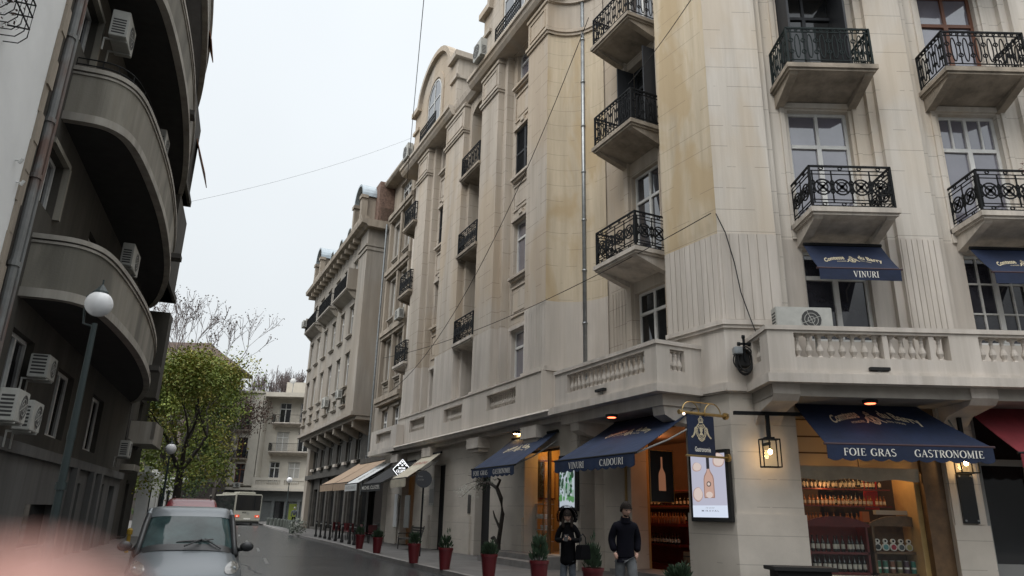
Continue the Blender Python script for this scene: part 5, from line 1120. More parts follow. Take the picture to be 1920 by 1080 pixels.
# next building on the left, lower
l3 = thing('apartment_building', FL(38, 0, 0), 'low dark old building with a bricked balcony, just past the curved-balcony block', 'building')
facade(l3, FL, 34.2, 42, 0, 7.6, -.3, 'lwall', [(35.2, 36.2, 4.4, 6.4), (38.6, 39.6, 4.4, 6.4), (35.2, 36.2, .8, 2.6), (38.8, 39.8, .2, 2.6)], f='gfr', pane='paned')
m = MB(FL); m.box(36.8, 40.2, -.3, .75, 4.3, 4.5); m.box(36.8, 37.0, -.3, .75, 4.5, 5.3); m.box(36.8, 40.2, .6, .75, 4.5, 5.3); m.box(40.0, 40.2, -.3, .6, 4.5, 5.3); obj('balcony', m, 'lrim', l3)
m = MB(FL); m.box(34.2, 36, -.3, .5, 3.0, 3.25); m.box(34.2, 42.2, -10, .1, 7.6, 7.9); obj('ledge', m, 'lpar', l3)
m = MB(FL); m.box(34.2, 42, -10, -.7, 0, 7.6); obj('core', m, 'lwall', l3)
# ================================================================ trees
def leafcloud(q, c, r, n, s):
    for i in range(n):
        d = Vector((random.gauss(0, 1), random.gauss(0, 1), random.gauss(0, 1))).normalized()*r*random.random()**.45; p = c+d
        a = Vector((random.uniform(-1, 1), random.uniform(-1, 1), random.uniform(-1, 1))).normalized()*s*random.uniform(.6, 1.3); b = a.cross(Vector((random.uniform(-1, 1), random.uniform(-1, 1), random.uniform(-1, 1)))).normalized()*s*random.uniform(.4, .8)
        q.add([p-a, p-b, p+a, p+b], [(0, 1, 2, 3)])
def grow(q, p, d, l, r, depth, tips, spread=.55, up=.12, kids=(2, 3), minr=.006, sides=5):
    n = 3; pts = [p]; rr = [r]
    for i in range(n):
        d = (d+Vector((random.uniform(-.16, .16), random.uniform(-.16, .16), random.uniform(-.06, .14)+up*.4))).normalized(); p = p+d*l/n; pts.append(p); rr.append(r*(1-.35*(i+1)/n))
    q.tube(pts, [max(minr, x) for x in rr], sides if r > .03 else 3, cap=False)
    if depth == 0: tips.append((p, d)); return
    if depth <= 2: tips.append((p, d))
    for k in range(random.randint(*kids)):
        ax = Vector((random.gauss(0, 1), random.gauss(0, 1), random.gauss(0, .5))).normalized()
        nd = (d+ax*spread*random.uniform(.6, 1.3)+Vector((0, 0, up))).normalized(); grow(q, pts[-1] if k < 2 else pts[-2], nd, l*random.uniform(.66, .84), rr[-1]*random.uniform(.6, .8), depth-1, tips, spread, up, kids, minr, sides)
def tree(name, base, label, h0, l, r, depth, leaf=None, group=None, lr=.7, ln=60, ls=.08, spread=.55, up=.12, kids=(2, 3), lean=(0, 0), mats=('lime',), minr=.006, seed=1, barkm='bark', cat='tree'):
    random.seed(seed); t = thing(name, base, label, cat, group); q = MB(); tips = []; b = Vector(base)
    top = b+Vector((lean[0], lean[1], h0)); mid = (b+top)/2+Vector((random.uniform(-.1, .1), 0, 0)); q.tube([b, mid, top], [r*1.25, r*1.05, r], 8, cap=False)
    for k in range(random.randint(3, 4)):
        a = 2*pi*k/3.5+random.random(); grow(q, top-Vector((0, 0, .12*k*h0*.2)), Vector((cos(a)*.6, sin(a)*.6, 1)).normalized(), l, r*.7, depth, tips, spread, up, kids, minr)
    obj('trunk', q, barkm, t, smooth=True)
    if leaf:
        for i, mt in enumerate(mats):
            q = MB()
            for j, (p, d) in enumerate(tips):
                if j % len(mats) == i: leafcloud(q, p+d*.2, lr*random.uniform(.6, 1.2), ln, ls)
            if 'leafy' in (group or ''):
                for j in range(26):
                    a = random.random()*2*pi; rr = random.uniform(.5, 1)*l*1.25; leafcloud(q, b+Vector((rr*cos(a), rr*sin(a), h0*random.uniform(.75, 1.9))), lr*.8, 45, ls)
            if q.f: obj('crown', q, mt, t)
    return t
LOW = True
tree('street_tree', (-17.6, 39.5, 0), 'yellow-green leafy tree rising behind the silver car and fence', 3.4, 2.2, .20, 4, True, 'leafy street trees', lr=.85, ln=70, ls=.085, mats=('lime', 'lime', 'yell'), seed=11, spread=.75, up=.10)
tree('street_tree', (-22.4, 48.5, 0), 'taller green tree behind the yellow-green one, before the brown-roofed house', 3.6, 2.35, .22, 4, True, 'leafy street trees', lr=1.0, ln=64, ls=.10, mats=('lime', 'leaf', 'lime'), seed=5, spread=.75, up=.10)
tree('street_tree', (-39.2, 89.5, 0), 'green tree behind the bus, its crown touching the beige end building', 6.5, 3.7, .3, 4, True, 'leafy street trees', lr=1.3, ln=60, ls=.17, mats=('leaf', 'lime', 'yell'), seed=23, spread=.75, up=.08)
tree('bare_tree', (-29.0, 64, 0), 'tall bare tree with reddish seed clusters above the green trees', 9.6, 3.6, .26, 5, True, 'bare winter trees', lr=.25, ln=2, ls=.09, mats=('brownl',), seed=8, spread=.6, up=.06, kids=(2, 3), minr=.018, barkm='twig')
for k, (x, y, h, s) in enumerate(((-45.5, 122, 10, 31), (-41.5, 126, 12, 33), (-36.5, 120, 11, 37))):
    tree('bare_tree', (x, y, 0), ('leafless grey tree beyond the end building, leftmost', 'leafless grey tree beyond the end building, middle one', 'leafless grey tree beyond the end building, behind the satellite dish')[k], h, 4.2, .28, 5, False, 'bare winter trees', seed=s, spread=.42, up=.30, kids=(2, 4), minr=.028, barkm='twig')
tree('dark_tree', (-24.5, 62, 0), 'dark bare-branched tree left of the bus', 3.2, 2.4, .2, 4, True, None, lr=.8, ln=16, ls=.1, mats=('brownl',), seed=41, spread=.6, up=.1)
for k, (p, lb_) in enumerate((((-39, 88, 0), 'dark hedge mass behind the bus'), (tuple(FL(47, -4.5, 0)), 'shrubbery behind the white gate pillars'))):
    q = MB(); random.seed(60+k)
    for i in range(26): leafcloud(q, Vector(p)+Vector((random.uniform(-4.5, 3), random.uniform(-2, 4), random.uniform(.5, 4.5))), 1.0, 60, .12)
    t = tag(obj('hedge', q, 'leaf' if k else 'pine', at=p), lb_, 'hedge')
# fence with white pillars
fn = thing('fence', FL(46, 0, 0), 'dark iron fence with white gate pillars topped by stone caps, beyond the left buildings', 'fence')
for u in (42.6, 46.0, 47.2, 52, 57):
    m = MB(FL); m.box(u, u+.55, -.25, .3, 0, 3.1); m.box(u-.1, u+.65, -.35, .4, 3.1, 3.28); m.box(u+.1, u+.45, -.12, .18, 3.28, 3.6); obj('pillar', m, 'lwhite', fn)
m = MB(FL); m.box(43, 57, 0, .12, 0, .8); obj('plinth', m, 'lpar', fn)
m = MB(FL)
for i in range(70): u = 43.2+i*.2; m.box(u, u+.03, .03, .06, .8, 2.7)
m.box(43, 57, .02, .07, 2.55, 2.6); obj('railing', m, 'iron', fn)
# ================================================================ street lamps
def lamp(p, h, label, globes=((0.0, 0.0),), r=.225, cat='street lamp', pr=.043):
    p = Vector(p); t = thing('street_lamp', p, label, cat, 'globe street lamps'); q = MB()
    q.lathe([(pr*2.4, 0), (pr*2.4, .25), (pr*1.9, .3), (pr*1.9, 1.0), (pr*1.3, 1.08), (pr*1.2, h*.55), (pr*.9, h-.3)], p, 12)
    q.lathe([(pr*1.35, h*.55), (pr*1.35, h*.55+.12)], p, 12); q.lathe([(pr*1.7, 1.75), (pr*1.7, 1.85)], p, 12); obj('pole', q, 'pole', t, smooth=False)
    for gx, gz in globes:
        c = p+Vector((gx, 0, h+gz)); q = MB()
        q.tube([p+Vector((0, 0, h-.35)), p+Vector((gx*.5-.17, 0, h-.3+gz)), c+Vector((-r*1.03, 0, -r*.5)), c+Vector((-r*1.03, 0, r*.6)), c+Vector((-.05, 0, r*1.25))], .017, 8)
        q.lathe([(.11, r*.75), (.10, r*1.0), (.05, r*1.35), (.012, r*1.6), (.012, r*2.0)], c, 12); obj('bracket', q, 'pole', t)
        q = MB(); q.ball(c, r, 24, 16); obj('globe', q, 'globe', t, smooth=True)
    return t
lamp(FL(11.69, 2.6, 0), 4.42, 'large globe street lamp on a dark green pole, nearest, in front of the curved balcony', r=.19)
lamp((-14.6, 31.5, .12), 3.85, 'globe lamp on a thin pole between the fence and the silver car')
lamp((-21.6, 49, .12), 3.55, 'lamp with two globes at different heights left of the bus', ((0.05, .32), (.2, -.38)), r=.2)
lamp((-21.9, 74, .12), 4.35, 'single globe lamp at the far pavement corner beside the walking man', r=.27)
# ================================================================ air conditioners
def ac(fr, u, o, z, label, w=.85, h=.6, d=.32, group='air conditioner boxes', yaw=0, mini=False):
    t = thing('air_conditioner', fr(u, o, z), label, 'air conditioner', group)
    m = MB(fr); m.box(u-w/2, u+w/2, o+.12, o+.12+d, z, z+h); obj('casing', m, 'acw', t, bevel=.015)
    if not mini:
        m = MB(fr); c = u+w*.12; R = h*.40; m.add([fr(c+R*cos(2*pi*k/18), o+.122+d+.003, z+h/2+R*sin(2*pi*k/18)) for k in range(18)], [tuple(range(18))]); obj('fan_grille', m, 'acd', t)
        m = MB(fr)
        for r_ in (R, R*.66, R*.33): ring(m, lambda s, t_2, d_: fr(s, o+.127+d+d_*.3, t_2), c, z+h/2, r_, r_, .012, 14)
        for k in range(4): bar(m, lambda s, t_2, d_: fr(s, o+.127+d+d_*.3, t_2), c, z+h/2, c+R*cos(k*pi/2+.4), z+h/2+R*sin(k*pi/2+.4), .012)
        obj('fan_guard', m, 'acw', t)
        m = MB(fr)
        for i in range(6): m.box(u-w/2-.003, u-w/2, o+.17, o+.07+d, z+.08+i*.075, z+.12+i*.075)
        obj('side_vent', m, 'acd', t)
    m = MB(fr)
    for s in (-.3, .3): m.box(u+s*w-.02, u+s*w+.02, o, o+d+.12, z-.04, z-.003); m.box(u+s*w-.02, u+s*w+.02, o, o+.03, z-.35, z-.04)
    obj('bracket', m, 'acw', t); return t
ac(FL, 18.5, .05, 4.22, 'boxy air conditioner on brackets high on the dark left wall, above the round-fan pair', w=.72, h=.52, d=.38)
ac(FL, 17.7, .22, 3.0, 'round-fan air conditioner on the ledge, right one of the pair at the left edge', w=.78, h=.62)
ac(FL, 16.4, .25, 3.05, 'round-fan air conditioner cut by the left edge beside its twin', w=.78, h=.62)
ac(FL, 18.0, .25, 12.75, 'air conditioner hung in the topmost visible curved balcony, upper left', w=.95, h=.75, d=.4)
ac(FL, 23.2, .55, 8.35, 'paired air conditioner with slatted front over the lowest curved balcony', w=1.3, h=.7)
ac(FL, 24.3, .6, 12.85, 'air conditioner deep inside the middle curved balcony', w=1.0, h=.75)
ac(FL, 30.6, .3, 3.3, 'small dark air conditioner under the balcony end on the left', w=.8)
ac(FB, 7.0, .25, 5.86, 'white air conditioner standing behind the balustrade under the VINURI window awning', w=1.35, h=.62)
ac(FA, 39.9, -.9, 12.6, 'air conditioner on the narrow building near the ornate balconies')
ac(FA, 50.2, .0, 9.1, 'air conditioner on the long grey facade, nearer of two low ones')
ac(FA, 54.6, .0, 9.0, 'air conditioner on the long grey facade, farther of two low ones', w=1.1, h=.75)
ac(FA, 64.6, .6, 17.4, 'air conditioner at the far end balcony of the long grey facade')
ac(FA, 37.2, .1, 21.75, 'air conditioner on the cornice below the first arched attic', w=.9, h=.9)
ac(FA, 26.2, .2, 21.75, 'air conditioner on the cornice below the second attic, top centre', w=.9, h=.9)
ac(FE, -26.9, .2, 14.5, 'small air conditioner by the top balcony of the end building')
ac(FE, -36.1, 1.2, 4.35, 'small air conditioner under the arched window of the end building')
ac(FE, -34.9, -.1, 11.0, 'small air conditioner on the inner corner of the end building')
# ================================================================ cables
def cable(a, b, sag, r, label, n=24):
    a, b = Vector(a), Vector(b); q = MB(); q.tube([a+(b-a)*i/n-Vector((0, 0, sag*4*(i/n)*(1-i/n))) for i in range(n+1)], r, 5)
    return tag(obj('cable', q, 'black', at=(a+b)/2), label, 'cable')
def camray(x, y, d):
    v = _F*1331+_R*(x-960)+_U*(540-y); return Vector((0, 0, H))+v.normalized()*d
cable((5.12, 16.93, 9.15), FA(34.6, 1.6, 9.0), .55, .012, 'thin black cable from the corner knob running level along the cream facade')
cable(FA(17.7, -.1, 18.3), FA(35.2, 1.0, 7.4), 2.2, .014, 'black cable slanting from the top corner balcony down to the far pilasters')
cable(camray(800, -60, 15), FA(36.9, .5, 14.2), .3, .009, 'pair of wires dropping from the top of the picture past the arched attic')
cable(FL(31, 1.1, 14.0), FA(36.3, .5, 22.7), .3, .005, 'single wire spanning the sky across the street')
cable(camray(1315, -30, 17), FA(15.7, -.25, 14.45), .1, .010, 'short wire from the balcony rail up over the stained corner pier')
q = MB(); pts = [(5.25, .06, 9.15), (5.45, .1, 8.6), (5.62, .1, 7.8), (5.72, .12, 7.0), (5.9, .15, 6.3), (6.0, .2, 5.9), (5.95, .2, 5.3)]
q.ftube if False else None; q.tube([FB(*p) for p in pts], .014, 6); tag(obj('cable', q, 'black', at=FB(5.5, 0, 7.5)), 'black cable drooping down the corner pier to the coiled bundle', 'cable')
t = thing('cable_bundle', FB(5.62, .25, 5.3), 'black coiled cable bundle with small box and iron cross on the corner above the shop', 'cable bundle')
q = MB(); random.seed(9)
for k in range(7):
    c = FB(5.62+random.uniform(-.05, .05), .30+k*.012, 5.22+random.uniform(-.05, .05)); r1, r2 = .20+random.uniform(-.04, .03), .29+random.uniform(-.06, .04)
    q.tube([c+Vector((r1*cos(2*pi*i/20), 0, r2*sin(2*pi*i/20))) for i in range(21)], .016, 6)
obj('coil', q, 'black', t); q = MB(FB); q.box(5.36, 5.56, .2, .42, 5.36, 5.54); obj('junction_box', q, 'zinc', t, bevel=.02)
q = MB(FB); q.box(5.60, 5.65, .3, .34, 5.2, 5.78); q.box(5.5, 5.75, .3, .34, 5.6, 5.65)
for a in ((5.62, 5.8), (5.5, 5.62), (5.75, 5.62)): q.ftube([(a[0]-.03, .32, a[1]), (a[0]+.03, .32, a[1])], .05, 8)
obj('iron_cross', q, 'iron', t); q = MB(FB); q.box(5.5, 5.74, -.1, .3, 5.1, 5.5); obj('wall_plate', q, 'black', t)
# ================================================================ street furniture
def foliage_ball(q, c, r, h, n, s, up=False):
    for i in range(n):
        a = random.random()*2*pi; rr = r*random.random()**.5; z = random.random(); rr *= (1-.45*z) if not up else (1-.2*z)
        p = Vector(c)+Vector((rr*cos(a), rr*sin(a), h*z)); d = Vector((cos(a)*rr/r*.8, sin(a)*rr/r*.8, 1)).normalized()*s*random.uniform(.7, 1.4); w = d.cross(Vector((random.uniform(-1, 1), random.uniform(-1, 1), .1))).normalized()*s*.16
        q.add([p, p+d*.5+w, p+d, p+d*.5-w], [(0, 1, 2, 3)])
def planter():
    t = thing('planter', (0, 0, 0), 'x', 'planter', 'tall red planters along the kerb'); q = MB()
    q.lathe([(.135, 0), (.19, .50), (.205, .50), (.205, .56), (.175, .56), (.17, .50)], (0, 0, 0), 28); o = obj('pot', q, 'potr', t); 
    q = MB(); q.lathe([(.168, .49), (.17, .525)], (0, 0, 0), 16); obj('soil', q, 'soil', t); return t
def shrub(k):
    t = thing('shrub', (0, 0, 0), 'x', 'shrub', 'clipped shrubs in the red planters'); q = MB(); random.seed(70+k)
    foliage_ball(q, (0, 0, 0), (.17, .19, .14)[k], (.26, .20, .32)[k], (230, 300, 170)[k], (.11, .13, .15)[k])
    for j in range(34): foliage_ball(q, (random.uniform(-.2, .2), random.uniform(-.2, .2), random.uniform(.05, .38)), .05, .08, 8, .09); obj('foliage', q, 'pine', t); q = MB(); q.tube([(0, 0, -.04), (0, 0, .12)], .02, 5); obj('stem', q, 'bark', t); return t
pp = [(30.4, 8.05), (27.3, 7.9), (21.9, 7.5), (19.3, 7.5), (16.3, 7.45), (13.9, 7.5), (11.85, 7.5), (9.5, 7.6)]
pl = ['red planter farthest down the kerb, beside the last black bollard', 'red planter in front of the black awning', 'red planter in front of the round dark sign', 'red planter between the round sign and the vine', 'red planter in front of the vine trunk', 'red planter left of the hooded woman, before the lit display', 'red planter between the hooded woman and the walking man', 'red planter at the foot of the corner pier, lowest right']
pr0 = planter(); sh = [shrub(0), shrub(1), shrub(2)]; used = set()
for i, (u, l) in enumerate(pp):
    p = FA(u, 11.2-l, SW); a = pr0 if i == 0 else copy_tree(pr0); a.location = p; a['label'] = pl[i]; a.rotation_euler = (radians((0, 1.2, -.8, .6, -1, .5, 0, 1)[i]), radians((.8, 0, 1, -1.2, .4, -.6, 1, 0)[i]), i*.9)
    b = sh[i] if i < 3 else copy_tree(sh[i % 3]); b.location = p+Vector((0, 0, .53)); b.rotation_euler.z = i*1.7; b.scale = (1, 1, (1, .9, .8, 1.05, .95, 1.2, 1.3, .75)[i]); b['label'] = pl[i].replace('red planter', 'dark green shrub in the red planter', 1) if len(pl[i].split()) < 11 else 'dark green shrub growing in the planter '+' '.join(pl[i].split()[2:])
def bollard():
    t = thing('bollard', (0, 0, 0), 'x', 'bollard', 'black bollards along the kerb'); q = MB()
    q.lathe([(.085, 0), (.085, .10), (.055, .16), (.048, .62), (.07, .64), (.07, .68), (.045, .70), (.05, .80), (.0501, .86), (.03, .90)], (0, 0, 0), 12); obj('post', q, 'black', t, smooth=False)
    q = MB(); q.lathe([(.052, .74), (.052, .79)], (0, 0, 0), 12); obj('reflective_band', q, 'gfr', t); return t
b0 = bollard(); bl = [(33.8, 8.7), (34.9, 8.75), (36.6, 8.8), (38.2, 8.85), (40.0, 8.95), (41.6, 9.05), (43.3, 9.15), (44.8, 9.2)]
for i, (u, l) in enumerate(bl):
    a = b0 if i == 0 else copy_tree(b0); a.location = FA(u, 11.2-l, SW)
    a['label'] = 'black bollard with pale band, number %s counting away from the last red planter' % ('one two three four five six seven eight'.split()[i])
def low_bollard():
    t = thing('low_bollard', (0, 0, 0), 'x', 'bollard', 'low grey bollards round the far pavement corner'); q = MB(); q.lathe([(.16, 0), (.15, .6), (.11, .68), (.04, .70)], (0, 0, 0), 10); obj('post', q, mat('grey_green_concrete', (.075, .085, .075), .9, var=.3), t); return t
b1 = low_bollard()
for i in range(14):
    s = i/13; a = b1 if i == 0 else copy_tree(b1); a.location = Vector((-14.0-10.0*s+1.0*sin(s*3), 49+26*s, SW)); a['label'] = 'low grey bollard at the far kerb, in the curving row past the black ones'
# bench
t = thing('bench', FA(29.8, 1.4, SW), 'dark wooden bench with curved arms against the pale shop wall', 'bench')
FBn = Fr((0, 0), 25.8, -1); FBn.o = FA(0, 1.0, SW)
q = MB(FBn)
for i in range(4): q.box(29.0, 30.6, .05+i*.115, .15+i*.115, .42, .455)
obj('seat', q, 'fdark', t); q = MB(FBn)
for i in range(4): q.box(29.0, 30.6, -.03-.03*i, 0-.03*i, .52+i*.1, .60+i*.1)
obj('backrest', q, 'fdark', t)
for u in (29.08, 30.5):
    q = MB(FBn); q.ftube([(u, .48, 0), (u, .48, .42), (u, .5, .62), (u, .1, .64), (u, -.04, .62)], .022, 6); q.ftube([(u, 0, 0), (u, -.01, .45), (u, -.13, .95)], .022, 6); q.ftube([(u, .48, .40), (u, 0, .40)], .02, 6); obj('leg', q, 'iron', t)
# round sign on a pole
p = FA(25.4, 2.3, SW); t = thing('round_sign', p, 'dark round sign with pale writing on a pole, in front of the cream awning', 'sign')
q = MB(); q.tube([p, p+Vector((0, 0, 2.9))], .035, 8); obj('pole', q, 'iron', t)
q = MB(); cdir = Vector((-p.x, -p.y, 0)).normalized(); sd = Vector((-cdir.y, cdir.x, 0)); 
if sd.x < 0: sd = -sd
cc = p+Vector((0, 0, 2.62))+cdir*.06
q.add([cc+cdir*o+(sd*cos(2*pi*k/28)+Vector((0, 0, 1))*sin(2*pi*k/28))*.30 for o in (-.02, .02) for k in range(28)], [tuple(range(28)), tuple(range(55, 27, -1))]+[(k, (k+1) % 28, 28+(k+1) % 28, 28+k) for k in range(28)]); obj('disc', q, mat('dark_sign_disc', (.03, .032, .038), .5), t)
for txt, dx, dz, w_ in (('ZONA', -.22, .07, .18), ('ACCES', -.22, -.04, .22)):
    ps, X = font_polys(txt, .02); q = MB(); letters(q, ps, lambda x, y: cc+cdir*.024+sd*(dx+w_*x/X)+Vector((0, 0, dz+y*.05))); obj('lettering', q, 'gfr', t)
# diamond sign
t = thing('diamond_sign', FA(31.4, .9, 3.2), 'glowing white diamond-shaped shop sign with chocolate pattern, sticking out above the cream awning', 'sign')
FD = Fr((0, 0), 0, 1); FD.o = FA(31.6, 0, 0); FD.d = -FA.n.copy(); FD.n = -FA.d.copy(); c0, z0 = -1.2, 3.40; DS = .74
q = MB(FD); q.prism([(c0-.62*DS, z0), (c0, z0-.66*DS), (c0+.62*DS, z0), (c0, z0+.66*DS)], -.06, .06, 'o'); obj('panel', q, 'black', t)
Mw = em('sign_white_light', (.95, .97, 1), 1.3); q = MB(FD)
def dq(a, b, w):
    dx, dy = b[0]-a[0], b[1]-a[1]; l = hypot(dx, dy); nx, ny = -dy/l*w/2, dx/l*w/2
    q.add([FD(c0+x*DS, .065, z0+y*DS) for x, y in ((a[0]+nx, a[1]+ny), (b[0]+nx, b[1]+ny), (b[0]-nx, b[1]-ny), (a[0]-nx, a[1]-ny))], [(0, 1, 2, 3)])
D4 = [(-.57, 0), (0, -.61), (.57, 0), (0, .61)]
for a, b in zip(D4, D4[1:]+D4[:1]): dq(a, b, .045)
for i in range(3):
    for j in range(3-i if i else 3):
        x = (i-j)*.13*1.0; y = .52-(i+j)*.10-.03
        if y > .16: q.add([FD(c0+(x+dx)*DS, .065, z0+(y+dy)*DS) for dx, dy in ((-.085, -.03), (0, -.085), (.085, -.03), (0, .035))], [(0, 1, 2, 3)])
for txt, yy, w_, h_ in (('MICHEL', .04, .46, .11), ('CLUIZEL', -.16, .74, .15)):
    ps, X = font_polys(txt, .05); letters(q, ps, lambda x, y: FD(c0+(-w_/2+w_*x/X)*DS, .066, z0+(yy+y*h_)*DS))
q.add([FD(c0+x*DS, .065, z0+y*DS) for x, y in ((-.20, -.24), (.20, -.24), (.16, -.29), (-.16, -.29))], [(0, 1, 2, 3)]); obj('lettering', q, Mw, t)
q = MB(FD); q.ftube([(c0+.5, 0, z0), (0, 0, z0)], .02, 6); obj('bracket', q, 'iron', t)
# posters, wall lamps on piers
for k, (u, z0, z1, w_, lb_) in enumerate(((30.75, 1.9, 3.0, .5, 'white poster with landscape on the pier beside the dark opening'),)):
    t = thing('poster', FA(u, .02, z0), lb_, 'poster'); q = MB(FA); q.box(u-.3, u+.3, .004, .03, z0, z1); obj('board', q, 'curt', t); q = MB(FA); q.box(u-.24, u+.24, .03, .034, z0+.1, z0+.7); obj('picture', q, 'gfr', t)
t = tag(obj('menu_board', MB(FA).box(35.3, 35.85, .06, .12, .9, 2.45), 'lwhite', at=FA(35.6, .1, .9)), 'tall white board leaning on the pier under the black awning', 'board')
t = tag(obj('side_panel', MB(FA).box(30.95, 31.6, .9, .95, .95, 2.3), 'gfr', at=FA(31.3, .9, .9)), 'grey banner panel hanging behind the round sign pole', 'panel'); t.name = 'banner_panel'
for k, (u, l_) in enumerate(((31.4, 'right'), (35.1, 'left'))):
    t = tag(obj('wall_ornament', MB().lathe([(.02, -.18), (.07, -.12), (.03, -.04), (.08, 0), (.03, .04), (.07, .12), (.02, .18)], FA(u, .14, 2.2), 8), 'ink', at=FA(u, .14, 2.2)), 'small white ornament lamp on the pier, %s one of two by the lit doorway' % l_, 'wall lamp')
# red cafe chairs
def cafe_chair():
    t = thing('cafe_chair', (0, 0, 0), 'x', 'chair', 'red cafe chairs behind the bollards'); q = MB(); q.box(-.21, .21, -.21, .21, .43, .47); obj('seat', q, 'potr', t)
    q = MB(); q.box(-.21, .21, .18, .21, .50, .85); obj('backrest', q, 'potr', t)
    for x_ in (-.19, .19):
        for y_ in (-.19, .19): q = MB(); q.tube([(x_, y_, 0), (x_, y_, .85 if y_ > 0 else .43)], .014, 5); obj('leg', q, 'iron', t)
    return t
c0_ = cafe_chair()
for i, (u, o, a) in enumerate(((33.2, 1.1, .3), (34.3, 1.2, 2.0), (36.8, 1.3, .5), (38.1, 1.1, 2.7), (39.4, 1.35, 1.2), (40.6, 1.2, .2))):
    c_ = c0_ if i == 0 else copy_tree(c0_); c_.location = FA(u+2.6, o, SW); c_.rotation_euler.z = a; c_['label'] = 'red cafe chair standing behind the black bollards by the shopfronts'
for i, u in enumerate((36.2, 41.2)):
    t = thing('cafe_table', FA(u+1, 1.2, SW), ('small dark cafe table among the nearer red chairs', 'small dark cafe table among the farther red chairs')[i], 'table'); p = FA(u+1, 1.2, SW); q = MB(); q.lathe([(.3, .72), (.3, .75)], p, 14); obj('tabletop', q, 'black', t); q = MB(); q.lathe([(.2, 0), (.2, .02), (.03, .03), (.03, .72)], p, 10); obj('leg', q, 'iron', t)
q = MB(); random.seed(5); leafcloud(q, Vector((-12.9, 46.5, .6)), .55, 420, .07); t = tag(obj('white_shrub', q, mat('pale_foliage', (.30, .32, .27), .8, var=.4), at=(-12.9, 46.5, 0)), 'pale whitish bush at the kerb between low grey and black bollards', 'bush')
# vine with white blossom
t = thing('vine', FA(23.6, .5, SW), 'old twisted vine trunk with white blossom sprays against the wall under the blue awning', 'vine'); q = MB(); random.seed(6)
vp = [FA(22.9, .35, SW), FA(22.95, .4, .6), FA(22.75, .42, 1.1), FA(22.65, .4, 1.6), FA(22.7, .45, 2.1), FA(22.95, .5, 2.45), FA(23.5, .55, 2.65), FA(24.3, .6, 2.62)]
q.tube(vp, [.11, .085, .075, .07, .075, .07, .05, .03], 8); q.tube([vp[1], FA(23.2, .45, .85), FA(23.45, .4, .8)], [.06, .045, .05], 7); q.tube([vp[2], FA(23.05, .5, 1.5), FA(23.2, .5, 1.7)], [.05, .035, .02], 6); q.tube([vp[5], FA(22.7, .5, 2.7), FA(22.5, .7, 2.75)], [.06, .04, .02], 6)
for k in range(16):
    a = vp[6]+(vp[7]-vp[6])*random.random(); b = a+Vector((random.uniform(-.7, .3), random.uniform(-.5, .1), random.uniform(-.5, .35))); q.tube([a, (a+b)/2+Vector((0, 0, .08)), b], [.014, .01, .006], 4)
obj('trunk', q, 'bark', t); q = MB()
for k in range(9): leafcloud(q, FA(24.0+random.uniform(-.6, 1.2), .75+random.uniform(-.2, .4), 2.4+random.uniform(-.35, .25)), .22, 42, .022)
obj('blossom', q, mat('white_blossom', (.5, .5, .44), .8), t)
q = MB()
for k in range(6): leafcloud(q, FA(23.5+random.uniform(-.6, .9), .6, 2.6+random.uniform(-.2, .15)), .2, 26, .03)
obj('foliage', q, 'pine', t)
t = tag(obj('letter_panel', MB(FA).box(26.35, 26.6, .004, .03, 1.6, 2.3), 'fdark', at=FA(26.5, .02, 1.6)), 'small dark plate on the wall beside the door behind the vine', 'plate'); t.name = 'wall_plate'
t = thing('table', FB(6.3, .9, 0), 'black flat-topped box table at the foot of the corner pier, bottom edge', 'table')
q = MB(FB); q.box(5.62, 6.95, .45, 1.15, .58, .66); obj('top', q, 'black', t, bevel=.01); q = MB(FB); q.box(5.72, 6.85, .55, 1.05, .12, .578); obj('box', q, 'black', t)
# yellow hydrant-like post on the left
p = FL(27.5, 1.6, SW); t = thing('yellow_post', p, 'small yellow gas post on the left pavement beyond the lamp', 'post'); q = MB(); q.lathe([(.06, 0), (.06, .55), (.09, .56), (.09, .7), (.04, .76)], p, 10); obj('post', q, mat('yellow_paint', (.35, .22, .02), .5), t)
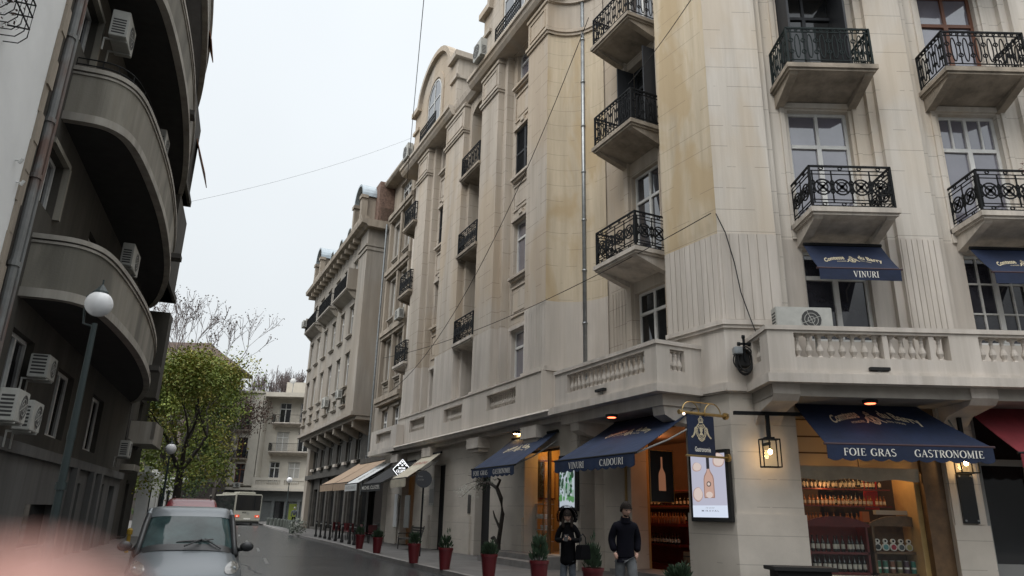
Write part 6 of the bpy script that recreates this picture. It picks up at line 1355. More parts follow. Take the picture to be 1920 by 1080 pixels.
# ================================================================ vehicles
def car(loc, yaw):
    t = thing('parked_car', (0, 0, 0), 'small silver-grey city car parked facing the camera on the left', 'car')
    # local: x across, y backwards from the nose, z up.   rows: (y, z, half width, drop at the edge, sweep back at the edge)
    body = [(.02, .22, .66, 0, .12), (.0, .34, .70, .0, .13), (.0, .46, .72, .01, .15), (.02, .58, .73, .02, .17), (.08, .68, .735, .05, .18), (.20, .77, .735, .085, .16), (.36, .85, .72, .11, .13), (.52, .91, .70, .12, .10), (.66, .95, .685, .12, .08)]
    glass = [(.66, .952, .66, .12, .10), (.86, 1.12, .635, .08, .11), (1.06, 1.28, .60, .06, .12), (1.22, 1.39, .575, .05, .12)]
    roof = [(1.22, 1.39, .60, .055, .10), (1.34, 1.455, .585, .05, .08), (1.6, 1.51, .58, .045, .03), (2.0, 1.53, .58, .045, 0), (2.35, 1.49, .57, .05, -.02), (2.48, 1.38, .58, .05, -.04), (2.52, 1.0, .66, .02, -.06), (2.52, .5, .68, 0, -.06), (2.48, .25, .66, 0, -.06)]
    def surf(rows, n=14, inset_=0):
        g = []
        for y, z, w, dr, sw in rows:
            g.append([Vector(((w-inset_)*(sin(s*pi/2*.92)/sin(pi/2*.92)), y+sw*abs(s)**2.4, z-dr*abs(s)**3)) for s in [(-1+2*i/n) for i in range(n+1)]])
        return g
    def dens(rows, k=3):
        out = []
        for i in range(len(rows)-1):
            p0, p1, p2, p3 = rows[max(0, i-1)], rows[i], rows[i+1], rows[min(len(rows)-1, i+2)]
            for j in range(k):
                s = j/k; out.append(tuple(.5*((2*p1[m_])+(-p0[m_]+p2[m_])*s+(2*p0[m_]-5*p1[m_]+4*p2[m_]-p3[m_])*s*s+(-p0[m_]+3*p1[m_]-3*p2[m_]+p3[m_])*s**3) for m_ in range(5)))
        return out+[rows[-1]]
    q = MB(); gb = surf(dens(body)); q.grid(gb); gr = surf(dens(roof)); q.grid(gr)
    def edge(g, side): return [r[0 if side < 0 else -1] for r in g]
    for s in (-1, 1):
        eb, er = edge(gb, s), edge(gr, s)
        # side skin: shoulder line from bonnet edge back, with wheel-arch swell
        top = [p for p in eb]+[Vector((s*.735, 1.0, .93)), Vector((s*.74, 1.5, .95)), Vector((s*.72, 2.1, .95)), Vector((s*.66, 2.5, .9))]
        rows_ = []
        for p in top[5:]:
            y = p.y; rows_.append([Vector((p.x, p.y, p.z)), Vector((s*.752, y, min(p.z-.02, .72))), Vector((s*.755, y, min(p.z-.05, .52))), Vector((s*.70, y, .24))])
        q.grid(rows_)
        # door panel up to the roof rail
        q.grid([[Vector((s*.735, 1.0, .93)), Vector((s*.74, 1.5, .95)), Vector((s*.72, 2.1, .95)), Vector((s*.66, 2.5, .9))], [Vector((s*.72, .98, .955)), Vector((s*.72, 1.5, .975)), Vector((s*.70, 2.1, .975)), Vector((s*.65, 2.5, .92))]])
        pil = MB(); pil.tube([Vector((s*.665, .72, .86)), Vector((s*.64, .90, 1.03)), Vector((s*.615, 1.14, 1.25)), Vector((s*.59, 1.32, 1.39))], .045, 8); obj('windscreen_pillar', pil, 'carb', t, smooth=True); q.tube([Vector((s*.59, 1.32, 1.39)), Vector((s*.585, 1.7, 1.455)), Vector((s*.58, 2.3, 1.43))], .042, 8)
    b = obj('body', q, 'car', t, smooth=True)
    q = MB(); q.grid(surf(dens(glass, 4), 14)); obj('windscreen', q, 'wsc', t, smooth=True)
    q = MB()
    for s in (-1, 1): q.grid([[Vector((s*.70, .95, .96)), Vector((s*.70, 1.6, .975)), Vector((s*.66, 2.4, .95))], [Vector((s*.59, 1.36, 1.38)), Vector((s*.58, 1.7, 1.42)), Vector((s*.575, 2.3, 1.40))]])
    obj('side_window', q, 'paned', t)
    q = MB(); q.grid(surf([(.60, .944, .66, .12, .09), (.67, .968, .655, .115, .095), (.74, 1.02, .645, .10, .10)], 14)); obj('cowl', q, 'carb', t, smooth=True)
    # wipers
    for a, b_, c_ in (((-.05, .66, .965), (.18, .80, 1.065), .012), ((.45, .70, .93), (.22, .82, 1.07), .010)):
        q = MB(); q.tube([Vector(a)+Vector((0, -.03, .03)), Vector(b_)+Vector((0, -.04, .02))], c_, 6); q.tube([Vector(b_)+Vector((-.34, -.035, -.02)), Vector(b_)+Vector((.12, -.035, .015))], .009, 5); obj('wiper', q, 'carb', t)
    # head lamps: almond lenses following the wing
    for s in (-1, 1):
        q = MB(); n = 20; ring_ = []; 
        def sp(u, v):    # surface point in parameter space of the nose
            rows2 = dens(body); fy = v*(len(rows2)-1); i = int(min(fy, len(rows2)-2)); f = fy-i; r = [rows2[i][k]*(1-f)+rows2[i+1][k]*f for k in range(5)]
            return Vector((r[2]*(sin(u*pi/2*.92)/sin(pi/2*.92)), r[0]+r[4]*abs(u)**2.4, r[1]-r[3]*abs(u)**3))
        rows3 = []
        for ri in (0, .45, .8, 1.0):
            row = []
            for k in range(n+1):
                a = 2*pi*k/n; du, dv = .20*cos(a)*ri, .115*sin(a)*ri; u = .70+du*.9-dv*.2; v = .62+dv+du*.42
                p = sp(min(.99, u)*s, v); nrm = Vector((s*.25, -.8, .5)).normalized(); row.append(p+nrm*(.008+.012*(1-ri*ri)))
            rows3.append(row)
        q.grid(rows3); hlm = obj('headlight', q, 'hl', t, smooth=True)
        q = MB(); p = sp(.70*s, .60); q.ball(p+Vector((s*.01, -.02, .0)), .03, 10, 6, sy=.5); obj('reflector', q, 'zinc', hlm, smooth=True)
        q = MB(); q.ball((s*.83, .86, .98), .1, 14, 8, sx=1.0, sy=.5, sz=.68); q.tube([(s*.70, .92, .93), (s*.78, .88, .95)], .03, 6); obj('mirror', q, 'carb', t, smooth=True)
        q = MB(); c = Vector((s*.68, .48, .29))
        q.tube([c-Vector((.09, 0, 0)), c+Vector((.09, 0, 0))], .285, 20); w_ = obj('wheel', q, 'tyre', t); q = MB(); q.tube([c+Vector((s*.085, 0, 0)), c+Vector((s*.097, 0, 0))], .18, 16); obj('rim', q, 'zinc', w_)
        q = MB(); c = Vector((s*.68, 2.2, .29)); q.tube([c-Vector((.09, 0, 0)), c+Vector((.09, 0, 0))], .285, 20); w_ = obj('wheel', q, 'tyre', t)
    q = MB(); rows4 = [[sp_ for sp_ in r] for r in []]
    q.grid([[Vector((x, -.012+.15*abs(x/.72)**2.4-.0, z)) for x in [-.5+i*.1 for i in range(11)]] for z in (.44, .53)]); obj('grille', q, 'carb', t)
    q = MB(); q.grid([[Vector((x, -.022+.15*abs(x/.72)**2.4, z)) for x in [-.26+i*.104 for i in range(6)]] for z in (.33, .43)]); obj('number_plate', q, 'wfr', t)
    t.location = Vector(loc); t.rotation_euler.z = yaw; t.scale = (1, 1, 1.03); return t
car((-4.35, 10.4, .0), radians(24))
def van(loc, yaw):
    t = thing('parked_van', (0, 0, 0), 'dark red van parked behind the small silver-grey car, only its rounded roof showing', 'van'); q = MB()
    prof = [(0, .3), (-.03, .7), (.15, 1.0), (.9, 1.12), (1.5, 1.66), (1.75, 1.79), (2.4, 1.86), (3.9, 1.86), (4.15, 1.7), (4.2, .3)]
    n = 12; g = []
    for y, z in prof:
        hw = .80 if z < 1.2 else .80-.15*(z-1.2)/.6
        g.append([Vector((hw*sin(s*pi/2), y, z-.10*abs(s)**5)) for s in [(-1+2*i/n) for i in range(n+1)]])
    q.grid(g)
    for s in (0, -1): 
        q.grid([[r[s] for r in g], [Vector((r[s].x*1.02, r[s].y, .3)) for r in g]])
    obj('body', q, 'rvan', t, smooth=True)
    q = MB()
    for x_ in (-.5, .5): q.tube([(x_, 2.2, 1.9), (x_, 3.8, 1.9)], .02, 6)
    obj('roof_rail', q, 'carb', t)
    q = MB(); q.grid([[Vector((x_, 1.0+.6*f+.0-.02, 1.16+.5*f)) for x_ in (-.66+.1*f, 0, .66-.1*f)] for f in (0, 1)]); obj('windscreen', q, 'wsc', t)
    for s in (-1, 1):
        for y_ in (.75, 3.4): q = MB(); c = Vector((s*.72, y_, .32)); q.tube([c-Vector((.1, 0, 0)), c+Vector((.1, 0, 0))], .32, 18); w_ = obj('wheel', q, 'tyre', t); q = MB(); q.tube([c+Vector((s*.1, 0, 0)), c+Vector((s*.11, 0, 0))], .19, 14); obj('rim', q, 'zinc', w_)
    for s in (-1, 1): q = MB(); q.ball((s*.55, .02, .82), .13, 10, 6, sy=.4); obj('headlight', q, 'hl', t, smooth=True)
    t.location = Vector(loc); t.rotation_euler.z = yaw; t.scale = (.9, 1, .965); return t
van((-7.35, 17.4, 0), radians(23))
def bus(loc, yaw):
    t = thing('city_bus', (0, 0, 0), 'cream and black city bus seen from behind, turning at the far end of the road', 'bus'); W2, Hh, Ln = 1.38, 3.1, 12
    q = MB(); q.box(-W2, W2, 0, Ln, .35, Hh); b = obj('body', q, 'bus', t, bevel=.10)
    q = MB(); q.box(-W2+.14, W2-.14, -.02, -.004, 1.45, Hh-.12); obj('rear_window', q, 'paned', t)
    q = MB(); q.box(-W2-.012, -W2-.003, .12, Ln-.2, .95, Hh-.16); q.box(W2+.003, W2+.012, .12, Ln-.2, .95, Hh-.16); obj('side_window', q, 'paned', t)
    for s in (-1, 1):
        q = MB(); q.box(s*1.0-.22, s*1.0+.22, -.03, -.004, .78, 1.0); obj('tail_light', q, 'busred', t)
        q = MB(); q.box(s*1.02-.05, s*1.02+.05, -.035, -.03, .82, .92); obj('tail_light', q, em('white_tail_light', (1, .85, .7), 1.2), t)
        for y_ in (2.6, 9.2): q = MB(); q.tube([(s*1.12, y_, .48), (s*1.24, y_, .48)], .48, 18); obj('wheel', q, 'tyre', t)
        q = MB(); q.tube([(s*1.3, .3, 2.5), (s*1.42, .1, 2.45)], .02, 5)
    q = MB(); q.box(-.8, .9, 1.0, 3.4, Hh, Hh+.22); obj('roof_unit', q, 'bus', t, bevel=.06); q = MB(); q.box(-.9, .2, 6, 8, Hh, Hh+.2); obj('roof_unit', q, 'bus', t, bevel=.06)
    q = MB(); q.box(-.35, .35, -.03, -.004, .55, .68); obj('number_plate', q, 'ink', t)
    q = MB(); PB = lambda x, z, d: Vector((x, -.02+d*.3, z)); ring(q, PB, .05, 1.15, .1, .1, .018, 14)
    for k in range(3): bar(q, PB, .05, 1.15, .05+.1*cos(pi/2+k*2*pi/3), 1.15+.1*sin(pi/2+k*2*pi/3), .016)
    obj('emblem', q, 'zinc', t)
    ps, X = font_polys('4620', .03); q = MB(); letters(q, ps, lambda x, y: Vector((-.55+.42*x/X, -.014, 1.18+y*.14))); obj('lettering', q, 'black', t)
    q = MB(); q.box(-W2+.1, W2-.1, .05, Ln-.1, .15, .345); obj('underside', q, 'black', t)
    t.location = Vector(loc); t.rotation_euler.z = yaw; return t
bus((-26.9, 77.5, 0), radians(34))
# ================================================================ people
def skin_body(name, joints, edges, parent, material, sub=2):
    me = bpy.data.meshes.new(name); me.from_pydata([j[0] for j in joints], edges, []); o = bpy.data.objects.new(name, me); C.objects.link(o)
    md = o.modifiers.new('s', 'SKIN'); md.use_smooth_shade = True; md.branch_smoothing = .6
    sv = me.skin_vertices[0].data
    for i, j in enumerate(joints): sv[i].radius = (j[1], j[2] if len(j) > 2 else j[1]); sv[i].use_root = (i == 0)
    ms = o.modifiers.new('u', 'SUBSURF'); ms.levels = sub; ms.render_levels = sub
    bpy.context.view_layer.update(); dg = bpy.context.evaluated_depsgraph_get(); m2 = bpy.data.meshes.new_from_object(o.evaluated_get(dg)); bpy.data.objects.remove(o)
    for p in m2.polygons: p.use_smooth = True
    m2.materials.clear(); m2.materials.append(M_[material]); r = bpy.data.objects.new(name, m2); C.objects.link(r)
    if parent: r.parent = parent
    return r
def head(parent, c, s=1.0, yaw=0, tilt=0, beard=False):
    """face looks along -y; detailed ellipsoid with nose, brow, jaw, ears"""
    R = Matrix.Rotation(yaw, 3, 'Z') @ Matrix.Rotation(tilt, 3, 'X'); c = Vector(c); q = MB(); n, m_ = 28, 22; rows = []
    for i in range(m_+1):
        th = pi*i/m_; row = []
        for k in range(n+1):
            ph = 2*pi*k/n; x, y, z = sin(th)*sin(ph)*.078, -sin(th)*cos(ph)*.098, cos(th)*.118
            if z < -.02: f = 1-.35*min(1, (-.02-z)/.1); x *= f; y = y*(.9 if y > 0 else 1)
            fr_ = max(0, -y/.098)
            if abs(x) < .02 and y < 0: y -= .022*math.exp(-((z+.012)/.022)**2)*math.exp(-(x/.010)**2)
            y += .010*math.exp(-((abs(x)-.032)/.014)**2-((z-.018)/.012)**2)*(y < 0); y -= .006*math.exp(-((z-.036)/.010)**2)*fr_; y -= .006*math.exp(-((z+.060)/.008)**2-(x/.022)**2)*fr_; y -= .008*math.exp(-((z+.095)/.018)**2-(x/.025)**2)*fr_
            row.append(c+R@(Vector((x, y, z))*s))
        rows.append(row)
    q.grid(rows)
    for sg in (-1, 1): q.grid([[c+R@(Vector((sg*(.076+.014*sin(pi*j/4)), .008+.022*cos(2*pi*i/10)*(1-j/5), .0+.034*sin(2*pi*i/10)*(1-j/5)))*s) for i in range(11)] for j in range(4)])
    h = obj('head', q, 'skin', parent, smooth=True)
    for sg in (-1, 1): q = MB(); q.ball(c+R@(Vector((sg*.032, -.083, .018))*s), .009*s, 8, 6); obj('eye', q, 'black', h)
    return c, R
def hair(parent, c, R, s, m='hair', back=0.0, thick=.012, low=-.02, hood=False, name='hair'):
    q = MB(); rows = []; n = 28
    for i in range(15):
        th = pi*i/14*.62; row = []
        for k in range(n+1):
            ph = 2*pi*k/n; x, y, z = sin(th)*sin(ph)*(.078+thick), -sin(th)*cos(ph)*(.098+thick), cos(th)*(.118+thick)
            lim = .055 if cos(ph) > .25 else low
            z = max(z, lim-.02*abs(sin(ph))); j = .003*sin(k*5+i*3); row.append(c+R@(Vector((x+j, y+back*.3, z+j))*s))
        rows.append(row)
    q.grid(rows); return obj(name, q, m, parent, smooth=True)
def hand(parent, w, d, palm_n, s=1.0, curl=.5, side=1):
    """palm plus five separate fingers from wrist w along d"""
    w, d, pn = Vector(w), Vector(d).normalized(), Vector(palm_n).normalized(); sd = d.cross(pn).normalized()*side
    J = [(w, .021*s, .016*s), (w+d*.05*s, .034*s, .016*s), (w+d*.085*s, .036*s, .014*s)]; E_ = [(0, 1), (1, 2)]
    h = skin_body('hand', [(tuple(j[0]), j[1], j[2]) for j in J], E_, parent, 'skin', 1)
    for k, (off, ln_) in enumerate(((-.030, .062), (-.010, .072), (.010, .068), (.029, .052))):
        p0 = w+d*.075*s+sd*off*s; p1 = p0+(d*cos(curl*.5)+pn*sin(curl*.5))*ln_*.5*s; p2 = p1+(d*cos(curl*1.6)+pn*sin(curl*1.6))*ln_*.35*s; p3 = p2+(d*cos(curl*2.4)+pn*sin(curl*2.4))*ln_*.25*s
        skin_body('finger', [(tuple(p0), .0095*s), (tuple(p1), .009*s), (tuple(p2), .008*s), (tuple(p3), .006*s)], [(0, 1), (1, 2), (2, 3)], h, 'skin', 1)
    p0 = w+d*.03*s-sd*.03*s; p1 = p0+(d*.6-sd*.7+pn*.3).normalized()*.035*s; p2 = p1+(d*.85-sd*.2+pn*.5).normalized()*.03*s
    skin_body('thumb', [(tuple(p0), .013*s), (tuple(p1), .011*s), (tuple(p2), .008*s)], [(0, 1), (1, 2)], h, 'skin', 1); return h
def man(loc, yaw):
    t = thing('person', (0, 0, 0), 'man in black jacket and grey jeans walking with head bowed and hands in pockets', 'person')
    # faces -y, mid stride, head bowed, hands pushed into the trouser pockets
    J = [((0, .01, .93), .165, .12), ((0, .0, 1.08), .165, .12), ((0, -.01, 1.24), .185, .13), ((0, -.02, 1.37), .17, .115), ((0, -.045, 1.46), .085, .08),
         ((.165, -.015, 1.385), .085), ((.232, .055, 1.15), .068), ((.195, -.035, .95), .062), ((-.165, -.015, 1.385), .085), ((-.232, .055, 1.15), .068), ((-.195, -.035, .95), .062), ((0, .01, .88), .155, .12)]
    E_ = [(0, 1), (1, 2), (2, 3), (3, 4), (3, 5), (5, 6), (6, 7), (3, 8), (8, 9), (9, 10), (0, 11)]
    skin_body('jacket', J, E_, t, 'coat2')
    for s_ in (-1, 1): skin_body('wrist', [((s_*.192, -.04, .95), .034), ((s_*.175, -.06, .885), .038), ((s_*.155, -.055, .83), .034)], [(0, 1), (1, 2)], t, 'skin', 1)
    J = [((0, 0, .93), .135, .105), ((.085, -.03, .80), .11), ((.10, -.13, .50), .078), ((.10, -.07, .12), .066), ((-.085, .02, .80), .11), ((-.10, .03, .50), .078), ((-.10, .22, .16), .062)]
    skin_body('trousers', J, [(0, 1), (1, 2), (2, 3), (0, 4), (4, 5), (5, 6)], t, 'jean2')
    for x_, y_, z_, tz in ((.10, -.06, .06, 0), (-.10, .24, .09, .25)): skin_body('shoe', [((x_, y_+.05, z_), .042), ((x_, y_-.05, z_-.01-.0*tz), .045), ((x_+.005, y_-.17, z_-.02-.02*tz), .036)], [(0, 1), (1, 2)], t, 'shoe', 1)
    skin_body('neck', [((0, -.05, 1.46), .058), ((0, -.085, 1.57), .054)], [(0, 1)], t, 'skin', 1)
    q = MB(); q.tube([(0, -.045, 1.44), (0, -.065, 1.525)], [.10, .078], 14, cap=False); obj('collar', q, 'coat2', t, smooth=True)
    c, R = head(t, (0, -.115, 1.645), 1.06, radians(14), radians(24)); hair(t, c, R, 1.06, low=-.03, thick=.014)
    q = MB(); q.ball(c+R@Vector((0, -.042, -.088)), .046, 14, 8, sx=1.0, sz=.62); obj('beard', q, 'hair', t, smooth=True)
    t.location = Vector(loc); t.rotation_euler.z = yaw; t.scale = (.97,)*3; return t
man((1.98, 12.5, .10), radians(4))
def woman(loc, yaw):
    t = thing('person', (0, 0, 0), 'woman in hooded black coat looking down at her phone, handbag on her arm', 'person')
    J = [((0, 0, .98), .15, .12), ((0, 0, 1.14), .145, .115), ((0, .0, 1.30), .15, .11), ((0, -.0, 1.38), .12, .085), ((0, -.02, 1.46), .06),
         ((.15, 0, 1.35), .068), ((.22, .02, 1.12), .056), ((.09, -.20, 1.14), .046), ((-.15, 0, 1.35), .068), ((-.22, .02, 1.12), .056), ((-.07, -.19, 1.13), .046), ((0, .01, .80), .17, .14), ((0, .01, .66), .165, .13)]
    skin_body('coat', J, [(0, 1), (1, 2), (2, 3), (3, 4), (3, 5), (5, 6), (6, 7), (3, 8), (8, 9), (9, 10), (0, 11), (11, 12)], t, 'coat_')
    J = [((0, .01, .80), .10, .09), ((.08, .01, .70), .08), ((.085, -.01, .44), .062), ((.085, .03, .12), .048), ((-.08, .01, .70), .08), ((-.085, -.03, .44), .062), ((-.085, -.03, .12), .048)]
    skin_body('trousers', J, [(0, 1), (1, 2), (2, 3), (0, 4), (4, 5), (5, 6)], t, 'jean')
    for x_, y_ in ((.085, .03), (-.085, -.03)): skin_body('shoe', [((x_, y_+.03, .06), .04), ((x_, y_-.06, .045), .04), ((x_, y_-.15, .035), .03)], [(0, 1), (1, 2)], t, 'shoe', 1)
    c, R = head(t, (0, -.05, 1.56), .95, 0, radians(28)); hair(t, c, R, .97, low=-.1, thick=.016)
    # hair falls beside the face, hood with fur rim behind
    for s in (-1, 1): skin_body('hair', [((s*.07, -.05, 1.60), .03), ((s*.085, -.08, 1.48), .035), ((s*.08, -.11, 1.34), .03)], [(0, 1), (1, 2)], t, 'hair', 1)
    q = MB(); rows = []
    for i in range(13):
        a = pi*(-.15+1.3*i/12); row = []
        for j in range(8):
            b = j/7; r = .155+.02*sin(pi*b)-.05*b*b; row.append(c+Vector((cos(a)*r*1.0, -.07+.20*b, sin(a)*r*1.05-.01-.05*b)))
        rows.append(row)
    q.grid(rows); rows2 = [[p+(p-c).normalized()*-.012 for p in r] for r in rows]; q.grid(rows2); obj('hood', q, 'coat_', t, smooth=True)
    q = MB(); random.seed(2)
    for i in range(500):
        a = pi*(-.18+1.36*random.random()); p = c+Vector((cos(a)*.165, -.075+random.uniform(-.02, .03), sin(a)*.17-.01)); d = Vector((cos(a)+random.uniform(-.6, .6), random.uniform(-1, .4), sin(a)+random.uniform(-.6, .6))).normalized()*.045; w_ = Vector((0, 0, .004)); q.add([p, p+d*.5+w_, p+d, p+d*.5-w_], [(0, 1, 2, 3)])
    obj('fur_trim', q, 'coat_', t)
    hand(t, (.085, -.225, 1.145), (-.75, -.35, .15), (-.3, .2, .8), .95, .8, 1); hand(t, (-.065, -.22, 1.135), (.8, -.35, .12), (.2, .2, .8), .95, .8, -1)
    t.location = Vector(loc); t.rotation_euler.z = yaw; t.scale = (.93,)*3; return t
wloc = (1.08, 13.1, SW); wyaw = radians(-12)
wm = woman(wloc, wyaw); Rz = Matrix.Rotation(wyaw, 3, 'Z')
ph = thing('phone', Vector(wloc)+Rz@Vector((.0, -.28, 1.09)), 'small dark phone held in the hooded woman\'s hands', 'phone'); q = MB(); q.box(-.036, .036, -.006, .006, -.07, .07); o = obj('casing', q, 'black', None); o.parent = ph; q = MB(); q.box(-.032, .032, .006, .008, -.064, .064); o = obj('screen', q, em('phone_glow', (.5, .55, .6), .6), None); o.parent = ph; ph.rotation_euler = (radians(-42), 0, wyaw)
bp = Vector(wloc)+Rz@Vector((.26, -.02, .74)); bg_ = thing('handbag', bp, 'black handbag hanging from the hooded woman\'s forearm', 'handbag'); q = MB(); q.prism([(-.17, 0), (.17, 0), (.13, .24), (-.13, .24)], -.06, .06, 'o'); o = obj('bag', q, 'coat_', None, bevel=.015); o.parent = bg_
q = MB(); q.tube([(-.09, 0, .23), (-.075, 0, .36), (0, 0, .42), (.075, 0, .36), (.09, 0, .23)], .010, 6); o = obj('handle', q, 'black', None); o.parent = bg_; bg_.rotation_euler.z = wyaw+radians(60)
def farman(loc, yaw):
    t = thing('person', (0, 0, 0), 'distant pedestrian in dark grey clothes walking away on the far pavement', 'person')
    J = [((0, 0, .95), .15, .12), ((0, 0, 1.15), .17, .13), ((0, 0, 1.38), .19, .12), ((0, 0, 1.5), .07), ((.2, 0, 1.4), .08), ((.27, .05, 1.1), .06), ((.25, -.05, .85), .045), ((-.2, 0, 1.4), .08), ((-.27, -.05, 1.1), .06), ((-.25, -.1, .85), .045)]
    skin_body('jacket', J, [(0, 1), (1, 2), (2, 3), (2, 4), (4, 5), (5, 6), (2, 7), (7, 8), (8, 9)], t, 'jean', 1)
    skin_body('trousers', [((0, 0, .92), .14), ((.1, 0, .8), .1), ((.11, -.12, .45), .075), ((.11, -.05, .06), .06), ((-.1, 0, .8), .1), ((-.11, .1, .45), .075), ((-.11, .25, .1), .06)], [(0, 1), (1, 2), (2, 3), (0, 4), (4, 5), (5, 6)], t, 'coat_', 1)
    c, R = head(t, (0, -.02, 1.66), 1.0); hair(t, c, R, 1.0, m='gfr'); t.location = Vector(loc); t.rotation_euler.z = yaw
farman((-21.2, 74.5, SW), radians(200))
# ================================================================ shop goods
def bottle(m='wine', h=.31, r=.038, lab=True, nm='wine_bottle', grp='', cat='bottle', lm='label'):
    t = thing(nm, (0, 0, 0), 'x', cat, grp); q = MB(); q.lathe([(r*.95, 0), (r, .01), (r, h*.56), (r*.85, h*.64), (r*.36, h*.74), (r*.34, h*.95), (r*.42, h*.955), (r*.42, h)], (0, 0, 0), 10); obj('glass', q, m, t, smooth=True)
    if lab: q = MB(); q.lathe([(r*1.02, h*.18), (r*1.02, h*.48)], (0, 0, 0), 10); obj('label', q, lm, t)
    return t
def place(proto, pts, label):
    for i, p in enumerate(pts):
        a = proto if i == 0 else copy_tree(proto); a.location = p; a['label'] = label
# red shelf unit
def shelf(u0, u1, m, zs, top, label, o=-.85, d=.45):
    t = thing('shelf_unit', FB(u0, o, .1), label, 'shelf')
    for z in zs: q = MB(FB); q.box(u0, u1, o-d/2, o+d/2, z-.05, z); obj('shelf', q, m, t)
    for u in (u0, u1-.05): q = MB(FB); q.box(u, u+.05, o-d/2, o+d/2, .05, top-.1); obj('side_panel', q, m, t)
    q = MB(FB); uc = (u0+u1)/2; hw = (u1-u0)/2; pts = [(u0-.05, top-.1), (u1+.05, top-.1)]+[(uc+(hw+.05)*cos(pi*k/14), top-.06+.20*max(0, sin(pi*k/14))**1.6+(.03 if k in (0, 14) else 0)) for k in range(15)]; q.prism(pts, o+d/2-.03, o+d/2+.02, 'o'); obj('pediment', q, m, t)
    q = MB(FB); q.box(u0, u1, o-d/2-.03, o-d/2-.005, .05, top); obj('back', q, m, t); return t
shelf(7.05, 8.52, 'redw', (.48, .92), 1.58, 'dark red painted shelf unit with arched top holding wine bottles')
shelf(8.62, 10.0, 'wooda', (.48, .95), 1.62, 'brown wooden shelf unit with arched top holding jars and tins')
b_ = bottle(grp='wine bottles on the upper red shelf', h=.36, r=.044); place(b_, [FB(7.14+.117*i+random.uniform(-.01, .01), -.78+(.10 if i in (5, 8) else 0), .92-(.0)) for i in range(12)], 'dark wine bottle with pale label on the upper board of the red shelf')
b_ = bottle(grp='wine bottles on the lower red shelf', h=.36, r=.044); place(b_, [FB(7.14+.117*i+random.uniform(-.01, .01), -.78, .48) for i in range(12)], 'dark wine bottle with pale label on the lower board of the red shelf')
def jar(m, lab):
    t = thing('round_jar', (0, 0, 0), lab, 'jar', 'keyhole-shaped jars on the wooden shelf'); q = MB(); q.tube([(0, .02, .10), (0, -.02, .10)], .085, 16); q.tube([(0, .02, .23), (0, -.02, .23)], .055, 14); obj('tin', q, 'ink', t); q = MB(); q.tube([(0, -.021, .10), (0, -.026, .10)], .06, 14); obj('label', q, m, t); q = MB(); q.tube([(0, -.021, .235), (0, -.026, .235)], .025, 12); obj('lid', q, 'black', t); return t
for i, (cn, cc_) in enumerate((('dark grey', (.03, .04, .04)), ('pale turquoise', (.12, .30, .30)), ('red', (.35, .03, .05)), ('slate grey', (.08, .10, .11)), ('pale yellow', (.40, .36, .14)))):
    jar(mat(cn.replace(' ', '_')+'_jar_label', cc_, .6), 'keyhole-shaped white tin with %s label on the wooden shelf' % cn).location = FB(8.78+.185*i, -.76, .95)
def can(m, lab, h=.26, r=.055):
    t = thing('tin_can', (0, 0, 0), lab, 'tin', 'tall tins on the lower wooden shelf'); q = MB(); q.lathe([(r, 0), (r, h)], (0, 0, 0), 14); obj('tin', q, m, t); q = MB(); q.lathe([(r*1.04, h), (r*1.04, h+.012)], (0, 0, 0), 14); obj('lid', q, 'zinc', t); q = MB(); q.lathe([(r*1.02, h*.35), (r*1.02, h*.5)], (0, 0, 0), 14); obj('label', q, 'ink', t); return t
for i, (cn, cc_) in enumerate((('leftmost green', (.04, .16, .09)), ('second green', (.05, .15, .11)), ('rusty brown', (.18, .08, .05)), ('olive', (.13, .12, .06)), ('dark plum', (.08, .05, .07)), ('teal', (.03, .17, .13)), ('bright teal', (.04, .24, .18)))):
    can(mat(cn.replace(' ', '_')+'_tin', cc_, .4), '%s tall tin on the lower board of the wooden shelf' % cn).location = FB(8.74+.165*i, -.76, .48)
def smallbox(loc, s, m, lab, grp=None): t = tag(obj('carton', MB().box(-s[0]/2, s[0]/2, -s[1]/2, s[1]/2, 0, s[2]), m, at=(0, 0, 0)), lab, 'box', grp); t.location = loc; return t
for i, (c_, lab) in enumerate((((.30, .05, .06), 'small pink-red carton at the right end of the jar shelf'), ((.10, .14, .16), 'small blue-grey carton stacked at the right end of the jar shelf'), ((.35, .10, .02), 'orange carton on top of the shelf units, between them'), ((.40, .38, .34), 'long pale carton on top of the wooden shelf unit'))):
    smallbox((FB(9.70, -.76, .95), FB(9.87, -.76, .95), FB(8.60, -.85, 1.60), FB(9.3, -.85, 1.78))[i], ((.13, .1, .11), (.12, .1, .2), (.17, .12, .24), (.9, .15, .10))[i], mat('carton_colour_%d' % i, c_, .7), lab)
# counters with glinting bottles behind
t = thing('counter', FB(8.4, -2.2, 0), 'dark wooden shop counter behind the shelf units', 'counter'); q = MB(FB); q.box(7.0, 9.4, -2.5, -1.9, .05, 1.55); obj('body', q, 'wooda', t)
b_ = bottle('amber', .26, .035, False, 'spirit_bottle', 'amber bottles glinting on the counter behind the shelves'); random.seed(12); place(b_, [FB(7.1+.085*i, -2.1+random.uniform(-.12, .12), 1.55) for i in range(26)], 'amber bottle glinting on the dark counter behind the shelf units')
for k, z in enumerate((2.05, 2.55)):
    t = tag(obj('wall_shelf', MB(FB).box(7.0, 10.2, -4.0, -3.7, z-.04, z), 'wooda', at=FB(8.5, -3.9, z)), ('lower long shelf on the back wall of the shop seen through the window', 'upper long shelf on the back wall of the shop seen through the window')[k], 'shelf')
    b_ = bottle('wine', .32, .04, True, 'wine_bottle', 'bottles on the %s back-wall shelf' % ('lower', 'upper')[k]); place(b_, [FB(7.1+.12*i, -3.85, z) for i in range(25) if i % 7 != 5], 'wine bottle in the row on the %s back-wall shelf of the shop' % ('lower', 'upper')[k])
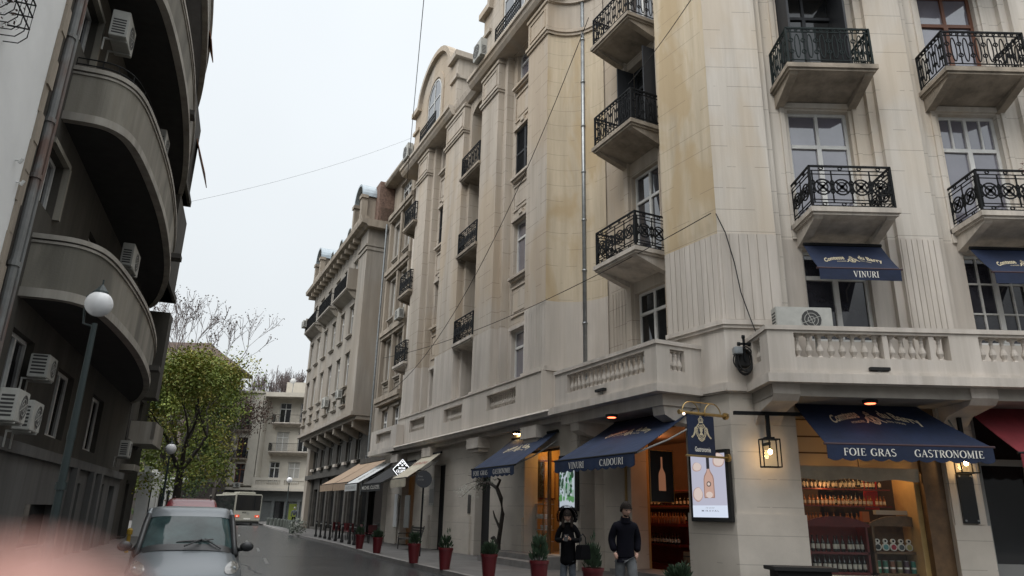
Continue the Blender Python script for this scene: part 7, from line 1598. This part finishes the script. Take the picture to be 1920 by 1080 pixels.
# corner shop (open door) goods
t = thing('counter', FA(16, -3, 0), 'red display counter inside the open shop door', 'counter'); q = MB(FA); q.box(17.3, 21.0, -3.3, -2.7, .05, .30); q.box(17.3, 21.0, -3.3, -3.2, .3, 1.36); q.box(17.3, 21.0, -3.3, -2.7, .80, .86); obj('body', q, 'redw', t); q = MB(FA); q.box(17.2, 21.1, -3.4, -2.6, 1.36, 1.44); obj('top', q, 'redw', t)
b_ = bottle('amber', .30, .04, False, 'spirit_bottle', 'amber bottles on the red counter'); place(b_, [FA(17.35+.13*(i % 28), -2.75-.2*(i//28), 1.44) for i in range(56)], 'amber spirit bottle among those crowding the red counter in the open doorway')
t = thing('shelf_unit', FA(16, -4.5, 0), 'red shelf with bottles on the back wall inside the open door', 'shelf')
for z in (.55, 1.5, 2.0, 2.5): q = MB(FA); q.box(17.5, 23.2, -5.1, -4.7, z-.04, z); obj('shelf', q, 'redw', t)
for zz in (1.5, 2.0): b_ = bottle('wine', .32, .04, True, 'wine_bottle', 'bottles on the %s shelf inside the open door' % ('lower' if zz < 1.8 else 'upper')); place(b_, [FA(18.2+.20*i, -4.85, zz) for i in range(24)], 'wine bottle on the %s back shelf inside the open door' % ('lower' if zz < 1.8 else 'upper'))
t = thing('wooden_crate', FA(14.9, -1.3, .26), 'upright wooden crate on the doorstep of the open shop', 'crate'); q = MB(FA); q.box(14.95, 15.3, -1.5, -1.2, .26, .78); obj('box', q, 'wooda', t); q = MB(FA); 
for z in (.36, .52, .68): q.box(14.94, 15.31, -1.2, -1.19, z-.01, z+.01)
obj('slat_gap', q, 'black', t)
b_ = bottle('wine', .30, .04, True, 'wine_bottle', 'bottles on the lower board of the red counter', lm='ink'); place(b_, [FA(17.5+.14*i, -2.85, .86) for i in range(24)], 'dark bottle with white label under the top of the red counter')
b_ = bottle('wine', .33, .04, True, 'wine_bottle', 'bottles standing on the crate'); place(b_, [FA(15.03, -1.35, .78), FA(15.18, -1.35, .78)], 'dark wine bottle with white label standing on the crate in the doorway')
t = thing('wall_poster', FA(14.62, -1.2, 2), 'red poster lettered LE on the wall inside the open shop door', 'poster'); q = MB(FT); 
q = MB(FP); q.box(1.0, 1.34, -.9, -.88, 1.95, 3.35); obj('sheet', q, 'redw', t); ps, X = font_polys('LE', .04); q = MB(); letters(q, ps, lambda x, y: FP(1.02+.26*x/X, -.876, 3.1+y*.16)); obj('lettering', q, 'ink', t)
q = MB(); random.seed(1)
for i in range(7): c = (1.17+random.uniform(-.08, .08), 2.1+i*.14); q.add([FP(c[0]+.07*cos(2*pi*k/8), -.876, c[1]+.06*sin(2*pi*k/8)) for k in range(8)], [tuple(range(8))])
obj('bottle_image', q, 'warm', t)
for i, (u, o) in enumerate(((15.0, -1.9), (15.9, -2.4), (16.8, -1.9))):
    p = FA(u, o, 4.08); t = thing('spot_lamp', p, ('reddish ceiling spot lamp in the open shop, nearest the blue hanging sign', 'reddish ceiling spot lamp in the open shop, middle one', 'reddish ceiling spot lamp in the open shop, farthest left')[i], 'lamp', 'ceiling spot lamps'); q = MB(); q.lathe([(.09, -.04), (.09, 0)], p, 12); obj('housing', q, 'brass', t); q = MB(); q.lathe([(.06, -.052), (.06, -.042)], p, 12); obj('lens', q, em('spot_lens', (1, .55, .35), 6), t)
# lit window of the farther shop
t = thing('glass_cabinet', FA(20.6, -.9, .45), 'glass cabinet with white china on shelves in the lit shop window', 'cabinet'); q = MB(FA)
for u in (21.2, 21.92): 
    for o in (-.42, -.78): q.box(u, u+.03, o, o+.03, .45, 2.1)
obj('frame', q, 'brass', t)
for z in (.8, 1.15, 1.5, 1.95): q = MB(FA); q.box(21.2, 21.95, -.78, -.40, z-.02, z); obj('shelf', q, 'wfr', t)
q = MB(); q.lathe([(.02, 0), (.08, .03), (.10, .12), (.06, .13)], (0, 0, 0), 10); c_ = tag(obj('china_bowl', q, 'ink'), 'white china bowl on the shelves of the lit glass cabinet', 'bowl', 'white bowls in the glass cabinet'); 
for i in range(15):
    a = c_ if i == 0 else c_.copy(); 
    if i: C.objects.link(a)
    a.location = FA(21.32+.22*(i % 3), -.5-.16*((i//3) % 2), (.8, 1.15, 1.5, 1.5, .8)[i//3])
t = thing('wall_picture', FA(22.2, -1.2, 2), 'tall black picture in a red frame on the ochre wall of the lit shop', 'picture'); q = MB(FA); q.box(22.20, 22.28, -1.38, -.44, 2.1, 3.42); obj('frame', q, 'redw', t); q = MB(FA); q.box(22.17, 22.2, -.90, -.50, 2.16, 3.36); obj('picture', q, 'black', t); q = MB(FA); q.box(22.17, 22.2, -1.33, -.94, 2.16, 3.36); obj('panel', q, 'warm', t)

t = thing('flower_pot', FB(13.2, 1.05, 10.1), 'white hanging pot with dry reddish plant on the right-hand balcony rail', 'flower pot'); q = MB(); p = FB(13.2, 1.05, 10.02); q.lathe([(.09, 0), (.13, .2), (.15, .2), (.15, .24)], p, 14); obj('pot', q, 'wfr', t)
q = MB(); random.seed(3)
for i in range(160): 
    a = p+Vector((random.uniform(-.42, .15), random.uniform(-.12, .12), .2+random.uniform(-.1, .14))); d = Vector((random.uniform(-.12, .05), random.uniform(-.05, .05), random.uniform(-.08, .08))); q.add([a, a+d*.5+Vector((0, 0, .012)), a+d, a+d*.5-Vector((0, 0, .012))], [(0, 1, 2, 3)])
obj('foliage', q, mat('dry_red_plant', (.09, .035, .025), .8), t)
for fr, u, o, z, lb_ in ((FB, 8.2, 1.46, 4.78, 'small black flood lamp on the terrace parapet above the FOIE GRAS awning'), (FA, 16.3, .51, 4.82, 'small black flood lamp on the terrace parapet above the VINURI awning')):
    t = thing('flood_lamp', fr(u, o, z), lb_, 'lamp'); q = MB(fr); q.box(u-.22, u+.22, o, o+.10, z+.02, z+.09); obj('housing', q, 'black', t); q = MB(fr); q.box(u-.05, u+.05, o, o+.05, z-.06, z+.02); obj('bracket', q, 'gfr', t)

for z, o_, k in ((1.98, -1.35, 0), (2.38, -1.35, 1)):
    t = tag(obj('wall_shelf', MB(FB).box(7.0, 9.5, o_-.12, o_+.12, z-.03, z), 'redw', at=FB(8.2, o_, z)), ('lower hanging glass-front shelf right behind the shelf units in the shop window', 'upper hanging shelf right behind the shelf units in the shop window')[k], 'shelf')
    b_ = bottle(('amber', 'wine')[k], (.24, .30)[k], .036, True, 'spirit_bottle', 'bottles on the %s hanging shelf' % ('lower', 'upper')[k]); random.seed(40+k); place(b_, [FB(7.08+.105*i+random.uniform(-.015, .015), o_+random.uniform(-.04, .04), z) for i in range(23) if random.random() > .12], '%s bottle on the %s hanging shelf in the shop window' % (('amber', 'dark')[k], ('lower', 'upper')[k]))
    L = bpy.data.lights.new('bottle_fill_light', 'POINT'); L.energy = 5; L.color = (1, .42, .16); L.shadow_soft_size = .04; o = bpy.data.objects.new('bottle_fill_light', L); C.objects.link(o); o.location = FB(7.8+1.0*k, -1.05, z+.42)  # added light with no fixture, brightens the bottle rows
t = tag(obj('red_banner', MB(FB).box(9.0, 9.35, -1.6, -1.58, 1.9, 2.75), mat('bright_red_panel', (.5, .02, .015), .6), at=FB(9.2, -1.6, 1.9)), 'bright red hanging panel inside the shop window among the bottles', 'banner'); t.name = 'wall_banner'
# ================================================================ the photographer's fingertip, close to the lens
def finger():
    def cp(x, y, d): return Vector((0, 0, H))+(_F*1331+_R*(x-960)+_U*(540-y))/1331*d
    t = thing('finger', cp(-10, 1375, .032), 'blurred pink fingertip over the lower left corner, very close to the lens', 'finger')
    tip = cp(-25, 1372, .032); back = (-_U*.80-_R*.45-_F*.10).normalized(); side = back.cross(_F).normalized(); nrm = side.cross(back).normalized()
    rows = []
    for s, r in ((-.0080, .0008), (-.0076, .0028), (-.0064, .0048), (-.0042, .0065), (-.001, .0077), (.004, .0083), (.012, .0086), (.020, .0085), (.026, .0088), (.034, .0092), (.045, .0092), (.058, .0098), (.070, .0102)):
        rows.append([tip+back*s+(side*cos(2*pi*k/28)*r+nrm*sin(2*pi*k/28)*r*.88) for k in range(29)])
    q = MB(); q.grid(rows); obj('skin', q, mat('pink_fingertip_skin', (.50, .25, .20), .5), t, smooth=True)
    q = MB(); q.grid([[tip+back*s+side*.0062*sin(a)*w+nrm*(-.0081*cos(a)*.93) for a in [(-1+k*.25)*.9 for k in range(9)]] for s, w in ((-.004, .7), (0, .95), (.006, 1), (.009, .85))]); obj('nail', q, mat('fingernail', (.66, .42, .36), .3), t, smooth=True)
finger()
# ================================================================ loose pieces become parts of their own
SPLIT = {'plinth', 'dark_door', 'bracket', 'window_surround', 'dark_window', 'shutter', 'balusters', 'sill_stones', 'cornice_brackets', 'dormer_pillars', 'balcony_panel', 'shop_window', 'ledge', 'attic_room', 'moulding', 'pier', 'roof', 'relief', 'stud', 'lettering_', 'side_window', 'shopfront_frame', 'roof_rail', 'bottle_image', 'water_spout'}
REN = {'balusters': 'baluster', 'sill_stones': 'sill_stone', 'cornice_brackets': 'cornice_bracket', 'dormer_pillars': 'dormer_pillar'}
def split_pieces(o):
    me = o.data; n = len(me.vertices); par = list(range(n))
    def fd(a):
        while par[a] != a: par[a] = par[par[a]]; a = par[a]
        return a
    for e_ in me.edges:
        a, b = fd(e_.vertices[0]), fd(e_.vertices[1])
        if a != b: par[a] = b
    isl = {}
    for v in range(n): isl.setdefault(fd(v), []).append(v)
    if len(isl) < 2: return
    bx_ = []
    for vs in isl.values():
        cs = [me.vertices[v].co for v in vs]; bx_.append([[min(c[i] for c in cs)-.03 for i in range(3)], [max(c[i] for c in cs)+.03 for i in range(3)], set(vs)])
    ch = True
    while ch:
        ch = False
        for i in range(len(bx_)):
            for j in range(i+1, len(bx_)):
                A_, B_ = bx_[i], bx_[j]
                if all(A_[0][k] <= B_[1][k] and B_[0][k] <= A_[1][k] for k in range(3)):
                    bx_[i] = [[min(A_[0][k], B_[0][k]) for k in range(3)], [max(A_[1][k], B_[1][k]) for k in range(3)], A_[2] | B_[2]]; bx_.pop(j); ch = True; break
            if ch: break
    if len(bx_) < 2: return
    base = o.name.split('.')[0]; base = REN.get(base, base); mt = me.materials[0]; first = True
    for g in bx_:
        idx = sorted(g[2]); mp_ = {v: i for i, v in enumerate(idx)}
        m2 = bpy.data.meshes.new(base); m2.from_pydata([tuple(me.vertices[v].co) for v in idx], [], [[mp_[v] for v in p.vertices] for p in me.polygons if p.vertices[0] in mp_]); m2.materials.append(mt)
        if first: o.data = m2; o.name = base; first = False
        else: c = o.copy(); c.data = m2; c.name = base; C.objects.link(c)
for o in list(bpy.data.objects):
    if o.type == 'MESH' and o.name.split('.')[0] in SPLIT and o.parent and not o.children: split_pieces(o)
